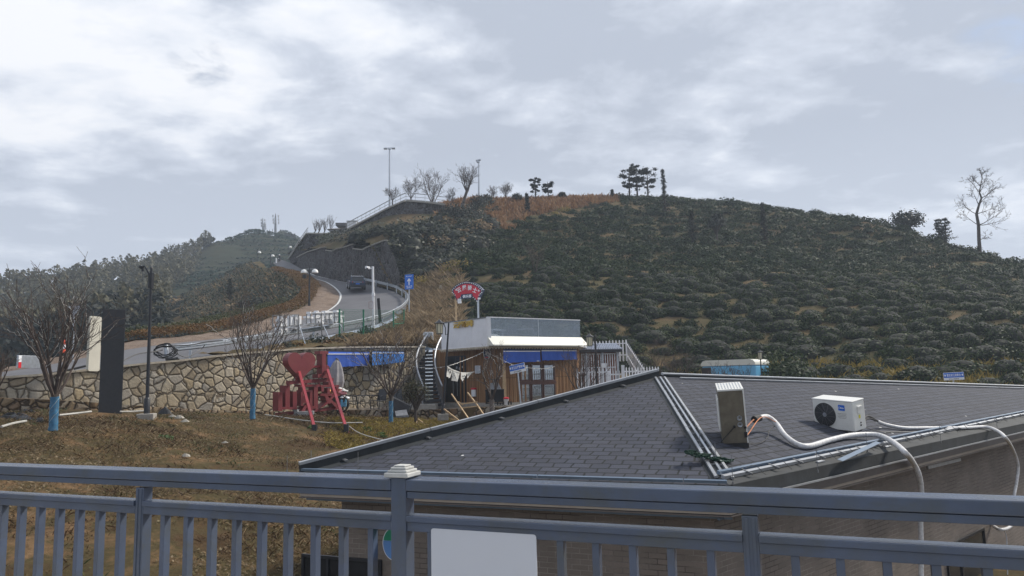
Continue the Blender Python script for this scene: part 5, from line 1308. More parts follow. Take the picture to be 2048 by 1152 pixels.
for px, zz_ in ((1219, -.25), (1248, .1)):
    k = MB(); q = XY(px, 41.1, zl - 1.6); k.bar(q, q + Z * (1.6 + zz_), .16, .16); part('gate_post', k, M['white'], pf)
k = MB(); a = XY(1222, 41.2, zl - 1.3); b = XY(1246, 41.2, zl - 1.3)
for s_ in np.linspace(0, 1, 5): q = lerp(a, b, s_); k.bar(q, q + Z * 1.1, .07, .03)
k.bar(a + Z * .9, b + Z * .9, .03, .08); k.bar(a + Z * .2, b + Z * .2, .03, .08); part('gate', k, M['white'], pf)
s0_, s1_ = XY(1150, 45.5, -1.6), XY(1236, 46, -1.6); SH = Face(s0_, s1_)
shed = thing('shed', 'small red brown shed with a grey tiled roof behind the picket fence', 'shed', s0_)
zr1 = P(1190, 705, 45.7).z; k = MB(); V = [SH.at(0, 0), SH.at(SH.L, 0), SH.at(SH.L, 0, -4), SH.at(0, 0, -4)]
k.hexa([v + Z * -1.7 for v in V], [v + Z * zr1 for v in V]); uv_walls(part('wall', k, M['shed'], shed))
k = MB(); SH.slab(k, -.2, SH.L + .25, zr1, zr1 + .16, -.1, .55); part('eave_beam', k, M['black'], shed)
k = MB(); nt_ = 22
for i in range(nt_):
    u0 = lerp(-.25, SH.L + .3, i / nt_); u1 = lerp(-.25, SH.L + .3, (i + 1) / nt_)
    for j in range(4): 
        k.hexa([SH.at(u0, zr1 + .16 + j * .1, .45 - j * .33), SH.at(u1, zr1 + .16 + j * .1, .45 - j * .33), SH.at(u1, zr1 + .25 + j * .1, .1 - j * .33), SH.at(u0, zr1 + .25 + j * .1, .1 - j * .33)],
               [SH.at(u0, zr1 + .2 + j * .1, .46 - j * .33), SH.at((u0 * .3 + u1 * .7), zr1 + .25 + j * .1, .46 - j * .33), SH.at((u0 * .3 + u1 * .7), zr1 + .31 + j * .1, .1 - j * .33), SH.at(u0, zr1 + .29 + j * .1, .1 - j * .33)])
part('roof', k, M['tile'], shed)
k = MB()
for px in np.linspace(1153, 1228, 17): u = SH.u(px); SH.slab(k, u - .025, u + .025, -1.4, zr1 - .12, .06, .03)
for yy in (708, 735): z_ = SH.hit(1190, yy).z; SH.slab(k, 0, SH.u(1230), z_ - .03, z_ + .03, .03, .03)
part('white_bars', k, M['white'], shed)
for px in (1171, 1203, 1233): 
    k = MB(); u = SH.u(px); SH.slab(k, u - .07, u + .07, -1.5, zr1 - .02, .1, .06); part('gate_post', k, M['metalroof'], shed)
k = MB(); q = SH.hit(1208, 731, .2); k.box(q, (.35, .05, .28), 0, 0, (SH.d, SH.n, Z)); part('white_plate', k, M['white'], shed)
# caravan
cA = XY(1406, 50, -1.65); cB = XY(1514, 47.5, -1.65); CF = Face(cA, cB); cw = CF.L
cv = thing('caravan', 'sky blue caravan with a rounded white roof behind the brick building', 'caravan', cA)
zc0, zc1, zc2 = -1.25, P(1460, 731, 48.8).z, P(1460, 719.5, 48.8).z
k = MB(); CF.slab(k, .0, cw, zc0, zc1, -2.2, 2.2); part('body', k, M['caravan'], cv, bev=.12)
k = MB(); prof = [(0 - .02, zc1 - .0), (-.02, zc1 + .16), (.12, zc2 - .06), (.35, zc2), (cw - .35, zc2), (cw - .12, zc2 - .06), (cw + .02, zc1 + .16), (cw + .02, zc1)]
k.prism([(x, z_) for x, z_ in prof], CF.at(0, 0, .02), CF.d, Z, -CF.n * 2.24); part('roof', k, M['offwhite'], cv, smooth=50)
k = MB(); CF.slab(k, -.01, .72, zc1 - .62, zc1 - .08, -.9, .93); part('window', k, M['darkglass'], cv, bev=.05)
for u in (1.0, 2.4):
    k = MB(); k.lathe([(.3, -.1), (.34, -.05), (.34, .05), (.3, .1)], CF.at(u, -1.35, -.1), 18, ax=(CF.d, Z, CF.n)); part('wheel', k, M['rubber'], cv)
k = MB()
for px in (1424, 1440, 1458, 1478, 1497): u = CF.u(px); CF.slab(k, u - .008, u + .008, zc0 + .2, zc1 - .02, .001, .004)
part('seam', k, M['stripblue'], cv)
# ------------------------------------------------------------------ left: boards, road furniture
def slab_thing(name, lab, cat, pxs, Y, z0, z1, th, m, turn=0.0, bev=.01):
    a = XY(pxs[0], Y, z0); b = XY(pxs[1], Y + turn, z0); Fc = Face(a, b); k = MB(); Fc.slab(k, 0, Fc.L, z0, z1, -th, th)
    t_ = thing(name, lab, cat, a); part('panel', k, m, t_, bev=bev); return t_, Fc
zb0, zb1 = P(215, 830, 26.6).z, P(222, 618, 26.6).z
bd_, FB = slab_thing('sign_board', 'tall blank charcoal board standing on the slope left of the broken lamp post', 'sign board', (196, 243), 26.5, zb0 - .1, zb1, .22, M['board'], .35)
for pxx in (202, 236):
    k = MB(); q = FB.hit(pxx, 829, -.1); k.bar(q - Z * .3, q + Z * .05, .12, .12); part('foot', k, M['black'], bd_)
zb0, zb1 = P(180, 742, 30.6).z, P(186, 631, 30.6).z
k = MB(); a = XY(176.5, 30.7, zb0); b = XY(199, 31.3, zb0); FP = Face(a, b); k.prism([(x + FP.L / 2, y) for x, y in rrect(FP.L, zb1 - zb0, .08)], Vector((a.x, a.y, (zb0 + zb1) / 2)), FP.d, Z, -FP.n * .12)
t_ = thing('sign_board', 'cream rounded panel half hidden behind the tall charcoal board', 'sign board', a); part('panel', k, M['beige'], t_)
# yield sign seen from behind, cone, barrier end
q = P(148, 668, 39.5); t_ = thing('road_sign', 'inverted triangle road sign seen from behind beside the bare trees', 'road sign', Vector((q.x, q.y, P(148, 720, 39.5).z)))
k = MB(); k.tube([Vector((q.x, q.y, P(148, 725, 39.5).z)), P(148.5, 613, 39.5)], .045, 8); part('post', k, M['steel'], t_, smooth=50)
k = MB(); c = P(148.5, 622, 39.45); k.prism([(-.34, .27), (.34, .27), (0, -.33)], c, Vector((1, 0, 0)), Z, Vector((0, .02, 0))); part('plate', k, M['steel'], t_)
k = MB(); k.box(c + Vector((0, -.03, .1)), (.3, .03, .05)); part('clamp', k, M['dsteel'], t_)
q = P(128, 706, 37.8); t_ = thing('traffic_cone', 'orange traffic cone with a white band at the road edge', 'traffic cone', q)
k = MB(); k.lathe([(.16, .03), (.03, .68)], q, 16); part('body', k, M['orange'], t_, smooth=50)
k = MB(); k.lathe([(.128, .2), (.088, .42)], q + Z * .01, 16); part('band', k, M['signwhite'], t_, smooth=50)
k = MB(); k.box(q + Z * .015, (.36, .36, .03)); part('base', k, M['orange'], t_)
a, b = XY(33, 31.2, 0), XY(78, 32.4, 0); FBar = Face(a, b); z0, z1 = P(50, 736, 31.6).z, P(50, 711, 31.6).z
t_ = thing('barrier_end', 'pale grey barrier end board with a red and white stripe at the far left', 'barrier', XY(40, 31.3, z0))
k = MB(); FBar.slab(k, 0, FBar.L, z0, z1, -.08, .08); part('board', k, M['steel'], t_, bev=.01)
k = MB(); FBar.slab(k, .02, .17, lerp(z0, z1, .47), z1 - .01, .004, .006); part('white_stripe', k, M['signwhite'], t_)
k = MB(); FBar.slab(k, .02, .17, z0, lerp(z0, z1, .46), .004, .006); part('red_stripe', k, M['redwhite'], t_)
# guardrail along the near road edge
gr_ = thing('guardrail', 'galvanised steel guardrail following the near edge of the road', 'guardrail', n_e[10])
def outw(E, i):
    d = E[min(i + 2, len(E) - 1)] - E[max(i - 2, 0)]; d.z = 0; d.normalize(); return Vector((d.y, -d.x, 0))
gpts_ = []
for i in range(9, 76): gpts_.append(n_e[i] + outw(n_e, i) * .05 + Z * .0)
prof = [(.0, .78), (.05, .74), (.05, .67), (-.02, .63), (.05, .59), (.05, .52), (0, .47)]
k = MB()
for i in range(len(gpts_) - 1):
    o0, o1 = outw(n_e, i + 9), outw(n_e, i + 10)
    for (x0, y0), (x1, y1) in zip(prof[:-1], prof[1:]):
        k.add([gpts_[i] + o0 * (x0 + .06) + Z * y0, gpts_[i + 1] + o1 * (x0 + .06) + Z * y0, gpts_[i + 1] + o1 * (x1 + .06) + Z * y1, gpts_[i] + o0 * (x1 + .06) + Z * y1], [(0, 1, 2, 3)])
part('beam', k, M['steel'], gr_)
acc = 0; last = gpts_[0]
for i in range(1, len(gpts_)):
    acc += (gpts_[i] - gpts_[i - 1]).length
    if acc > 3.6 or i == 1:
        acc = 0; k = MB(); k.tube([gpts_[i] - Z * .25, gpts_[i] + Z * .82], .07, 10); part('post', k, M['steel'], gr_, smooth=50)
# cable heap on the rail
t_ = thing('cable_coil', 'tangle of black cable round a pale hydrant like post on the guardrail', 'cable', P(326, 718, 35.3))
k = MB(); k.tube([P(334, 716, 35.3), P(332, 690, 35.3), P(332, 686, 35.3)], [.11, .1, .06], 10); part('post', k, M['steel'], t_, smooth=50)
k = MB()
for j in range(4):
    c = P(331, 698, 35.15); k.tube([c + Vector((.42 * math.cos(a_ * .35) * (1 + .12 * j) + random.uniform(-.04, .04), -.1 + .04 * j, .26 * math.sin(a_ * .35) - .05 * j + random.uniform(-.03, .03))) for a_ in range(20)], .028, 5)
part('coil', k, M['blackcord'], t_)
def cable(pts, r, lab, m='blackcord', name='cable'):
    k = MB(); k.tube(spline([P(*p) for p in pts], 6), r, 5); return solo(name, k, M[m], lab, 'cable')
cable([(340, 692, 35.2), (380, 690, 36), (412, 684, 37.2), (445, 681, 38.5)], .03, 'black cable slung along the top of the guardrail')
cable([(342, 697, 35.2), (355, 708, 35.5), (375, 714, 36), (400, 700, 37), (410, 690, 37.2)], .02, 'drooping black cable loop below the guardrail')
cable([(245, 722, 33), (275, 708, 33.8), (310, 703, 34.6), (325, 700, 35)], .025, 'black cable rising from the dark board to the cable tangle')
cable([(0, 764, 30.2), (60, 753, 30.9), (120, 744, 31.5), (172, 732, 32)], .05, 'black hose lying along the wall coping at the far left')
k = MB(); c = P(344, 718, 34.3)
for j in range(10): k.tube([c + Vector((random.uniform(-.3, .3), random.uniform(-.1, .1), random.uniform(-.06, .06))) for _ in range(5)], .04, 5)
solo('black_bundle', k, M['tarp'], 'flat bundle of black hose on the coping below the cable tangle', 'bundle')
# low kerb wall on the far side of the road at the left
w = MB(); kt = [P(px, py, Y) for px, py, Y in ((-90, 747, 38), (0, 741, 38.3), (60, 736, 38.8), (120, 729, 39.5), (178, 719, 40.4))]
wall_ribbon(w, kt, [p.z - .8 for p in kt], .4); solo('kerb_wall', w, M['rubblewall'], 'low brown stone kerb across the road at the far left', 'kerb wall')

# ------------------------------------------------------------------ big red sign seen from behind
SA = XY(553, 33.4, 0); SB = XY(678, 36.2, 0); SFc = Face(SA, SB); SN = SFc.n; SD = SFc.d; TH = .42
def sq(px, py, off=0): return SFc.hit(px, py, off)
rsg = thing('landmark_sign', 'big dark red metal sign of a heart and letters seen from behind on the slope', 'sign', sq(600, 830))
def plate(name, pts, th=TH, m='red'):
    """outline given in image columns and rows of the sign plane; thickness goes back"""
    k = MB(); V = [sq(x, y) for x, y in pts]; n_ = len(V); W2 = [v - SN * th for v in V]
    k.add(V + W2, [tuple(range(n_ - 1, -1, -1)), tuple(range(n_, 2 * n_))] + [(i, (i + 1) % n_, (i + 1) % n_ + n_, i + n_) for i in range(n_)]); return part(name, k, M[m], rsg)
hp_ = []
for i in range(44):
    t_ = 2 * math.pi * i / 44; x = 16 * math.sin(t_) ** 3; y = 13 * math.cos(t_) - 5 * math.cos(2 * t_) - 2 * math.cos(3 * t_) - math.cos(4 * t_)
    hp_.append((603.5 + x / 16 * 27.5, 729 - y / 14.5 * 29.5))
plate('heart', hp_)
def glyph(name, rects, m='red', th=TH):
    k = MB()
    for r_ in rects:
        if len(r_) == 4: x0, y0, x1, y1 = r_; pts = [(x0, y0), (x1, y0), (x1, y1), (x0, y1)]
        else: pts = [(r_[i], r_[i + 1]) for i in range(0, 8, 2)]
        V = [sq(x, y, random.uniform(-.004, .004)) for x, y in pts]; W2 = [v - SN * (th + random.uniform(-.004, .004)) for v in V]
        k.hexa(V, W2)
    return part(name, k, M[m], rsg)
glyph('letter', [(640, 702, 657, 708), (644.5, 708, 652.5, 748), (636, 748, 660, 756)])
glyph('letter', [(556.5, 784, 565, 822), (571, 771, 580, 814), (586, 783, 594, 818), (565, 814, 594, 819)])
glyph('letter', [(600, 769, 640, 773.5), (604, 780, 625, 784), (602, 784, 607, 812), (620, 784, 625, 812), (606, 791, 613, 806), (607, 774, 611, 780), (603, 822, 610, 810, 615, 812, 609, 824), (616, 812, 621, 810, 626, 820, 622, 824), (628, 774, 636, 817), (622, 812, 629, 818)])
glyph('letter', [(641, 770, 678, 774), (643, 774, 648, 783), (673, 774, 677.5, 784), (657, 764, 662, 770), (641, 787, 679, 792), (655, 776, 660, 788), (649, 792, 655, 790, 664, 804, 659, 808), (664, 792, 669, 792, 659, 806, 642, 816), (659, 802, 664, 800, 678, 812, 674, 817), (652, 797, 660, 802)])
def sbar(name, a, b, w_, m='red', off=-TH / 2, off2=None, h_=None):
    k = MB(); k.bar(sq(*a, off), sq(*b, off if off2 is None else off2), w_, h_ or w_); return part(name, k, M[m], rsg)
sbar('frame', (574, 765.5), (665, 759.5), .16); sbar('frame', (552.5, 829), (677, 815.5), .16, h_=.14)
sbar('upright', (595.5, 766), (595.5, 734), .16); sbar('upright', (653.5, 762), (653.5, 731.5), .16); sbar('frame', (595, 734.5), (654, 732), .1, 'redbar')
sbar('upright', (576, 778), (576, 766), .1); sbar('upright', (612, 770), (612, 763), .08); sbar('upright', (638, 770), (638, 762), .08)
for px, y0 in ((584, 843), (650, 838)): sbar('upright', (px, 826), (px, y0), .1)
for a, b, Y in (((598.5, 744), (632, 868), 29.6), ((655, 740), (695.5, 867), 29.9)):
    k = MB(); a3 = sq(*a, .05); b3 = P(b[0], b[1], Y); k.bar(a3, b3, .11, .11); lg_ = part('brace', k, M['redbar'], rsg)
    k = MB(); k.box(b3 + Vector((-.06, 0, .16)), (.18, .18, .42)); part('foot', k, M['black'], lg_)
k = MB(); c = P(612, 829, 34.5); k.box(c, (.7, .5, .3), .2); k.box(c + Vector((-.45, 0, .05)), (.22, .4, .4)); solo('white_crate', k, M['tapegrey'], 'small pale box on the ground behind the red sign', 'crate')

# ------------------------------------------------------------------ white lettering frame on the bank, seen from behind
WF = Face(XY(547, 43.6, 0), XY(692, 51, 0))
def wq(px, py, off=0): return WF.hit(px, py, off)
wls = thing('letter_sign', 'row of white three dimensional characters on a steel frame seen from behind above the wall', 'sign', wq(600, 690))
rows = [(563, 651, 16, 37, '啡'), (588.5, 644.5, 21, 31, '咖'), (617.5, 637.5, 15, 28, '士'), (636, 637, 17, 30, '骑'), (655, 636, 19, 27, '屋'), (676, 634.5, 17, 26, '云')]
for cx_, cy_, w_, h_, ch in rows:
    c = wq(cx_, cy_, -.22); wd2 = (wq(cx_ + w_ / 2, cy_) - wq(cx_ - w_ / 2, cy_)).dot(WF.d); hh = (wq(cx_, cy_ - h_ / 2) - wq(cx_, cy_ + h_ / 2)).z
    k = MB(); text(k, ch, c, -WF.d, Z, wd2, hh, .3, 0, .035); part('character', k, M['white'], wls)
for a, b in (((545.5, 631), (597, 629)), ((612, 628.5), (643, 626)), ((643, 627), (692, 624)), ((597, 649), (612, 648)), ((612, 647.5), (643, 646)), ((545.5, 655), (597, 650))):
    k = MB(); k.bar(wq(*a), wq(*b), .045, .045); part('frame', k, M['dsteel'], wls)
for px, y0, y1 in ((545.5, 631, 690), (560, 630, 654), (570, 630, 654), (579, 630, 651), (590, 629, 650), (597.5, 629, 687), (613.5, 628, 648), (621.5, 628, 648), (631, 627, 648), (643.5, 625, 685), (652, 626, 645), (659, 626, 645), (669, 625, 646), (677, 625, 646)):
    k = MB(); k.bar(wq(px, y0), wq(px, y1), .05, .05); part('upright', k, M['dsteel'], wls)
for (a, b, Y) in (((547, 648), (562, 699), 41.2), ((598, 648), (613, 696), 43.5), ((644.5, 646), (666, 694), 45), ((678, 645), (684, 655), 47)):
    k = MB(); k.bar(wq(*a), P(b[0], b[1], Y), .05, .05); part('brace', k, M['steel'], wls)

# ------------------------------------------------------------------ green mesh fence
gf = thing('mesh_fence', 'green wire mesh fence with posts on the bank below the road bend', 'fence', P(720, 680, 52))
GF = [P(679, 665, 49.5), P(727, 668, 51.5), P(787, 660, 55), P(808, 664, 57)]
tops = [P(679, 618, 49.5), P(727, 619, 51.5), P(787, 621, 55), P(808, 619, 57)]
for i, (a, b) in enumerate(zip(GF, tops)):
    k = MB(); k.bar(a - Z * .6, b, .09, .09); part('post', k, M['green'], gf)
k = MB(); k.bar(P(687, 662, 49.8), P(686, 622, 49.8), .05, .05); k.bar(P(789, 648, 55), P(808, 646, 57), .06, .05); part('brace', k, M['green'], gf)
for i in range(3):
    k = MB(); a0, a1, b0, b1 = GF[i], GF[i + 1], tops[i], tops[i + 1]
    for s_ in np.linspace(0, 1, 26 if i < 2 else 9): k.tube([lerp(a0, a1, s_), lerp(b0, b1, s_)], .006, 3, cap=False)
    for s_ in np.linspace(0, 1, 12): k.tube([lerp(a0, b0, s_), lerp(a1, b1, s_)], .006, 3, cap=False)
    part('mesh_panel', k, M['green'], gf)
# dark pole pair and camera pole by the fence
q0 = P(747.5, 640, 57); q0b = Vector((q0.x, q0.y, bankz(q0.x, q0.y) - .3)); t_ = thing('camera_pole', 'white pole with a surveillance camera on a short arm beside the road', 'camera pole', q0b)
k = MB(); k.tube([q0b, P(745.5, 533, 57)], .09, 10); part('pole', k, M['white'], t_, smooth=50)
k = MB(); k.tube([P(746.8, 592, 57), P(746.6, 586, 57)], .13, 10); part('collar', k, M['white'], t_)
k = MB(); k.bar(P(745, 537, 57), P(735, 537.5, 56.8), .08, .06); part('arm', k, M['white'], t_)
k = MB(); k.bar(P(731.5, 534.5, 56.6), P(739, 536.5, 57), .2, .2); cm_ = part('camera', k, M['white'], t_, bev=.03)
k = MB(); k.bar(P(733, 536.5, 56.5), P(736, 538.5, 56.5), .14, .12); part('lens_hood', k, M['black'], cm_)
k = MB(); c = P(742, 610, 56.9)
for s_ in (-1, 1): k.bar(c + Vector((s_ * .16, 0, -.25)), c + Vector((s_ * .16, 0, .25)), .02, .02); k.bar(c + Vector((-.16, 0, s_ * .25)), c + Vector((.16, 0, s_ * .25)), .02, .02)
part('wire_basket', k, M['shed'], t_)
t_ = thing('black_post', 'leaning pair of charred black posts in front of the road guardrail', 'post', P(758, 645, 54.5))
for a, b in (((755.5, 598), (759, 646)), ((758, 599), (762, 644))):
    k = MB(); k.bar(P(*b, 54.5), P(*a, 54.5), .1, .1); part('post', k, M['rubber'], t_)
k = MB(); k.bar(P(754.5, 599, 54.4), P(759.5, 598, 54.4), .12, .14); part('cap', k, M['rubber'], t_)
# blue direction sign
GSF = Face(XY(806, 63.2, 0), XY(830, 62.8, 0)); t_ = thing('direction_sign', 'blue rectangular road sign with a white upward arrow on a grey post', 'road sign', P(818.5, 625, 63.3))
c = GSF.hit(818.2, 563.8); w_ = 19.5 * 63 / F; h_ = 30 * 63 / F
k = MB(); k.box(c, (w_, .03, h_), 0, 0, (GSF.d, GSF.n, Z)); part('plate', k, M['signblue'], t_, bev=.01)
k = MB()
for dx, dz, ww, hh in ((0, h_ / 2 - .06, w_ - .08, .03), (0, -h_ / 2 + .06, w_ - .08, .03), (-w_ / 2 + .05, 0, .03, h_ - .1), (w_ / 2 - .05, 0, .03, h_ - .1)): k.box(c + GSF.d * dx + Z * dz + GSF.n * .016, (ww, .004, hh), 0, 0, (GSF.d, GSF.n, Z))
part('border', k, M['bluepale'], t_)
k = MB(); k.prism([(-.05, -.33), (.05, -.33), (.05, .06), (.17, -.04), (.17, .06), (0, .26), (-.17, .06), (-.17, -.04), (-.05, .06)], c + GSF.n * .016 + Z * .06, GSF.d, Z, GSF.n * .004); part('arrow', k, M['signwhite'], t_)
k = MB(); text(k, '安顶云屋', c + Z * (h_ * .38) + GSF.n * .018, GSF.d, Z, w_ * .7, .09, .004); part('top_lettering', k, M['signwhite'], t_)
k = MB(); text(k, 'P停车场', c - Z * (h_ * .29) + GSF.n * .018, GSF.d, Z, w_ * .7, .1, .004); text(k, '观景台', c - Z * (h_ * .4) + GSF.n * .018, GSF.d, Z, w_ * .6, .09, .004); part('lower_lettering', k, M['signwhite'], t_)
k = MB(); k.tube([P(818.5, 640, 63.4), P(818, 552, 63.4)], .05, 8); part('post', k, M['steel'], t_, smooth=50)

# ------------------------------------------------------------------ car on the bend
def make_car(c, hd, name, lab):
    """c on the ground between the wheels; hd heading"""
    t_ = thing(name, lab, 'car', c); Xc = Vector((hd.y, -hd.x, 0)); 
    rs_ = math.sin(math.atan(.17)); Yc = (hd + Z * .16).normalized(); Zc = Xc.cross(Yc).normalized()
    q = lambda x, y, z: c + Xc * x + Yc * y + Zc * z
    def loft(name, secs, m, bev=.03, par=t_):
        """secs: list of (y, halfwidth, z0, z1) rear to front"""
        k = MB(); V = []
        for y, w_, z0, z1 in secs: V += [q(-w_, y, z0), q(w_, y, z0), q(w_ * .97, y, z1), q(-w_ * .97, y, z1)]
        n_ = len(secs); f = [(0, 1, 2, 3), tuple(4 * (n_ - 1) + j for j in (3, 2, 1, 0))]
        for i in range(n_ - 1): f += [(4 * i + j, 4 * i + 4 + j, 4 * i + 4 + (j + 1) % 4, 4 * i + (j + 1) % 4) for j in range(4)]
        k.add(V, f); return part(name, k, m, par, bev=bev)
    body = loft('body', [(-2.3, .86, .42, .95), (-2.22, .94, .34, 1.02), (-1.5, .97, .3, 1.06), (1.2, .97, .3, 1.03), (2.1, .92, .32, .92), (2.35, .78, .4, .8)], M['carpaint'], .06)
    loft('cabin', [(-2.05, .8, 1.0, 1.08), (-1.75, .72, 1.0, 1.52), (-.9, .69, 1.0, 1.6), (.1, .69, 1.0, 1.58), (1.0, .8, 1.0, 1.1)], M['carpaint'], .05)
    loft('roof', [(-1.85, .71, 1.53, 1.57), (-.9, .69, 1.58, 1.635), (.05, .67, 1.56, 1.61)], M['carroof'], .02)
    k = MB(); k.hexa([q(-.7, -2.075, 1.06), q(.7, -2.075, 1.06), q(.7, -2.03, 1.06), q(-.7, -2.03, 1.06)], [q(-.6, -1.84, 1.47), q(.6, -1.84, 1.47), q(.6, -1.8, 1.47), q(-.6, -1.8, 1.47)]); part('rear_window', k, M['darkglass'], t_)
    for s_ in (-1, 1):
        k = MB(); k.hexa([q(s_ * .805, -1.7, 1.08), q(s_ * .805, .8, 1.08), q(s_ * .79, .8, 1.08), q(s_ * .79, -1.7, 1.08)], [q(s_ * .735, -1.5, 1.46), q(s_ * .735, .2, 1.49), q(s_ * .7, .2, 1.49), q(s_ * .7, -1.5, 1.46)]); part('side_window', k, M['darkglass'], t_)
        k = MB(); k.hexa([q(s_ * .55, -2.325, .86), q(s_ * .9, -2.26, .86), q(s_ * .9, -2.1, .86), q(s_ * .55, -2.1, .86)], [q(s_ * .5, -2.29, .98), q(s_ * .9, -2.22, .99), q(s_ * .9, -2.1, .99), q(s_ * .5, -2.1, .98)]); part('tail_light', k, M['tail'], t_)
        k = MB(); k.box(q(s_ * 1.04, .75, 1.08), (.18, .1, .14), 0, 0, (Xc, Yc, Zc)); part('mirror', k, M['carpaint'], t_, bev=.03)
        for y in (-1.42, 1.4):
            k = MB(); k.lathe([(.3, -.11), (.36, -.08), (.36, .08), (.3, .11)], q(s_ * .87, y, .36), 18, ax=(Yc, Zc, Xc)); wh = part('wheel', k, M['rubber'], t_, smooth=40)
            k = MB(); k.lathe([(.22, -.02), (.22, .02)], q(s_ * .975, y, .36), 14, ax=(Yc, Zc, Xc)); part('rim', k, M['steel'], wh)
        k = MB(); k.bar(q(s_ * .64, -1.6, 1.6), q(s_ * .62, .0, 1.63), .03, .03); part('roof_rail', k, M['steel'], t_)
    k = MB(); k.box(q(0, -2.31, .72), (.46, .02, .14), 0, 0, (Xc, Yc, Zc)); part('number_plate', k, M['signblue'], t_)
    k = MB(); k.box(q(0, -2.3, .45), (1.75, .12, .2), 0, 0, (Xc, Yc, Zc)); part('bumper', k, M['rubber'], t_, bev=.03)
    k = MB(); k.box(q(0, -2.33, .9), (.95, .02, .03), 0, 0, (Xc, Yc, Zc)); part('trim', k, M['steel'], t_)
    return t_
cc = P(712, 578.5, 87); hd = Vector((-.3, 1, 0)).normalized(); 
make_car(cc, hd, 'parked_car', 'dark blue estate car with a painted roof highlight driving up the road bend, seen from behind')

# ------------------------------------------------------------------ rider on a scooter at the crest
def skin_body(name, joints, edges, m, parent):
    me = bpy.data.meshes.new(name); inv = rootm(parent).inverted()
    me.from_pydata([inv @ Vector(j[0]) for j in joints], edges, []); o = bpy.data.objects.new(name, me); COL.objects.link(o)
    md = o.modifiers.new('skin', 'SKIN'); md.use_smooth_shade = True
    for i, j in enumerate(joints): me.skin_vertices[0].data[i].radius = (j[1], j[1])
    me.skin_vertices[0].data[0].use_root = True
    o.modifiers.new('sub', 'SUBSURF').levels = 1; o.modifiers['sub'].render_levels = 1
    dg = bpy.context.evaluated_depsgraph_get(); dg.update(); m2 = bpy.data.meshes.new_from_object(o.evaluated_get(dg)); bpy.data.objects.remove(o)
    m2.materials.clear(); m2.materials.append(m)
    ob = bpy.data.objects.new(name, m2); COL.objects.link(ob); ob.parent = parent; ROOT[ob.name] = rootm(parent); return ob
cr = P(558.5, 525.8, 148)
mo = thing('motor_scooter', 'dark motor scooter coming over the road crest', 'scooter', cr)
for y in (-.6, .6):
    k = MB(); k.lathe([(.2, -.05), (.25, -.03), (.25, .03), (.2, .05)], cr + Vector((0, y, .25)), 14, ax=(Vector((0, 1, 0)), Z, Vector((1, 0, 0)))); part('wheel', k, M['rubber'], mo)
k = MB(); k.box(cr + Vector((0, .35, .55)), (.26, .7, .3)); k.box(cr + Vector((0, -.1, .32)), (.24, .5, .1)); k.hexa([cr + Vector(v) for v in ((-.2, -.5, .3), (.2, -.5, .3), (.2, -.4, .3), (-.2, -.4, .3))], [cr + Vector(v) for v in ((-.16, -.42, .95), (.16, -.42, .95), (.16, -.32, .95), (-.16, -.32, .95))]); part('body', k, M['clothdark'], mo, bev=.03)
k = MB(); k.bar(cr + Vector((-.34, -.36, 1.0)), cr + Vector((.34, -.36, 1.0)), .04, .04); part('handlebar', k, M['black'], mo)
k = MB(); k.box(cr + Vector((0, -.48, .85)), (.16, .06, .14)); part('headlight', k, M['signwhite'], mo, bev=.02)
pe = thing('person', 'rider in a dark jacket and pale helmet seated on the scooter at the road crest', 'person', cr)
J = [((0, .2, .74), .17), ((0, .16, 1.0), .17), ((0, .1, 1.25), .19), ((0, .07, 1.38), .08), ((0, .05, 1.52), .11), ((0, .04, 1.66), .1),
     ((-.22, .1, 1.27), .075), ((-.3, -.08, 1.08), .06), ((-.3, -.33, 1.02), .045), ((.22, .1, 1.27), .075), ((.3, -.08, 1.08), .06), ((.3, -.33, 1.02), .045),
     ((-.14, .12, .72), .11), ((-.2, -.28, .66), .085), ((-.17, -.22, .3), .06), ((-.17, -.34, .26), .05), ((.14, .12, .72), .11), ((.2, -.28, .66), .085), ((.17, -.22, .3), .06), ((.17, -.34, .26), .05)]
J = [(cr + Vector(a), r_) for a, r_ in J]
skin_body('body', J, [(0, 1), (1, 2), (2, 3), (3, 4), (4, 5), (2, 6), (6, 7), (7, 8), (2, 9), (9, 10), (10, 11), (0, 12), (12, 13), (13, 14), (14, 15), (0, 16), (16, 17), (17, 18), (18, 19)], M['clothdark'], pe)
k = MB(); k.lathe([(.1, -.08), (.145, .0), (.14, .09), (.08, .16), (.01, .18)], cr + Vector((0, .04, 1.62)), 14); part('helmet', k, M['whiteboard'], pe, smooth=60)
k = MB(); k.lathe([(.05, -.09), (.075, -.02), (.06, .05)], cr + Vector((0, -.055, 1.58)), 10); part('face', k, M['skin'], pe, smooth=60)
k = MB(); q = P(552.5, 526, 147); k.lathe([(.14, 0), (.14, .95), (.1, 1.0)], q, 10); solo('bollard', k, M['white'], 'short white bollard left of the scooter at the road crest', 'bollard')

# ------------------------------------------------------------------ things on the road shoulder
def cabinet(name, lab, cat, px0, px1, y0, y1, Y, m, dep=.6):
    a = XY(px0, Y, P(px0, y1, Y).z); b = XY(px1, Y, a.z); zt_ = P((px0 + px1) / 2, y0, Y).z; Fc = Face(a, b); t_ = thing(name, lab, cat, a)
    k = MB(); Fc.slab(k, 0, Fc.L, a.z - .4, zt_, -dep, dep); part('case', k, M[m], t_, bev=.02)
    k = MB(); Fc.slab(k, -.03, Fc.L + .03, zt_, zt_ + .05, -dep - .03, dep + .06); part('lid', k, M[m], t_)
    k = MB(); Fc.slab(k, Fc.L * .08, Fc.L * .92, a.z, zt_ - .08, .0, .02); dr_ = part('door', k, M[m], t_)
    k = MB(); Fc.slab(k, Fc.L * .78, Fc.L * .84, lerp(a.z, zt_, .5), lerp(a.z, zt_, .62), .02, .03); part('handle', k, M['dsteel'], dr_); return t_
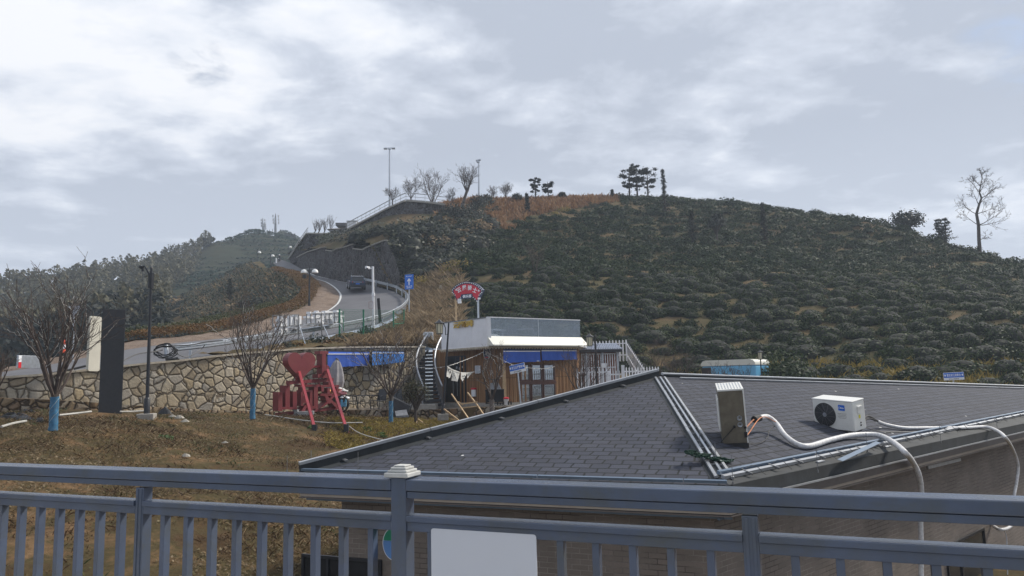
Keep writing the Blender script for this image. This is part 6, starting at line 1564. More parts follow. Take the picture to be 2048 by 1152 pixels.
cabinet('utility_cabinet', 'dark green utility cabinet on the road shoulder', 'cabinet', 587.5, 596, 546, 562, 103, 'greenbox')
t_ = thing('white_guard_rack', 'white slatted rack standing beside the green utility cabinet', 'rack', P(604, 566, 101))
RFc = Face(XY(598.5, 101, 0), XY(608.5, 101, 0)); z0, z1 = P(604, 567, 101).z, P(604, 548, 101).z
for i in range(6): k = MB(); u = RFc.L * i / 5; RFc.slab(k, u - .05, u + .05, z0 - .2, z1, 0, .05); part('slat', k, M['white'], t_)
for zz_ in (.1, .5, .95): k = MB(); RFc.slab(k, -.05, RFc.L + .05, lerp(z0, z1, zz_) - .05, lerp(z0, z1, zz_) + .05, -.05, .05); part('rail', k, M['white'], t_)
k = MB(); RFc.slab(k, -.1, .25, z0, z1 - .05, -.3, .2); part('end_panel', k, M['white'], t_)
cabinet('litter_bin', 'black litter bin behind the double headed street lamp', 'bin', 620.5, 628.5, 559, 570.5, 95, 'black', .6)
def double_lamp(base, H_, lab, s=1.0, heads=2, grp=None):
    t_ = thing('street_lamp', lab, 'street lamp', base, 0, grp); k = MB(); k.tube([base - Z * .3, base + Z * H_ * .12, base + Z * H_], [.14 * s, .09 * s, .07 * s], 8); part('pole', k, M['black'], t_, smooth=50)
    k = MB(); k.tube([base + Z * H_, base + Z * (H_ + .35 * s)], [.06 * s, .01], 6); part('finial', k, M['black'], t_)
    k = MB(); k.bar(base + Z * H_ + Vector((-.62 * s if heads == 2 else 0, 0, 0)), base + Z * H_ + Vector((.62 * s, 0, 0)), .05, .07); part('arm', k, M['tapegrey'], t_)
    for x in ((-.55, .55) if heads == 2 else (.4,)):
        c = base + Z * H_ + Vector((x * s, 0, -.28 * s)); k = MB(); k.lathe([(.33 * s, -.12 * s), (.31 * s, .06 * s), (.2 * s, .2 * s), (.02, .26 * s)], c, 14); hd2 = part('lamp_shade', k, M['bulb'], t_, smooth=60)
    if heads == 2: k = MB(); k.box(base + Z * (H_ - .75 * s) + Vector((-.5 * s, 0, 0)), (.34 * s, .3 * s, .4 * s)); part('hanging_box', k, M['black'], t_)
    return t_
q = P(618.5, 606, 74); double_lamp(q, P(619, 538, 74).z - q.z, 'black street lamp with two white bell shades left of the road', 1.0)
for px, y0, y1, Y, lab in ((541, 528, 509, 150, 'small street lamp with one white head nearest the scooter at the crest'), (514, 540, 502, 155, 'small street lamp at the left edge of the road crest'), (577, 510, 492, 190, 'distant street lamp high beside the road beyond the crest')):
    q = P(px, y0, Y); double_lamp(q, P(px, y1, Y).z - q.z, lab, 1.1, 1)

# ------------------------------------------------------------------ by the tall tan wall: awnings, umbrella, cart, furniture
wpl = lambda px: np.interp(px, [0, 512, 690, 850], [30, 36.8, 41, 45.5])
AW = Face(wall_top[10], wall_top[12]); 
awning(AW, 655, 738, 703.5, 708, 735, 731, .55, M['blue'], 'deep blue awning low on the tan stone wall behind the red sign', 'awnings on the stone wall')
awning(AW, 744, 808, 703.5, 706, 731, 724, .75, M['bluepale'], 'paler crumpled blue awning on the tan stone wall near the stair', 'awnings on the stone wall')
um = thing('folded_umbrella', 'folded grey parasol hanging from a curved black arm before the tan wall', 'umbrella', P(670, 822, 38.6))
k = MB(); c0 = P(674, 718, 38.5); cn = P(669, 776, 38.5)
prof = []; k2 = MB(); nn = 16
ptsr = [(0, .03), (.12, .16), (.35, .28), (.6, .36), (.8, .4), (1.0, .36)]
V = []; 
for t0, r_ in ptsr:
    c = lerp(c0, cn, t0)
    for j in range(nn): a_ = 2 * math.pi * j / nn; rr = r_ * (1 + .22 * (j % 2)); V.append(c + Vector((math.cos(a_) * rr, math.sin(a_) * rr, 0)))
k.add(V, [(i * nn + j, i * nn + (j + 1) % nn, (i + 1) * nn + (j + 1) % nn, (i + 1) * nn + j) for i in range(5) for j in range(nn)]); part('canopy', k, M['umbrella'], um)
k = MB(); k.tube(spline([P(672, 717, 38.5), P(677, 722, 38.5), P(681, 745, 38.6), P(684, 780, 38.7), P(686, 822, 38.8)]), .05, 8); part('arm', k, M['black'], um)
k = MB(); k.bar(P(671, 776, 38.5), P(668, 822, 38.5), .06, .06); part('pole', k, M['black'], um)
# hawker cart
ct = thing('hawker_cart', 'small cart with spoked wheels carrying colourful cloths behind the red sign', 'cart', P(668, 822, 37.6))
cY = 37.6
for px in (645, 682):
    c = P(px, 808, cY); k = MB(); ring(k, c, .38, .04, Vector((1, 0, 0)), Z, 22); w_ = part('wheel', k, M['rubber'], ct)
    k = MB()
    for j in range(8): a_ = j * math.pi / 4; k.tube([c, c + Vector((math.cos(a_) * .37, 0, math.sin(a_) * .37))], .012, 4)
    part('spokes', k, M['black'], w_)
k = MB(); k.hexa([P(650, 806, cY) + Vector((0, d_, 0)) for d_ in (0,)] * 1 + [P(688, 805, cY), P(688, 805, cY + .8), P(650, 806, cY + .8)], [P(648, 794, cY), P(692, 793, cY), P(692, 793, cY + .8), P(648, 794, cY + .8)]); part('tray', k, M['tablewood'], ct)
for (px, py, m, r_, n_) in ((683, 787, 'pinkstuff', .28, 9), (676, 784, 'orangestuff', .24, 8), (660, 783, 'orangestuff', .22, 6), (686, 780, 'banner', .16, 5), (688, 792, 'signwhite', .2, 5)):
    k = MB()
    for j in range(n_): 
        q = P(px + random.uniform(-7, 7), py + random.uniform(-4, 4), cY + random.uniform(0, .5)); rr = r_ * random.uniform(.4, .8); k.lathe([(rr * .4, -rr * .5), (rr, -rr * .1), (rr * .8, rr * .3), (rr * .2, rr * .5)], q, 7)
    part('cloth_heap', k, M[m], ct, smooth=60)
k = MB(); k.box(P(686, 806, cY + .2), (.3, .4, .4), .4); part('side_bag', k, M['caravan'], ct, bev=.05)
tzz = lambda px: XY(px, 39.6, -1.5)
zt3 = P(740, 821, 39.4).z
c1_ = metal_chair(XY(705, 39.6, zt3), R(-80), 'black mesh armchair left of the round table under the stone wall', 'chairs below the stone wall')
c2_ = metal_chair(XY(757, 39.3, zt3), R(150), 'black mesh armchair right of the round table, seen from behind', 'chairs below the stone wall')
c3_ = metal_chair(XY(796, 40.4, zt3), R(200), 'black mesh armchair half hidden behind the blue wrapped tree by the stair', 'chairs below the stone wall')
for c in (c1_, c2_, c3_): c.scale = (1.18, 1.18, 1.18)
table(XY(731, 39.6, zt3), 'round black metal table under the stone wall', 'tables', .72, .8)
# overturned lounger / dark sheeting by the stair
k = MB(); V = [P(790, 812, 38), P(818, 830, 37.4), P(800, 836, 37.6), P(786, 834, 38)]
k.hexa([P(787, 796, 38.2), P(821, 812, 37.8), P(812, 834, 37.6), P(788, 836, 37.9)], [P(789, 794, 38.7), P(823, 810, 38.3), P(813, 832, 38.2), P(790, 834, 38.4)]); t_ = thing('folded_lounger', 'black tipped lounger leaning by the foot of the curved stair', 'lounger', P(800, 836, 37.9)); part('fabric', k, M['tarp'], t_)
for a, b, Y in (((802, 765), (793, 790), 39), ((802, 764), (824, 764), 39), ((815, 840), (824, 808), 37.6), ((798, 829), (816, 830), 37.5), ((793, 790), (800, 812), 39)):
    k = MB(); k.tube([P(*a, Y), P(*b, Y)], .025, 6); part('tube_frame', k, M['black'], t_)
k = MB(); k.hexa([P(790, 826, 37.4), P(814, 823, 37.6), P(818, 834, 37.2), P(792, 836, 37)], [P(790, 822, 37.4), P(813, 819, 37.6), P(816, 830, 37.2), P(792, 832, 37)]); part('cushion', k, M['dsteel'], t_)
k = MB(); k.bar(P(750, 833, 36.5), P(776, 805, 37.2), .06, .06); solo('timber_prop', k, M['bark'], 'dark wooden prop leaning from the terrace edge to the wrapped tree', 'prop')
# rubbish on the slope: tarps, pipes, stones
def heap(px, py, Y, w_, h_, lab, m='tarp', n_=14, name='black_sheeting', cat='sheeting'):
    c = P(px, py, Y); k = MB(); vs = []
    for j in range(3):
        for i in range(n_): a_ = 2 * math.pi * i / n_; rr = (1, .7, .25)[j]; vs.append(c + Vector((math.cos(a_) * w_ * rr * random.uniform(.75, 1.15), math.sin(a_) * w_ * .5 * rr, (0, .6, 1)[j] * h_ * random.uniform(.6, 1.2) - .03)))
    k.add(vs, [(j * n_ + i, j * n_ + (i + 1) % n_, (j + 1) * n_ + (i + 1) % n_, (j + 1) * n_ + i) for j in range(2) for i in range(n_)] + [tuple(2 * n_ + i for i in range(n_))])
    solo(name, k, M[m], lab, cat)
heap(25, 838, 24.5, .75, .22, 'black plastic sheeting heaped below the low wall at the far left'); heap(55, 826, 25.8, .35, .15, 'small scrap of black sheeting close to the low wall at the far left'); heap(329, 826, 25.6, .25, .2, 'black plastic bag heaped beside the footing of the broken lamp post'); heap(80, 842, 24, .18, .15, 'black plastic pot left of the first wrapped tree', name='plastic_pot', cat='pot')
def gpipe(pts, r, lab, m='cord'):
    k = MB(); V = [P(*p) for p in pts]; V = [Vector((v.x, v.y, gz(v.x, v.y) + r + .09)) for v in V]; k.tube(spline(V, 5), r, 6); solo('ground_pipe', k, M[m], lab, 'pipe')
gpipe([(2, 871, 22), (28, 864, 22.6), (52, 858, 23)], .035, 'pale pipe on the earth at the far left edge of the slope'); gpipe([(118, 845, 24.4), (150, 838, 25), (182, 831, 25.8)], .035, 'pale pipe on the earth between the first wrapped tree and the dark board')
gpipe([(240, 824, 26.6), (262, 821, 27), (290, 817, 28)], .03, 'pale pipe running from the dark board to the lamp footing')
gpipe([(530, 838, 31.5), (600, 846, 31), (660, 847, 31.2), (725, 846, 32)], .022, 'long pale hose lying through the feet of the red sign'); gpipe([(690, 848, 31.5), (720, 864, 29.5), (770, 878, 28.5), (810, 882, 28)], .018, 'pale hose trailing down the slope right of the red sign')
for px, py, Y, w_, lab in ((372, 911, 21.5, .16, 'pale stone alone in the grass in front of the second wrapped tree'), (450, 884, 23.5, .12, 'small white slab of stone on the middle of the slope'), (358, 835, 26, .2, 'broken white rubble piece right of the black bag'), (370, 842, 25.5, .17, 'second white rubble piece right of the black bag'), (345, 832, 26.2, .15, 'flat white rubble piece touching the lamp footing'), (55, 881, 22.3, .4, 'flat grey stone slab below the first wrapped tree'), (870, 866, 32, .3, 'grey boulder on the slope below the leaning lamp post'), (815, 852, 33.5, .2, 'pale stone beside the small leafy sapling'), (697, 895, 27, .2, 'pale upright stone fragment on the yellow grass')):
    q = P(px, py, Y); heap(px, py, Y, w_, w_ * .55, lab, 'stone1', 9, 'stone', 'stone')

# ------------------------------------------------------------------ dark retaining wall beside the road and the hilltop platform
top_px = [(581, 519), (600, 508), (612, 503), (628, 498), (644, 495), (645, 507), (665, 499), (699, 489), (700, 507), (730, 494), (765, 481), (789, 545)]
def base_at(px):
    k = [(scr(v)[0], i) for i, v in enumerate(n_e) if v.y > 80]; k.sort(); i = min(k, key=lambda a: abs(a[0] - px))[1]; return n_e[i]
w = MB(); TP = []; 
dw = thing('dark_retaining_wall', 'long dark stone retaining wall with stepped sloping top beside the rising road', 'retaining wall', base_at(700) - Z * .2)
for segs in ((578, 582, 590, 600, 610, 620, 632, 644), (644.5, 655, 665, 680, 699), (699.5, 715, 730, 748, 765, 778, 789)):
    w = MB(); tops_ = []; bases_ = []
    for px in segs:
        b_ = base_at(px) + Vector((.5, .6, 0)); ty = np.interp(px, [p_[0] for p_ in top_px], [p_[1] for p_ in top_px])
        tp_ = P(px, ty, b_.y); tops_.append(Vector((b_.x, b_.y, tp_.z))); bases_.append(Vector((b_.x, b_.y, b_.z - .6)))
    for i in range(len(segs) - 1):
        th_ = Vector((-.2, .9, 0)); w.hexa([bases_[i], bases_[i + 1], bases_[i + 1] + th_, bases_[i] + th_], [tops_[i], tops_[i + 1], tops_[i + 1] + th_, tops_[i] + th_])
    part('stonework', w, M['darkstone'], dw)
    k = MB()
    for i in range(len(segs) - 1 - 2 * (segs[-1] == 789)): k.bar(tops_[i] + Vector((.0, .1, .05)), tops_[i + 1] + Vector((.0, .1, .05)), .45, .14)
    part('coping', k, M['concrete'], dw)
# platform walls: lower terrace, stair flank, upper terrace
pw_ = thing('platform_wall', 'dark stone platform wall with a stair flank climbing to the hilltop terrace', 'platform wall', P(760, 470, 112))
def flank(pts, yb, m='darkstone', th=2.0):
    w = MB(); tops_ = [P(*p) for p in pts]; 
    for i in range(len(pts) - 1):
        b0_, b1_ = Vector((tops_[i].x, tops_[i].y, P(pts[i][0], yb[i], pts[i][2]).z)), Vector((tops_[i + 1].x, tops_[i + 1].y, P(pts[i + 1][0], yb[i + 1], pts[i + 1][2]).z)); t3 = Vector((0, th, 0))
        w.hexa([b0_, b1_, b1_ + t3, b0_ + t3], [tops_[i], tops_[i + 1], tops_[i + 1] + t3, tops_[i] + t3])
    part('stonework', w, M[m], pw_)
    k = MB()
    for i in range(len(pts) - 1): k.bar(tops_[i] + Vector((0, .3, .1)), tops_[i + 1] + Vector((0, .3, .1)), 1.0, .25)
    part('coping', k, M['concrete'], pw_); return tops_
f1 = flank([(580, 520, 137), (598, 492, 130), (616, 468, 124)], [530, 520, 512]); f1b = flank([(616, 468, 124), (660, 469, 123), (692, 469, 122)], [512, 505, 500])
f2 = flank([(692, 463, 116), (740, 438, 112), (780, 417, 109), (812, 403, 107)], [495, 480, 470, 462]); f3 = flank([(812, 403, 107), (850, 406, 107.5), (888, 411, 109)], [462, 455, 445])
plat = MB(); plat.poly([f3[0], f3[1], f3[2], f3[2] + Vector((2, 14, 0)), f3[0] + Vector((0, 14, 0))]); part('paving', plat, M['concrete'], pw_)
plat = MB(); plat.poly([f1b[0], f1b[1], f1b[2], f1b[2] + Vector((2, 16, 0)), f1b[0] + Vector((0, 16, 0))]); part('paving', plat, M['concrete'], pw_)
def hand_rail(pts, lab, hgt=1.3, sp_=1.0):
    t_ = thing('handrail', lab, 'railing', pts[0])
    for a, b in zip(pts[:-1], pts[1:]):
        n_ = max(2, int((b - a).length / sp_))
        for zz_ in (.25, .6, 1.0): k = MB(); k.bar(a + Z * hgt * zz_, b + Z * hgt * zz_, .05 if zz_ < 1 else .09, .05 if zz_ < 1 else .09); part('rail', k, M['tapegrey'], t_)
        for i in range(n_): q = lerp(a, b, i / n_); k = MB(); k.bar(q, q + Z * hgt, .05, .05); part('post', k, M['tapegrey'], t_)
hand_rail(f2, 'grey stair handrail climbing to the hilltop terrace'); hand_rail(f3, 'grey handrail along the flat hilltop terrace', sp_=2.0); hand_rail(f1, 'grey handrail climbing left of the lower terrace', 1.1)
# pavilions on the lower terrace
def pavilion(px0, px1, ye, yr, yb, Y, lab, gable=True):
    a, b = P(px0, ye, Y), P(px1, ye, Y); d = b - a; t_ = thing('pavilion', lab, 'pavilion', P((px0 + px1) / 2, yb, Y)); dp_ = Vector((0, 5, 0)); zr = P((px0 + px1) / 2, yr, Y).z; zb2 = P((px0 + px1) / 2, yb, Y).z; mid = (a + b) / 2; mid.z = zr
    k = MB()
    if gable: k.add([a, b, mid + dp_ * .5, a + dp_, b + dp_], [(0, 1, 2), (1, 4, 2), (4, 3, 2), (3, 0, 2), (0, 3, 4, 1)])
    else: k.hexa([a, b, b + dp_, a + dp_], [a + Z * .5, b + Z * .5, b + dp_ + Z * .5, a + dp_ + Z * .5])
    part('roof', k, M['greyroof'], t_)
    for s_ in (.18, .82):
        for e_ in (0.15, .85): k = MB(); q = lerp(a, b, s_) + dp_ * e_; k.bar(Vector((q.x, q.y, zb2)), q + Z * .1, .16, .16); part('post', k, M['dsteel'], t_)
    k = MB(); q0_, q1_ = lerp(a, b, .18), lerp(a, b, .82); k.bar(Vector((q0_.x, q0_.y, zb2 + .7)), Vector((q1_.x, q1_.y, zb2 + .7)), .1, .1); part('bench_rail', k, M['dsteel'], t_)
pavilion(653, 682, 458, 450, 469, 124, 'small dark pavilion with a pointed roof on the lower terrace'); pavilion(671, 694, 451, 448, 466, 127, 'flat roofed pavilion just left of the white terrace building', False)
HB = Face(XY(693, 126, 0), XY(712, 126, 0)); k = MB(); z0, z1 = P(700, 468, 126).z, P(700, 443, 126).z; t_ = thing('white_building', 'small white flat roofed building half hidden by the terrace stair', 'building', HB.at(0, z0)); HB.slab(k, 0, HB.L, z0 - 1, z1, -4, 4); part('wall', k, M['white'], t_)
k = MB(); HB.slab(k, -.1, HB.L + .1, z1, z1 + .15, -4.1, 4.2); part('roof', k, M['tapegrey'], t_)
# floodlight masts
def mast(px, y0, y1, Y, lab, heads):
    b_ = P(px, y0, Y); tp_ = P(px, y1, Y); t_ = thing('floodlight_mast', lab, 'floodlight mast', b_)
    k = MB(); k.tube([b_ - Z * 1, tp_], [.17, .1], 8); part('pole', k, M['steel'], t_, smooth=50)
    if heads == 2:
        k = MB(); k.bar(tp_ + Vector((-.72, 0, 0)), tp_ + Vector((.72, 0, 0)), .1, .1); part('arm', k, M['steel'], t_)
        for x in (-.62, .62): k = MB(); k.box(tp_ + Vector((x, 0, -.08)), (.55, .5, .2)); part('floodlight', k, M['steel'], t_, bev=.04)
        k = MB(); k.box(tp_ - Z * .18, (.35, .35, .14)); part('gear_box', k, M['steel'], t_)
    else:
        for x, z_ in ((-.25, .0), (.12, .1), (-.1, -.28)): k = MB(); k.box(tp_ + Vector((x, 0, z_)), (.45, .35, .26), .3); part('floodlight', k, M['steel'], t_, bev=.05)
mast(779, 408, 296, 113, 'tall floodlight mast with a wide two armed head beside the terrace stair', 2); mast(957.5, 392, 321, 119, 'floodlight mast with a cluster of three lamps on the ridge', 3)
# telecom masts on the far hill
def telecom(px, y0, y1, Y, lab, w_):
    b_ = P(px, y0, Y); tp_ = P(px, y1, Y); t_ = thing('telecom_mast', lab, 'telecom mast', b_); Hh = tp_.z - b_.z
    k = MB(); k.tube([b_ - Z * 2, lerp(b_, tp_, .78), tp_], [w_, w_ * .6, .12], 6); part('pole', k, M['dsteel'], t_)
    for f_, n_ in ((.62, 3), (.75, 3), (.9, 2)):
        for j in range(n_):
            a_ = 2 * math.pi * j / 3 + f_; k = MB(); k.box(b_ + Z * Hh * f_ + Vector((math.cos(a_) * w_ * 1.9, math.sin(a_) * w_ * 1.9, 0)), (.45, .3, Hh * .1), a_); part('antenna', k, M['tapegrey'], t_)
telecom(551, 474, 427, 331, 'taller telecom mast on the far blue hilltop', .7); telecom(525.5, 476, 436, 328, 'slimmer telecom mast left of the tallest one on the far hilltop', .45); telecom(528.5, 476, 446, 330, 'short telecom mast touching the slim mast on the far hilltop', .3)
k = MB(); q = P(545, 472, 331); k.tube([q - Z, P(545, 458, 331)], .15, 5); solo('thin_pole', k, M['dsteel'], 'thin bare pole between the far hilltop masts', 'pole')
k = MB(); q = P(539, 473, 331); k.lathe([(1.0, -1), (.8, 1.2), (.25, 2.4), (.1, 3.2)], q, 8); solo('hilltop_shrine', k, M['greyroof'], 'tiny dark hut on the far hilltop between the masts', 'hut')
# ------------------------------------------------------------------ vegetation helpers
def unit(a): return a / np.maximum(np.linalg.norm(a, axis=-1, keepdims=True), 1e-9)
def quads(Cn, Nm, size, asp=.75, jit=.35):
    """leaf quads (n,4,3) centred at Cn, facing Nm, edge length size"""
    n = len(Cn); size = np.broadcast_to(np.asarray(size, float), (n,))[:, None]
    Nm = unit(Nm + rng.normal(0, .45, (n, 3))); t = unit(np.cross(Nm, rng.normal(0, 1, (n, 3)))); b = np.cross(Nm, t)
    a = t * size * .5; c = b * size * .5 * asp
    V = np.stack([Cn - a - c * .3, Cn - c, Cn + a + c * .2, Cn + c], 1)
    return V + rng.normal(0, .06, V.shape) * size[:, :, None]
def blades(B, h, w, lean=.4):
    """upright blades from base points B (n,3)"""
    n = len(B); a = rng.uniform(0, 2 * np.pi, n); h = np.broadcast_to(np.asarray(h, float), (n,)) * rng.uniform(.5, 1.2, n); w = np.broadcast_to(np.asarray(w, float), (n,))
    s = np.stack([np.cos(a), np.sin(a), np.zeros(n)], 1) * w[:, None] * .5
    l = rng.normal(0, lean, (n, 2)); tip = B + np.stack([l[:, 0] * h, l[:, 1] * h, h], 1); mid = B + np.stack([l[:, 0] * h * .35, l[:, 1] * h * .35, h * .6], 1)
    return np.stack([B - s, B + s, mid + s * .7, tip], 1)
def fl(V): V = np.asarray(V).reshape(-1, 4, 3); n = len(V); return V.reshape(-1, 3), np.arange(n * 4).reshape(n, 4)
def leaf_solo(name, V, m, label=None, cat=None, group=None, kind=None, loc=None):
    v, q = fl(V)
    if loc is not None: v = v - np.asarray(loc)
    o = solo(name, np_mesh(name, v, q, m), label=label, cat=cat, group=group, kind=kind)
    if loc is not None: o.location = loc
    return o
def dome(n, lobes=4, hgt=.85, size=.13, seed=0, spread=.55, shell=.8):
    """leaf quads over a mound of several lobes, radius about 1"""
    r = np.random.default_rng(seed); L_ = []
    cs = np.c_[r.uniform(-spread, spread, (lobes, 2)), np.zeros(lobes)]; rs = r.uniform(.5, .8, lobes); cs[0] = 0; rs[0] = .8
    per = n // lobes
    Cn, Nm = [], []
    for c, ra in zip(cs, rs):
        d = unit(r.normal(0, 1, (per, 3))); d[:, 2] = np.abs(d[:, 2]) - .12; rr = ra * (shell + (1.12 - shell) * r.random(per) ** .9)
        p = c + d * rr[:, None] * np.array([1, 1, hgt]); Cn.append(p); Nm.append(d)
    return quads(np.concatenate(Cn), np.concatenate(Nm) * .7 + np.array([0, 0, .3]), size * r.uniform(.6, 1.3, per * lobes)), cs, rs
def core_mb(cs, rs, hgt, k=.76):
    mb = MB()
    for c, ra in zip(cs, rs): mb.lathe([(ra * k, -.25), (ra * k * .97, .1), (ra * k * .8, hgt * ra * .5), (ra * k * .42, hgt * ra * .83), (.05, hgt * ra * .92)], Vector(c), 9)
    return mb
def bush_mesh(name, n, seed, size, m, hgt=.85, lobes=4, core=True):
    V, cs, rs = dome(n, lobes, hgt, size, seed); v, q = fl(V); mi = np.zeros(len(q), int)
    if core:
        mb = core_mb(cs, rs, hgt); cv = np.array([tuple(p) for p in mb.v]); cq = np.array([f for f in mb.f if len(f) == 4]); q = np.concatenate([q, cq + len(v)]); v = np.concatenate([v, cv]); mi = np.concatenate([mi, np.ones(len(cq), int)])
    return np_mesh(name, v, q, [m, M['shadecore']], mi)
def inst(V, pos, sc, rz):
    """place copies of leaf block V (k,4,3) at pos (n,3) with scales (n,3) and z turns"""
    c, s = np.cos(rz), np.sin(rz); X = V[None] * sc[:, None, None, :]
    return np.stack([X[..., 0] * c[:, None, None] - X[..., 1] * s[:, None, None], X[..., 0] * s[:, None, None] + X[..., 1] * c[:, None, None], X[..., 2]], -1) + pos[:, None, None, :]

# ------------------------------------------------------------------ tea bushes on the right hill
rows_ = []
y = 47.0
while y < 124:
    x = -14 + rng.uniform(0, 2)
    while x < 100:
        rows_.append((x + rng.normal(0, .3), y + rng.normal(0, .35) + 1.2 * math.sin(x * .11 + y * .05))); x += rng.uniform(1.6, 2.7)
    y += 2.05 + (y - 47) * .002
T_ = np.array(rows_); tz_ = HT(T_[:, 0], T_[:, 1]); T3 = np.c_[T_, tz_]
px, py = scr_np(T3 + np.array([0, 0, .8])); Yy = T_[:, 1]
gap = fbm(T_[:, 0], T_[:, 1] * 1.6, .12, 3, 21); low = np.clip((py - 520) / 200, 0, 1)
foot_y = np.interp(px, [830, 880, 1170, 1320, 1500, 1700, 1900, 2048, 2200], [600, 640, 700, 745, 752, 748, 742, 752, 760])
ok = (gap > -1.0 + .3 * low) & (px > 800) & (px < 2180) & (py < foot_y)
rust_zone = (px > 880) & (px < 1235) & (py < 398 + np.clip((1235 - px) * .2, 0, 58))
shrub_zone = (px < 905) & (py < 545) | (px < 985 - (py - 400) * .5) & (py > 400) & (py < 500)
straw_zone = (px < 905) & (py > 540) & (py < 700) | (px < 880) & (py > 500)
path_zone = (np.abs(px - (1010 + (py - 440) * 0)) < 60) & (np.abs(py - 545) < 8) | (np.abs(py - 618 - (px - 1280) * .12) < 5) & (px > 1200) & (px < 1420)
ok &= ~rust_zone & ~shrub_zone & ~straw_zone & ~path_zone
T3 = T3[ok]; px, py = px[ok], py[ok]
order = np.argsort(T3[:, 1]); T3 = T3[order]; px = px[order]; py = py[order]
vis = (px < 2060) & ~((px > 880) & (px < 1170) & (py > 632)) & (py < 745 + np.where(px > 1300, 10, 0))
near = np.zeros(len(T3), bool); near[np.where(vis)[0][:300]] = True
tea_meshes = [bush_mesh('tea_bush', 1700, 30 + i, .115, M['tea'], .85, 4 + i % 3) for i in range(7)]
for i in np.where(near)[0]:
    o = bpy.data.objects.new('tea_bush', tea_meshes[rng.integers(7)]); COL.objects.link(o)
    s = rng.uniform(.66, 1.2); o.location = (T3[i, 0], T3[i, 1], T3[i, 2] - .1); o.rotation_euler = (0, 0, rng.uniform(-.5, .5) + (math.pi if rng.random() < .5 else 0)); o.scale = (s * rng.uniform(1.2, 2.1), s * rng.uniform(.9, 1.15), s * rng.uniform(1.0, 1.5))
    tag(o, 'rounded dark green tea bush on the terraced hillside', 'tea bush', 'tea bushes on the hill')
far_ = T3[~near]; blk = []
for k in range(6):
    V, cs, rs = dome(420, 4, .85, .19, 60 + k, shell=.7); sel = far_[k::6]; n_ = len(sel)
    s = rng.uniform(.75, 1.3, n_); sc = np.c_[s * rng.uniform(1.15, 2.0, n_), s * rng.uniform(.95, 1.25, n_), s * rng.uniform(1.0, 1.55, n_)]
    blk.append(inst(V, sel - np.array([0, 0, .15]), sc, rng.uniform(-.5, .5, n_)).reshape(-1, 4, 3))
xf, yf = rng.uniform(-12, 98, 2600), rng.uniform(48, 122, 2600); pf = np.c_[xf, yf, HT(xf, yf)]; a, b = scr_np(pf); gf = fbm(xf, yf * 1.6, .12, 3, 21)
pf = pf[(a > 985) & (a < 2160) & (b < np.interp(a, [830, 880, 1170, 1320, 1500, 1700, 1900, 2048, 2200], [600, 640, 700, 745, 752, 748, 742, 752, 760])) & (gf > -.55) & ~((a < 1240) & (b < 398 + np.clip((1235 - a) * .2, 0, 58)))]
V, cs, rs = dome(240, 3, .9, .2, 77, shell=.6); n_ = len(pf); s = rng.uniform(.4, .85, n_); blk.append(inst(V, pf - np.array([0, 0, .08]), np.c_[s * rng.uniform(1, 1.7, n_), s, s * rng.uniform(.9, 1.4, n_)], rng.uniform(-.5, .5, n_)).reshape(-1, 4, 3))
leaf_solo('tea_bushes', np.concatenate(blk), M['tea'], kind='stuff', label='mass of dark green tea bushes covering the upper hillside', cat='tea bushes')
print('TEA', len(T3), near.sum())

# ------------------------------------------------------------------ loose covers: scatter on a height function inside picture-plan regions
def scatter(n, xr, yr, zf, test):
    x = rng.uniform(*xr, n); y = rng.uniform(*yr, n); z = zf(x, y); p = np.c_[x, y, z]; a, b = scr_np(p); return p[test(a, b, p)]
# rust coloured grass on the ridge and among the tea
Pn = scatter(26000, (-14, 34), (84, 124), HT, lambda a, b, p: (a > 870) & (a < 1240) & (b < 404 + np.clip((1240 - a) * .22, 0, 62) * (.75 + fbm(p[:, 0], p[:, 1], .25, 2, 12) * .8)) & (b > 380))
leaf_solo('dry_grass', blades(Pn - [0, 0, .05], .85, .3, .45), M['rust'], kind='stuff', label='rust coloured dry grass on the ridge', cat='grass')
Pn = scatter(34000, (-12, 95), (47, 118), HT, lambda a, b, p: (a > 880) & (a < 2100) & (fbm(p[:, 0], p[:, 1], .25, 3, 8) > .12))
leaf_solo('dry_grass', blades(Pn - [0, 0, .05], .3, .12, .6), M['bamboo'], kind='stuff', label='thin olive brown grass between the tea bushes', cat='grass')
Pn = scatter(26000, (5, 62), (44, 53), lambda x, y: np.maximum(HT(x, y), -1.75), lambda a, b, p: (a > 1310) & (a < 2100) & (b > 725))
leaf_solo('dry_grass', np.concatenate([blades(Pn[::2], .5, .07, .35), blades(Pn[1::2], .3, .14, .5)]), M['yellow'], kind='stuff', label='yellowish rough grass along the foot of the tea hill', cat='grass')
# straw bank by the road bend and the wall top
def onbank(x, y): return bk(x, y)
insb = lambda p: np.array([True] * len(p))
def road_side(p):
    d = np.interp(p[:, 1], [q.y for q in n_e[40:96]], [q.x for q in n_e[40:96]]); return p[:, 0] > d + .5
def behind_wall(p): return p[:, 1] > np.interp(p[:, 0], [q.x for q in wall_top], [q.y for q in wall_top]) + .6
Pn = scatter(80000, (-17, -3), (37, 80), onbank, lambda a, b, p: road_side(p) & behind_wall(p) & (a < 905) & (a > 480) & (fbm(p[:, 0], p[:, 1], .5, 2, 31) > -.3))
leaf_solo('straw', np.concatenate([blades(Pn[::3], .6, .035, .55), blades(Pn[1::3], .4, .05, .8), quads(Pn[2::3] + [0, 0, .15], np.tile([0, 0, 1.], (len(Pn[2::3]), 1)), .2)]), M['straw'], kind='stuff', label='tangled straw coloured grass on the bank above the tall wall', cat='grass')
Pn = scatter(60000, (-15, 2), (56, 92), HT, lambda a, b, p: (a > 815) & (a < 925) & (b > 535) & (b < 700) & (p[:, 0] > np.interp(p[:, 1], [60, 66, 75, 90], [-9, -9, -10, -14])))
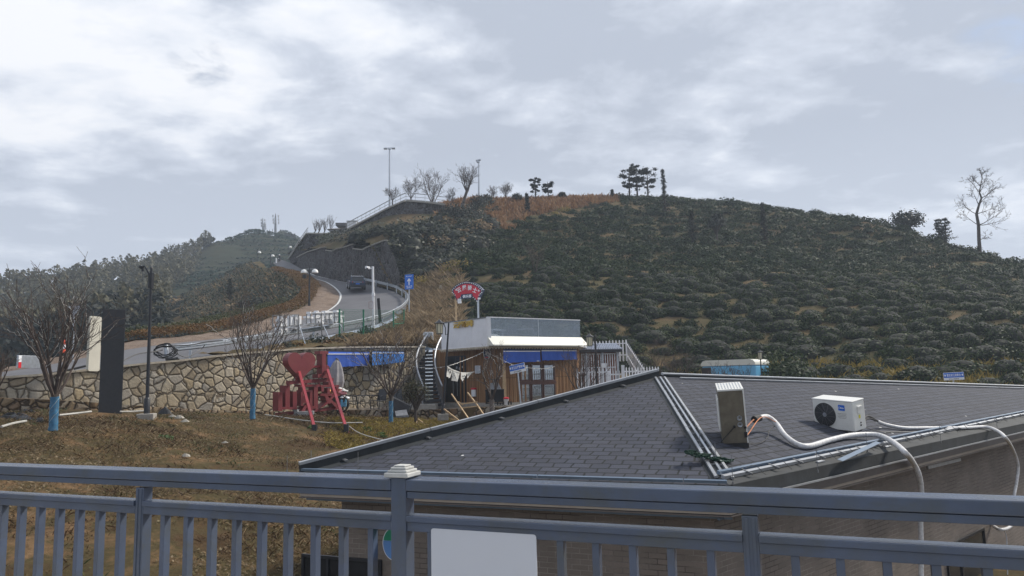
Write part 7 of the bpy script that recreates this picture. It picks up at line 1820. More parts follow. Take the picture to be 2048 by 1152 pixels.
leaf_solo('straw', np.concatenate([blades(Pn[::2], .8, .045, .6), quads(Pn[1::2] + [0, 0, .2], np.tile([0, -.3, 1.], (len(Pn[1::2]), 1)), .2)]), M['straw'], kind='stuff', label='long straw clumps beside the blue arrow sign', cat='grass')
def clump(name, lab, cat, c, r, n, m, size, hgt=1.0, group=None, seed=0, lobes=3):
    V, cs, rs = dome(n, lobes, 1, size / r, seed + 100, .5, .6); V = V * np.array([r, r, r * hgt]); v, q = fl(V)
    o = solo(name, np_mesh(name, v, q, m), label=lab, cat=cat, group=group); o.location = c; return o
for i, (a_, b_, Y, r) in enumerate(((848, 572, 80, 2.0), (918, 556, 80, 2.4), (900, 585, 76, 1.6), (832, 586, 78, 1.2))):
    q = P(a_, b_, Y); clump('yellow_shrub', ('yellow leaved shrub right of the blue arrow sign', 'yellow leaved shrub above the fan shaped sign', 'low yellow shrub left of the fan shaped sign', 'small yellow shrub touching the blue arrow sign')[i], 'shrub', (q.x, q.y, hillz(q.x, q.y) - .2), r, 900, M['yellow'], .22, .9, 'yellow shrubs', i)
k = MB(); q = P(890, 577, 75); k.hexa([q + Vector(v) for v in ((-.7, 0, -.5), (.6, 0, -.7), (.7, 1, -.6), (-.6, 1, -.5))], [q + Vector(v) for v in ((-.6, 0, .4), (.5, 0, .2), (.6, 1, .2), (-.5, 1, .4))]); solo('pale_rock', k, M['coping'], 'pale angular rock between the two yellow shrubs', 'rock', bev=.08)
for i in range(26):
    a_, b_ = (random.uniform(818, 900), random.uniform(545, 655)) if i < 16 else (random.uniform(945, 1225), 0)
    if i >= 16: b_ = 404 + (1240 - a_) * random.uniform(.02, .2)
    best = next((Y for Y in np.arange(58, 124, .8) if hillz(P(a_, b_, Y).x, Y) > P(a_, b_, Y).z), None)
    if best is None: continue
    q = P(a_, b_, best); clump('hill_shrub', 'small dark green shrub standing in straw coloured grass beside the bend' if i < 16 else 'small dark shrub standing in the rust coloured grass of the ridge', 'shrub', (q.x, q.y, hillz(q.x, q.y) - .2), random.uniform(.6, 1.2), 420, M['shrub' if i % 3 else 'yellow'] if i >= 16 else M['shrub'], .18, 1.0, 'shrubs in the straw' if i < 16 else 'shrubs in the rust grass', i + 500)
# dark bushes along the wall top, in front of the letter sign
for i, (a_, b_, Y, r, m_) in enumerate(((577, 690, 41.5, .75, 'shrub'), (598, 688, 42.5, .6, 'hedge'), (631, 680, 44.5, 1.1, 'shrub'), (649, 684, 44.5, .7, 'hedge'), (690, 676, 46.5, 1.0, 'shrub'), (672, 684, 45.5, .7, 'straw'), (735, 642, 55, .9, 'shrub'), (748, 650, 54, .7, 'shrub'), (776, 655, 54, .8, 'shrub'), (560, 692, 41, .5, 'straw'), (716, 678, 47, .8, 'straw'), (742, 672, 48, .9, 'straw'), (786, 672, 49, .9, 'straw'), (815, 672, 50, .8, 'straw'))):
    q = P(a_, b_, Y); zz_ = bankz(q.x, q.y)
    clump('bank_shrub', 'scrubby low shrub on the bank above the tall stone wall', 'shrub', (q.x, q.y, zz_ - .2), r, 750, M[m_], .15, 1.0, 'scrub on the bank', i + 40)
# ------------------------------------------------------------------ roadside hedge, embankment scrub
def offs(E, i, d):
    a, b, nr = outs_at(E, i, [(d, 0)])[0]; return E[i] + nr * d
def hedge_run(name, lab, i0, i1, d0, d1, h, m, per=260, size=.13):
    Cn = []
    for i in range(i0, i1):
        for _ in range(per):
            f = random.random(); e = random.random(); q = lerp(offs(i_e, i, lerp(d0, d1, e)), offs(i_e, i + 1, lerp(d0, d1, e)), f); top = h * (1 - .35 * abs(2 * e - 1) ** 3) * (1 + .12 * math.sin(i * 1.7 + e * 5)); Cn.append((q.x, q.y, q.z + .25 + top * random.random() ** .35))
    Cn = np.array(Cn); Nm = np.tile([0, -.3, 1.0], (len(Cn), 1)) + rng.normal(0, .4, (len(Cn), 3)); V = quads(Cn, Nm, size * rng.uniform(.7, 1.3, len(Cn)))
    leaf_solo(name, V, M[m], lab, 'hedge', 'hedges beside the road', loc=tuple(Cn.mean(0) - [0, 0, h]))
hedge_run('hedge', 'long clipped russet hedge along the far side of the lower road', 12, 60, 2.4, 4.2, .75, 'hedge')
hedge_run('hedge', 'green topped hedge row just behind the russet roadside hedge', 12, 46, 4.3, 5.6, .9, 'hedgegreen', 170)
hedge_run('hedge', 'russet hedge curving round the inside of the road bend', 60, 84, 1.9, 4.6, .8, 'hedge', 420)
hedge_run('hedge', 'russet hedge between the road and the green cabinet', 86, 104, .6, 2.6, .6, 'hedge', 300, .16)
def strip_pts(n, i0, i1, d0, d1):
    out = []
    prof_d = [2.5, 4.2, 6.5, 10, 16, 26, 40]; prof_z = [.25, .1, -1.2, -3.6, -6.5, -11, -16]
    for _ in range(n):
        i = random.randrange(i0, i1); d = d0 + (d1 - d0) * random.random() ** 1.3; q = lerp(offs(i_e, i, d), offs(i_e, min(139, i + 1), d), random.random()); out.append((q.x, q.y, q.z + np.interp(d, prof_d, prof_z)))
    return np.array(out)
Pn = strip_pts(24000, 46, 132, 4.4, 16)
leaf_solo('undergrowth', quads(Pn[1::3] + np.c_[np.zeros((len(Pn[1::3]), 2)), rng.uniform(0, .9, len(Pn[1::3]))], np.tile([0, -.3, 1.], (len(Pn[1::3]), 1)), .34), M['shrub'], kind='stuff', label='dark low growth on the slope left of the road', cat='undergrowth')
leaf_solo('brush', quads(Pn[2::3] + np.c_[np.zeros((len(Pn[2::3]), 2)), rng.uniform(0, .7, len(Pn[2::3]))], np.tile([0, -.3, 1.], (len(Pn[2::3]), 1)), .28), M['bamboo'], kind='stuff', label='olive brown brush on the slope left of the road', cat='undergrowth')
leaf_solo('straw', np.concatenate([blades(Pn[::12], .8, .14, .5), quads(Pn[3::12] + [0, 0, .3], np.tile([0, 0, 1.], (len(Pn[3::12]), 1)), .3)]), M['straw'], kind='stuff', label='pale dry grass on the slope left of the road', cat='grass')
sp_ = strip_pts(140, 8, 136, 6, 24); V0 = []
scrub_m = [bush_mesh('scrub', 420, 200 + i, .2, M['shrub'], 1.0, 4) for i in range(4)]; scrub_y = [bush_mesh('scrub', 420, 210 + i, .22, M['straw'], 1.0, 4, False) for i in range(3)]
for i, p in enumerate(sp_):
    o = bpy.data.objects.new('scrub_bush', scrub_m[i % 4] if random.random() < .8 else scrub_y[i % 3]); COL.objects.link(o); s = random.uniform(.8, 1.9); o.location = (p[0], p[1], p[2] - .3); o.rotation_euler = (0, 0, random.uniform(0, 6)); o.scale = (s * 1.2, s, s * random.uniform(.7, 1.1)); tag(o, 'scrubby bush on the embankment falling away left of the road', 'bush', 'bushes on the embankment')
Pn = scatter(60000, (-44, 8), (82, 130), HT, lambda a, b, p: (a > 596) & (a < 985 - (b - 405) * .3) & (b < np.interp(a, [600, 644, 700, 765, 789, 830, 905, 985], [500, 489, 482, 474, 540, 575, 540, 470])) & (b > np.interp(a, [596, 616, 690, 760, 812, 905, 985], [492, 487, 477, 464, 452, 436, 408])))
leaf_solo('undergrowth', quads(Pn + np.c_[np.zeros((len(Pn), 2)), rng.random(len(Pn)) ** 1.5 * 1.5], np.tile([0, -.4, 1.], (len(Pn), 1)), .36 * rng.uniform(.6, 1.3, len(Pn))), M['shrub'], kind='stuff', label='dark tangled undergrowth above the dark retaining wall', cat='undergrowth')
# scrub above the dark retaining wall and under the platform
cnt = 0
while cnt < 150:
    a_, b_ = random.uniform(600, 985), random.uniform(412, 580)
    top = np.interp(a_, [600, 616, 690, 760, 812, 905, 985], [520, 492, 474, 462, 452, 436, 412]); bot = np.interp(a_, [600, 644, 700, 765, 789, 830, 905, 985], [504, 491, 484, 474, 540, 575, 540, 470])
    if not (top + 4 < b_ < bot - 2): continue
    lo, hi = 84.0, 135.0
    best = None
    for Y in np.arange(84, 135, 1.0):
        q = P(a_, b_, Y)
        if hillz(q.x, Y) > q.z: best = Y; break
    if best is None: continue
    q = P(a_, b_, best); cnt += 1; s = random.uniform(1.0, 2.3)
    o = bpy.data.objects.new('scrub_bush', scrub_m[cnt % 4] if random.random() < .88 else scrub_y[cnt % 3]); COL.objects.link(o); o.location = (q.x, q.y, hillz(q.x, q.y) - .4); o.rotation_euler = (0, 0, random.uniform(0, 6)); o.scale = (s * 1.15, s, s * random.uniform(.7, 1.15)); tag(o, 'dark scrubby bush on the slope above the dark retaining wall', 'bush', 'bushes above the retaining wall')

# ------------------------------------------------------------------ far hill: tea rows, bamboo wood
X_, Y_ = [], []
fxr, fyr = rng.uniform(-150, 30, 160000), rng.uniform(125, 345, 160000); fz_ = FT(fxr, fyr) + 0; a, b = scr_np(np.c_[fxr, fyr, fz_])
ph = (fz_ / 2.3) % 1.0; sel = (a > 270 + (b - 480) * -.25) & (a < 640) & (ph < .42)
Cn = np.c_[fxr, fyr, fz_ + .05][sel]; Cn[:, 2] += rng.uniform(0, .6, len(Cn)); leaf_solo('tea_rows', quads(Cn, np.tile([0, -.4, 1.0], (len(Cn), 1)), .95 * rng.uniform(.6, 1.2, len(Cn))), leafmat('far_tea_leaf', [(.012, .026, .02), (.022, .042, .03), (.034, .054, .036)], .9, 0, 0), kind='stuff', label='terraced rows of tea on the far blue hill', cat='tea rows')
def wood(name, n, test, hr, m, lab, xr, yr, per=55, size=1.0, wd=1.6):
    x, y_ = rng.uniform(*xr, n), rng.uniform(*yr, n); z = FT(x, y_); p = np.c_[x, y_, z]; a, b = scr_np(p); p = p[test(a, b)]; out = []
    for q in p:
        h = rng.uniform(*hr); t_ = rng.random(per) ** .7; w_ = wd * np.sin(np.clip(t_ * 1.05, .05, 1) * np.pi * .92) ** .8 * rng.uniform(.7, 1.2); ang = rng.uniform(0, 2 * np.pi, per); rr = w_ * rng.random(per) ** .5
        c = np.c_[q[0] + np.cos(ang) * rr + (t_ ** 2) * rng.normal(0, .6), q[1] + np.sin(ang) * rr, q[2] + h * (.12 + .88 * t_)]; out.append(quads(c, np.c_[np.cos(ang), np.sin(ang), np.full(per, .6)], size * rng.uniform(.6, 1.3, per), .6))
    leaf_solo(name, np.concatenate(out), M[m], kind='stuff', label=lab, cat='wood')
bl_ = lambda a: np.interp(a, [-80, 0, 100, 200, 300, 380, 430], [620, 610, 590, 575, 546, 512, 500])
wood('bamboo_wood', 5200, lambda a, b: (a > -90) & (a < 425 - np.clip(b - 500, 0, 200) * .75) & (b < 735), (4.0, 7.2), 'bamboo', 'feathery bamboo wood covering the far left hillside', (-340, -20), (95, 275), 55, .85, 1.5)
wood('dark_wood', 900, lambda a, b: (a > -90) & (a < 330) & (b > 640) & (b < 760), (3, 6), 'pine', 'dark evergreen wood in the dip left of the road', (-150, -20), (70, 150), 60, .9, 2.2)

# ------------------------------------------------------------------ conifers and broadleaf trees on the skylines
def leaf_tree(name, lab, cat, base, H_, kind, w_, seed, m='pine', group=None, size=.24):
    t_ = thing(name, lab, cat, base, 0, group); r = np.random.default_rng(seed); base = Vector(base)
    k = MB(); bend = Vector((r.uniform(-.04, .04) * H_, 0, 0)); k.tube([base - Z * .5, base + Z * H_ * .5 + bend * .5, base + Z * H_ * .97 + bend], [H_ * .022 + .05, H_ * .016 + .03, .03], 7)
    Cn, Nm = [], []; bk_ = k
    if kind == 'fir':
        for t0 in np.linspace(.12, 1.0, 22):
            rad = w_ * (1.06 - t0) ** .8 * r.uniform(.4, 1.35)
            for _ in range(6):
                a_ = r.uniform(0, 6.28); tip = base + bend * t0 + Z * H_ * t0 + Vector((math.cos(a_) * rad, math.sin(a_) * rad, -.12 * rad)); st_ = base + bend * t0 + Z * H_ * t0; bk_.tube([st_, tip], [.03, .01], 3, cap=False)
                for s in r.random(12): c = lerp(st_, tip, .25 + .75 * s); Cn.append((c.x + r.normal(0, .1), c.y + r.normal(0, .1), c.z + r.normal(0, .1))); Nm.append((0, 0, 1))
    elif kind == 'pine':
        lv = r.uniform(.42, .98, 11)
        for t0 in lv:
            rad = w_ * r.uniform(.55, 1.05) * (1.15 - .5 * abs(t0 - .75) * 2)
            for _ in range(3):
                a_ = r.uniform(0, 6.28); st_ = base + bend * t0 + Z * H_ * t0; tip = st_ + Vector((math.cos(a_) * rad, math.sin(a_) * rad, rad * r.uniform(-.05, .3))); bk_.tube([st_, tip], [.05, .02], 4, cap=False)
                for _ in range(75): c = tip + Vector(r.normal(0, 1, 3) * np.array([1, 1, .5])) * rad * .2; Cn.append((c.x, c.y, c.z * 1 + 0)); Nm.append((0, 0, 1))
        for t0 in r.uniform(.15, .45, 3):
            a_ = r.uniform(0, 6.28); st_ = base + Z * H_ * t0; tip = st_ + Vector((math.cos(a_), math.sin(a_), .1)) * w_ * .35; bk_.tube([st_, tip], [.03, .01], 3)
            for _ in range(16): c = tip + Vector(r.normal(0, 1, 3)) * w_ * .12; Cn.append(tuple(c)); Nm.append((0, 0, 1))
    elif kind == 'layer':
        for t0 in np.linspace(.3, 1.0, 8):
            rad = w_ * (1.25 - t0) * r.uniform(.7, 1.2)
            for _ in range(5):
                a_ = r.uniform(0, 6.28); st_ = base + bend * t0 + Z * H_ * t0; tip = st_ + Vector((math.cos(a_) * rad, math.sin(a_) * rad, rad * .12)); bk_.tube([st_, tip], [.05, .015], 4, cap=False)
                for s in r.random(34): c = lerp(st_, tip, .3 + .7 * s); Cn.append((c.x + r.normal(0, .14), c.y + r.normal(0, .14), c.z + r.normal(0, .08))); Nm.append((0, 0, 1))
    else:
        for _ in range(26):
            d = Vector(r.normal(0, 1, 3)).normalized(); c0 = base + Z * H_ * .66 + Vector((d.x * w_ * .75, d.y * w_ * .75, abs(d.z) * H_ * .3 - H_ * .06)); bk_.tube([base + Z * H_ * .35, lerp(base + Z * H_ * .4, c0, .5) + Z * .1, c0], [.08, .05, .015], 4, cap=False)
            for _ in range(52): c = c0 + Vector(r.normal(0, 1, 3)) * w_ * .2; Cn.append(tuple(c)); Nm.append((d.x, d.y, d.z + .5))
    part('trunk', k, M['bark'], t_)
    V, q = fl(quads(np.array(Cn), np.array(Nm, float), size * rng.uniform(.6, 1.3, len(Cn)), .6)); V = V - np.array(base); part('crown', np_mesh('crown', V, q, M[m]), None, t_); return t_
def skyt(px, yb, yt, Y, kind, wpx, lab, seed, name='pine_tree', cat='pine tree', m='pine', size=.24, sink=.4):
    b_ = P(px, yb, Y); H_ = P(px, yt, Y).z - b_.z; leaf_tree(name, lab, cat, b_ - Z * sink, H_ + sink, kind, wpx / 2 * Y / F, seed, m, 'trees on the skyline', size)
skyt(1071, 400, 357, 118, 'pine', 18, 'slim young pine standing left of its near twin on the ridge', 1); skyt(1097, 400, 362, 118, 'pine', 18, 'slim young pine standing right of its near twin on the ridge', 2)
skyt(1056, 432, 388, 108, 'fir', 13, 'narrow dark conifer standing in front of the rust coloured grass', 3, 'conifer', 'conifer'); skyt(1224, 402, 381, 119, 'fir', 9, 'very small conifer on the ridge left of the tall pine group', 4, 'conifer', 'conifer')
skyt(1259, 400, 334, 119, 'pine', 30, 'tall ridge pine with a ragged crown, left of three', 5, size=.3); skyt(1275, 400, 334, 121, 'pine', 27, 'tall ridge pine with a bare trunk, middle of three', 6, size=.3); skyt(1296, 398, 337, 120, 'pine', 33, 'tall ridge pine with a flat umbrella crown, right of three', 7, size=.3)
skyt(1331, 432, 340, 110, 'fir', 24, 'tall shaggy column shaped conifer right of the ridge pines', 8, 'conifer', 'conifer')
skyt(1384, 492, 425, 97, 'fir', 34, 'dark conifer among the tea bushes, leftmost of three on the slope', 9, 'conifer', 'conifer'); skyt(1434, 490, 425, 97, 'round', 40, 'broad dark tree among the tea bushes between two conifers', 10, 'dark_tree', 'tree'); skyt(1532, 490, 409, 97, 'fir', 30, 'dark conifer breaking the skyline above the tea bushes', 11, 'conifer', 'conifer')
skyt(1815, 474, 425, 103, 'round', 62, 'broad round crowned tree on the right skyline', 12, 'round_tree', 'tree', size=.4); skyt(1879, 492, 441, 99, 'layer', 26, 'layered conifer on the right skyline, left of a close pair', 13, 'conifer', 'conifer'); skyt(1893, 498, 440, 98, 'layer', 40, 'layered conifer leaning out on the right skyline, right of a close pair', 14, 'conifer', 'conifer')
skyt(414, 512, 478, 262, 'pine', 20, 'dark pine at the upper end of the bamboo wood', 15, size=.9); skyt(462, 496, 476, 292, 'fir', 11, 'lone small conifer on the far tea hill skyline', 16, 'conifer', 'conifer', size=.8); skyt(574, 484, 467, 325, 'round', 11, 'left of two small dark trees right of the far telecom masts', 17, 'dark_tree', 'tree', size=.9); skyt(585, 488, 468, 325, 'round', 12, 'right of two small dark trees right of the far telecom masts', 18, 'dark_tree', 'tree', size=.9); skyt(431, 512, 496, 268, 'round', 12, 'small dark tree right of the dark pine on the far skyline', 19, 'dark_tree', 'tree', size=.8)
skyt(459, 640, 560, 100, 'fir', 14, 'dark thin conifer in the dip left of the road', 20, 'conifer', 'conifer'); skyt(1125, 402, 384, 118, 'round', 16, 'small round shrub on the ridge right of the twin young pines', 21, 'round_tree', 'tree'); skyt(1035, 408, 388, 115, 'round', 22, 'dense dark shrub on the ridge left of the twin young pines', 22, 'round_tree', 'tree')
for i, (a_, b_, Y, r, lab) in enumerate(((938, 452, 104, 2.5, 'dense dark evergreen below the ivy covered bare tree'), (958, 410, 112, 2.2, 'dense dark evergreen beside the three lamp mast'), (972, 408, 113, 1.9, 'dense dark evergreen right of the three lamp mast'), (902, 440, 104, 2.2, 'dense dark evergreen at the end of the hilltop terrace wall'), (1530, 735, 50, 3.0, 'large dense dark bush behind the blue caravan'), (1560, 742, 49, 2.0, 'smaller dense dark bush right of the large one by the caravan'))):
    q = P(a_, b_, Y); zz_ = hillz(q.x, q.y); k = clump('evergreen_bush', lab, 'evergreen', (q.x, q.y, max(zz_, -1.6) - .3), r, 2200, M['tea' if i > 3 else 'pine'], .22, 1.5 if i < 4 else 1.15, None, i + 70, 4)

# ------------------------------------------------------------------ bare trees
def branch(mb, p, d, r, Ln, lvl, rr, up=.12, wob=.16, ns=(5, 4, 3), side=3, store=None, rmin=.0055):
    pts = [p.copy()]; n_ = 5 if lvl == 0 else (4 if lvl == 1 else 3); dd = d.copy()
    for i in range(n_):
        dd = (dd + Vector((rr.uniform(-wob, wob), rr.uniform(-wob, wob), rr.uniform(-wob, wob) * .6 + up))).normalized(); pts.append(pts[-1] + dd * Ln / n_)
    mb.tube(pts, [max(rmin, r * (1 - .72 * i / n_)) for i in range(n_ + 1)], 6 if lvl == 0 else (4 if lvl == 1 else 3), cap=False)
    if store is not None and lvl <= 1: store.append(pts)
    if lvl < len(ns):
        for _ in range(ns[lvl]):
            t_ = rr.uniform(.3, 1.0); i = min(n_ - 1, int(t_ * n_)); q = lerp(pts[i], pts[i + 1], t_ * n_ - i); base_d = (pts[i + 1] - pts[i]).normalized(); s = base_d.cross(Vector((rr.uniform(-1, 1), rr.uniform(-1, 1), rr.uniform(-1, 1)))).normalized()
            branch(mb, q, (base_d * .75 + s * rr.uniform(.45, .95)).normalized(), r * .45 * (1.1 - t_ * .4), Ln * rr.uniform(.35, .6), lvl + 1, rr, up, wob, ns, side, store, rmin)
def bare_tree(name, lab, base, fork_h, crown_h, spread, r0, nl, seed, bark='bark', wrap=None, lights=False, ns=(5, 4, 3), up=.13, lean=(0, 0), group=None, cat='tree', lmin=.25):
    rr = random.Random(seed); base = Vector(base); t_ = thing(name, lab, cat, base, 0, group)
    top = base + Vector((lean[0], lean[1], fork_h)); k = MB(); k.tube([base - Z * .2, lerp(base, top, .5) + Vector((rr.uniform(-.03, .03), 0, 0)), top], [r0 * 1.15, r0, r0 * .95], 10); part('trunk', k, M[bark], t_, smooth=60)
    k = MB(); store = []
    for i in range(nl):
        a_ = 2 * math.pi * (i + rr.uniform(-.3, .3)) / nl; e = rr.uniform(lmin, 1.1); hx_ = spread * e; d = Vector((math.cos(a_) * hx_ * .85, math.sin(a_) * hx_ * .85, crown_h * .62)).normalized(); Ln = math.hypot(hx_, crown_h) * rr.uniform(.72, .95)
        branch(k, top - Z * rr.uniform(0, fork_h * .18), d, r0 * rr.uniform(.36, .55), Ln * .85, 0, rr, up, .15, ns, store=store, rmin=.011 if bark == 'fartwig' else .0055)
    part('crown', k, M['twigs' if bark != 'fartwig' else 'fartwig'], t_)
    if wrap:
        k = MB(); rs = []; ps = []
        for i in range(13): ps.append(lerp(base, top, wrap * i / 12) + Vector((rr.uniform(-.006, .006), rr.uniform(-.006, .006), 0))); rs.append(r0 * (1.22 + .05 * math.sin(i * 2.3) + (.08 if i < 2 else 0)))
        k.tube(ps, rs, 14); part('trunk_wrap', k, M['wrap'], t_, smooth=60)
    if lights:
        k = MB()
        for pts in store:
            if rr.random() < .5:
                ps = [];
                for a, b in zip(pts[:-1], pts[1:]):
                    for j in range(3): ps.append(lerp(a, b, j / 3) + Vector((rr.uniform(-1, 1), rr.uniform(-1, 1), rr.uniform(-1, 1))) * .035)
                k.tube(ps, .0075 if lights is True else lights, 3, cap=False)
        for j in range(2):
            a_ = j * 2.3; ps = [base + Vector((math.cos(a_ + i * .6), math.sin(a_ + i * .6), 0)) * r0 * 1.3 + Z * (fork_h * (i / 12)) + Vector((0, 0, rr.uniform(-.03, .03))) for i in range(13)]; k.tube(ps, .005, 3, cap=False)
        part('string_lights', k, M['cord'], t_)
    return t_
def bt(px, yb, Y, yf, yt, spx, r0, nl, seed, lab, **kw):
    b_ = P(px, yb, Y); s = Y / F; return bare_tree(kw.pop('name', 'bare_tree'), lab, b_, (yb - yf) * s, (yf - yt) * s, spx * s, r0, nl, seed, **kw)
bt(106, 864, 22, 790, 560, 104, .098, 13, 3, 'bare tree with a blue wrapped trunk and pale light cords, leftmost of three', wrap=.93, lights=.006, ns=(4, 4, 2), group='blue wrapped trees')
bt(505, 838, 30, 772, 610, 92, .085, 13, 5, 'bare tree with a blue wrapped trunk standing between the broken lamp and the red sign', wrap=.9, lights=.007, ns=(4, 4, 2), group='blue wrapped trees')
bt(782, 848, 33.3, 792, 662, 96, .08, 13, 9, 'bare tree with a blue wrapped trunk before the pale blue awning', wrap=.8, lights=.007, ns=(4, 4, 2), group='blue wrapped trees')
bt(984, 838, 37.6, 800, 695, 58, .12, 6, 12, 'grey barked bare tree growing in front of the outdoor oven', bark='barklight', lights=.009, ns=(4, 3, 2), group='bare trees by the cafe')
bt(1166, 822, 38.2, 800, 705, 52, .08, 10, 14, 'bare bush like tree against the right end of the cafe wall', ns=(4, 3, 2), group='bare trees by the cafe')
bt(-12, 830, 24, 780, 680, 42, .09, 7, 15, 'bare tree cut by the left edge of the picture', ns=(4, 3, 2))
for i, (a_, yt, Y, s_) in enumerate(((1316, 690, 50, 34), (1368, 700, 51, 36), (1345, 712, 49, 22))): bt(a_, 775, Y, 762, yt, s_, .05, 9, 30 + i, ('bare thicket shrub touching the end of the picket fence', 'spreading bare shrub midway between fence and caravan', 'small bare shrub between two larger ones')[i], ns=(4, 3, 2), name='bare_shrub', cat='shrub', bark='barklight', group='bare shrubs behind the roof')
for i, a_ in enumerate((1432, 1452, 1470, 1492)): bt(a_, 785, 46, 772, 726 + (i % 2) * 5, 14, .035, 6, 40 + i, ('thin bare sapling before the caravan window', 'thin bare sapling before the caravan, second from its window', 'thin bare sapling before the caravan, third from its window', 'thin bare sapling before the right end of the caravan')[i], ns=(3, 2, 2), name='bare_sapling', cat='sapling', group='saplings before the caravan')
FT_ = dict(bark='fartwig', ns=(6, 5, 2), group='bare trees on the skyline')
bt(785, 408, 110, 400, 376, 22, .1, 8, 50, 'small bare tree at the foot of the tall floodlight mast', **FT_); bt(822, 405, 112, 396, 362, 30, .12, 9, 51, 'bare tree on the terrace between the mast and the larger bare tree', **FT_); bt(866, 424, 111, 405, 345, 36, .16, 9, 52, 'broad bare tree in the middle of the hilltop terrace', **FT_)
bt(924, 412, 110, 380, 330, 26, .22, 9, 53, 'tall forked bare tree rising from dark evergreens on the ridge', lean=(.8, 0), **FT_); bt(1011, 404, 117, 394, 368, 20, .1, 9, 54, 'small bare tree on the ridge above the rust grass', **FT_); bt(985, 408, 116, 400, 374, 14, .06, 6, 55, 'thin bare sapling right of the three lamp mast', **FT_); bt(902, 420, 108, 410, 380, 16, .06, 6, 56, 'thin bare sapling left of the tall forked bare tree', **FT_)
for i, (a_, yt) in enumerate(((626, 440), (634, 437), (645, 435), (657, 431))): bt(a_, 470, 125, 462, yt, 13, .09, 8, 60 + i, ('leftmost slanting bare tree on the lower terrace', 'second slanting bare tree from the left on the lower terrace', 'third slanting bare tree from the left on the lower terrace', 'tallest slanting bare tree left of the small pavilion')[i], up=.25, lean=(.4, 0), **dict(FT_, ns=(4, 2)))
bt(1072, 572, 76, 548, 490, 20, .07, 7, 66, 'bare thin tree among the tea bushes above the cafe', ns=(5, 4, 2), up=.2)
# big dead tree on the right skyline
def dead_tree():
    b_ = P(1960, 514, 93); t_ = thing('dead_tree', 'tall bare dead tree with a crooked trunk on the right skyline', 'tree', b_); rr = random.Random(4)
    pts = [P(*p, 93) for p in ((1961, 518), (1958, 480), (1957, 450), (1953, 428), (1958, 410), (1963, 396), (1959, 385), (1961, 372), (1964, 356))]
    k = MB(); k.tube(pts, [.24, .21, .19, .17, .14, .12, .09, .06, .03], 8); part('trunk', k, M['bark'], t_, smooth=60)
    k = MB()
    for (i, dx, dz, Ln) in ((2, .9, .25, 2.8), (2, -.8, .5, 1.9), (3, -.9, .35, 2.2), (4, .8, .6, 2.4), (4, -.7, .6, 1.9), (5, .9, .45, 2.2), (6, -.8, .7, 1.7), (6, .8, .6, 1.6), (7, .7, .8, 1.4), (7, -.6, .9, 1.5), (1, .9, .3, 1.2), (8, .2, 1, 1.0), (8, -.3, 1, .9), (3, .95, .1, 1.8), (2, .95, -.05, 3.0)):
        branch(k, pts[i], Vector((dx, rr.uniform(-.5, .5), dz)).normalized(), .055, Ln * 1.1, 0, rr, .08, .22, (6, 4, 3), rmin=.012)
    part('crown', k, M['twigs'], t_)
dead_tree()
# leafy sapling by the stair
b_ = P(832, 852, 34.5); leaf_tree('leafy_sapling', 'small leafy sapling with bronze green leaves beside the leaning lamp post', 'sapling', b_, 92 * 34.5 / F, 'round', 30 * 34.5 / F, 33, 'sapling', None, .075)
for a, b in (((826, 870), (834, 842)), ((846, 845), (836, 838))):
    k = MB(); k.bar(P(*a, 33.8), P(*b, 34.4), .03, .03); solo('stake', k, M['woodpale'], 'thin pale stake leaning on the leafy sapling' if a[0] == 826 else 'short pale stake right of the leafy sapling', 'stake')

# ------------------------------------------------------------------ cover on the near slope
def onslope(x, y): return GT(x, y) + fbm(x, y, .9, 4, 1) * .16 + fbm(x, y, .2, 2, 3) * .2
vis_ = lambda a, b, p: (a > -60) & (a < 1120) & (b > 805)
dens_n = lambda p: fbm(p[:, 0], p[:, 1], .33, 4, 44)
Pn = scatter(230000, (-26, 4), (10, 38.5), onslope, lambda a, b, p: vis_(a, b, p) & (dens_n(p) > -.2) & (rng.random(len(p)) < np.clip(.35 + (38 - p[:, 1]) / 50, .2, 1)))
low_y = np.interp(Pn[:, 0], [q.x for q in low_top], [q.y for q in low_top]); Pn = Pn[Pn[:, 1] < low_y - .1]
k1, k2 = len(Pn) // 2, int(len(Pn) * .8)
leaf_solo('ground_litter', np.concatenate([quads(Pn[:k1] + [0, 0, .03], np.tile([0, 0, 1.], (k1, 1)), .052 * rng.uniform(.5, 1.6, k1)), blades(Pn[k1:k2], .065, .016, .9)]), M['litter'], kind='stuff', label='brown dead leaves and wilted weeds over the near slope', cat='ground cover')
leaf_solo('dry_grass', np.concatenate([blades(Pn[k2:], .1, .012, .9), blades(Pn[k2::2], .05, .007, 1.5)]), M['straw'], kind='stuff', label='thin pale dead grass stalks over the near slope', cat='grass')
Pn = scatter(110000, (-26, 2), (11, 38), onslope, lambda a, b, p: vis_(a, b, p) & (fbm(p[:, 0], p[:, 1], .45, 4, 91) > .1))
low_y = np.interp(Pn[:, 0], [q.x for q in low_top], [q.y for q in low_top]); Pn = Pn[Pn[:, 1] < low_y - .15]
leaf_solo('dead_weeds', np.concatenate([blades(Pn[::4], .13, .014, .8), blades(Pn[2::4], .055, .008, 1.3), quads(Pn[1::2] + np.c_[np.zeros((len(Pn[1::2]), 2)), rng.uniform(0, .12, len(Pn[1::2]))], np.tile([0, 0, 1.], (len(Pn[1::2]), 1)), .05)]), M['deadweed'], kind='stuff', label='dark withered weeds matted over parts of the near slope', cat='weeds')
Pn = scatter(60000, (-26, 2), (12, 38), onslope, lambda a, b, p: vis_(a, b, p) & (fbm(p[:, 0], p[:, 1], .55, 3, 71) > .34) )
low_y = np.interp(Pn[:, 0], [q.x for q in low_top], [q.y for q in low_top]); Pn = Pn[Pn[:, 1] < low_y - .2]
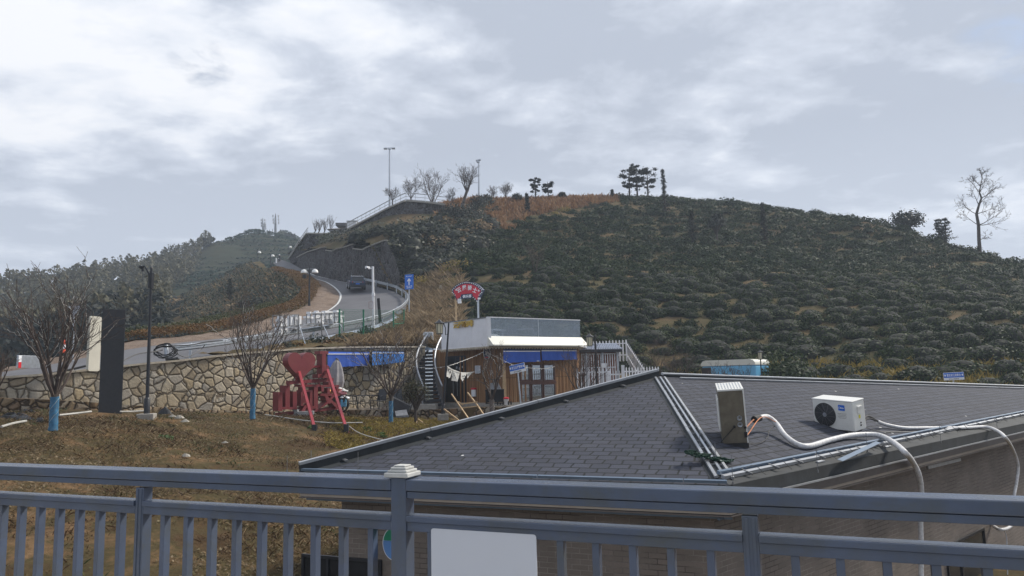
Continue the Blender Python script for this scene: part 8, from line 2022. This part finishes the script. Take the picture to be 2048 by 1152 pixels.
leaf_solo('weeds', np.concatenate([blades(Pn[::2], .1, .03, .7), quads(Pn[1::2] + [0, 0, .05], np.tile([0, 0, 1.], (len(Pn[1::2]), 1)), .06)]), M['hedgegreen'], kind='stuff', label='small green weeds scattered over the near slope', cat='weeds')
Pn = scatter(60000, (-14, 2), (23, 38), onslope, lambda a, b, p: (a > 650) & (a < 900) & (b > 838) & (b < 905) & (fbm(p[:, 0], p[:, 1], .6, 3, 75) > -.12))
low_y = np.interp(Pn[:, 0], [q.x for q in low_top], [q.y for q in low_top]); Pn = Pn[Pn[:, 1] < low_y - .3]
leaf_solo('yellow_grass', blades(Pn, .13, .035, .7), M['yellow'], kind='stuff', label='patch of yellow grass right of the red sign', cat='grass')
for i, (a_, b_, Y) in enumerate(((330, 880, 23.5), (735, 862, 31), (762, 868, 30.5), (785, 872, 30), (622, 858, 30), (715, 850, 32.5), (905, 850, 34.5), (850, 868, 31.5))):
    q = P(a_, b_, Y); zz_ = onslope(np.array([q.x]), np.array([q.y]))[0]
    clump('green_plant', 'small bright green plant low in the dead grass of the slope', 'plant', (q.x, q.y, zz_ - .03), .28, 120, M['greenleaf'], .11, .8, 'green plants on the slope', i + 300)
# ------------------------------------------------------------------ camera, sky, sun, air
cam = bpy.data.cameras.new('camera'); co = bpy.data.objects.new('camera', cam); COL.objects.link(co)
cam.sensor_width = 36; cam.lens = F / 2048 * 36; cam.clip_start = .05; cam.clip_end = 6000
mw = Matrix((RT, UPC, -FWD)).transposed().to_4x4(); co.matrix_world = mw
S.camera = co
SUN_EL, SUN_AZ = R(43), R(64)      # azimuth clockwise from the view direction
wd = bpy.data.worlds.new('World'); S.world = wd; t = nt(wd)
out = t.nodes.new('ShaderNodeOutputWorld')
sky = t.nodes.new('ShaderNodeTexSky'); sky.sky_type = 'NISHITA'; sky.sun_disc = False; sky.sun_elevation = SUN_EL; sky.sun_rotation = SUN_AZ
b1 = t.nodes.new('ShaderNodeBackground'); b1.inputs[1].default_value = .085; L(t, sky.outputs[0], b1.inputs[0])
g = coords(t, 'Generated'); sx = t.nodes.new('ShaderNodeSeparateXYZ'); L(t, g, sx.inputs[0])
zz = math_(t, 'MAXIMUM', sx.outputs[2], 0.0); dn = math_(t, 'ADD', zz, .13)
cx = t.nodes.new('ShaderNodeCombineXYZ'); L(t, math_(t, 'DIVIDE', sx.outputs[0], dn), cx.inputs[0]); L(t, math_(t, 'DIVIDE', sx.outputs[1], dn), cx.inputs[1])
mp = N(t, 'ShaderNodeMapping'); mp.inputs['Location'].default_value = (3.1, 1.7, 0); mp.inputs['Rotation'].default_value = (0, 0, R(-14)); mp.inputs['Scale'].default_value = (.95, 1.1, 1); L(t, cx.outputs[0], mp.inputs['Vector'])
n1 = noise_(t, mp.outputs[0], 1.0, 9, .55, .3)
n2 = noise_(t, mp.outputs[0], .45, 6, .5, .2)
n3 = noise_(t, mp.outputs[0], 3.6, 8, .6, .2)
dens = math_(t, 'ADD', math_(t, 'ADD', math_(t, 'MULTIPLY', n1, .55), math_(t, 'MULTIPLY', n2, .35)), math_(t, 'MULTIPLY', math_(t, 'SUBTRACT', n3, .22), .4))
def gap_at(px, py, c0, c1, amt):
    d = ray(px, py).normalized(); vm = t.nodes.new('ShaderNodeVectorMath'); vm.operation = 'DOT_PRODUCT'; L(t, g, vm.inputs[0]); vm.inputs[1].default_value = d
    return math_(t, 'MULTIPLY', ramp(t, vm.outputs['Value'], [(c0, 0.0), (c1, 1.0)]), amt)
ccol = ramp(t, dens, [(.43, (.79, .8, .83)), (.485, (.68, .71, .77)), (.535, (.52, .56, .64)), (.6, (.38, .42, .5))])
hzf = ramp(t, zz, [(.03, .6), (.30, 0.05)])
ccol = mixc(t, hzf, ccol, (.66, .72, .82))
b2 = t.nodes.new('ShaderNodeBackground'); b2.inputs[1].default_value = 1.0; L(t, ccol, b2.inputs[0])
hole = None; n4 = ramp(t, noise_(t, mp.outputs[0], 5.5, 7, .6, .6), [(.42, 0.0), (.62, 1.0)])
for q, c0, c1, k_ in (((410, 126), .99905, .99995, .0025), ((2016, 78), .9980, .9998, .006)):
    d = ray(*q).normalized(); vm = t.nodes.new('ShaderNodeVectorMath'); vm.operation = 'DOT_PRODUCT'; L(t, g, vm.inputs[0]); vm.inputs[1].default_value = d
    h_ = math_(t, 'ADD', vm.outputs['Value'], math_(t, 'MULTIPLY', math_(t, 'SUBTRACT', n3, .55), k_))
    h_ = math_(t, 'MULTIPLY', math_(t, 'MULTIPLY', math_(t, 'SUBTRACT', h_, c0), 1 / (c1 - c0), True), n4); hole = h_ if hole is None else math_(t, 'MAXIMUM', hole, h_)
cov = math_(t, 'SUBTRACT', 1.0, math_(t, 'MULTIPLY', hole, .9), True)
cov = math_(t, 'MAXIMUM', cov, hzf)
mx = t.nodes.new('ShaderNodeMixShader'); L(t, cov, mx.inputs[0]); L(t, b1.outputs[0], mx.inputs[1]); L(t, b2.outputs[0], mx.inputs[2]); L(t, mx.outputs[0], out.inputs[0])
sd = bpy.data.lights.new('sun', 'SUN'); so = bpy.data.objects.new('sun', sd); COL.objects.link(so)
sd.energy = 3.3; sd.angle = R(8); sd.color = (1, .93, .82)
dv = Vector((math.sin(SUN_AZ) * math.cos(SUN_EL), math.cos(SUN_AZ) * math.cos(SUN_EL), math.sin(SUN_EL)))
so.rotation_euler = (-dv).to_track_quat('-Z', 'Y').to_euler()
S.view_settings.view_transform = 'Standard'; S.view_settings.look = 'None'; S.view_settings.exposure = 0.4; S.view_settings.gamma = 1
S.cycles.max_bounces = 8; S.cycles.transparent_max_bounces = 12; S.cycles.diffuse_bounces = 3; S.cycles.volume_bounces = 0
HAZE = 0.0008
if HAZE:
    hm = bpy.data.materials.new('haze_air'); t = nt(hm); o_ = t.nodes.new('ShaderNodeOutputMaterial')
    v = t.nodes.new('ShaderNodeVolumePrincipled'); v.inputs['Density'].default_value = HAZE; v.inputs['Color'].default_value = (.72, .82, .96, 1); v.inputs['Anisotropy'].default_value = .2
    L(t, v.outputs[0], o_.inputs['Volume'])
    hm.cycles.homogeneous_volume = True; hb = MB(); hb.box((0, 950, 40), (3100, 3200, 110)); solo('haze', hb, hm, kind='stuff')
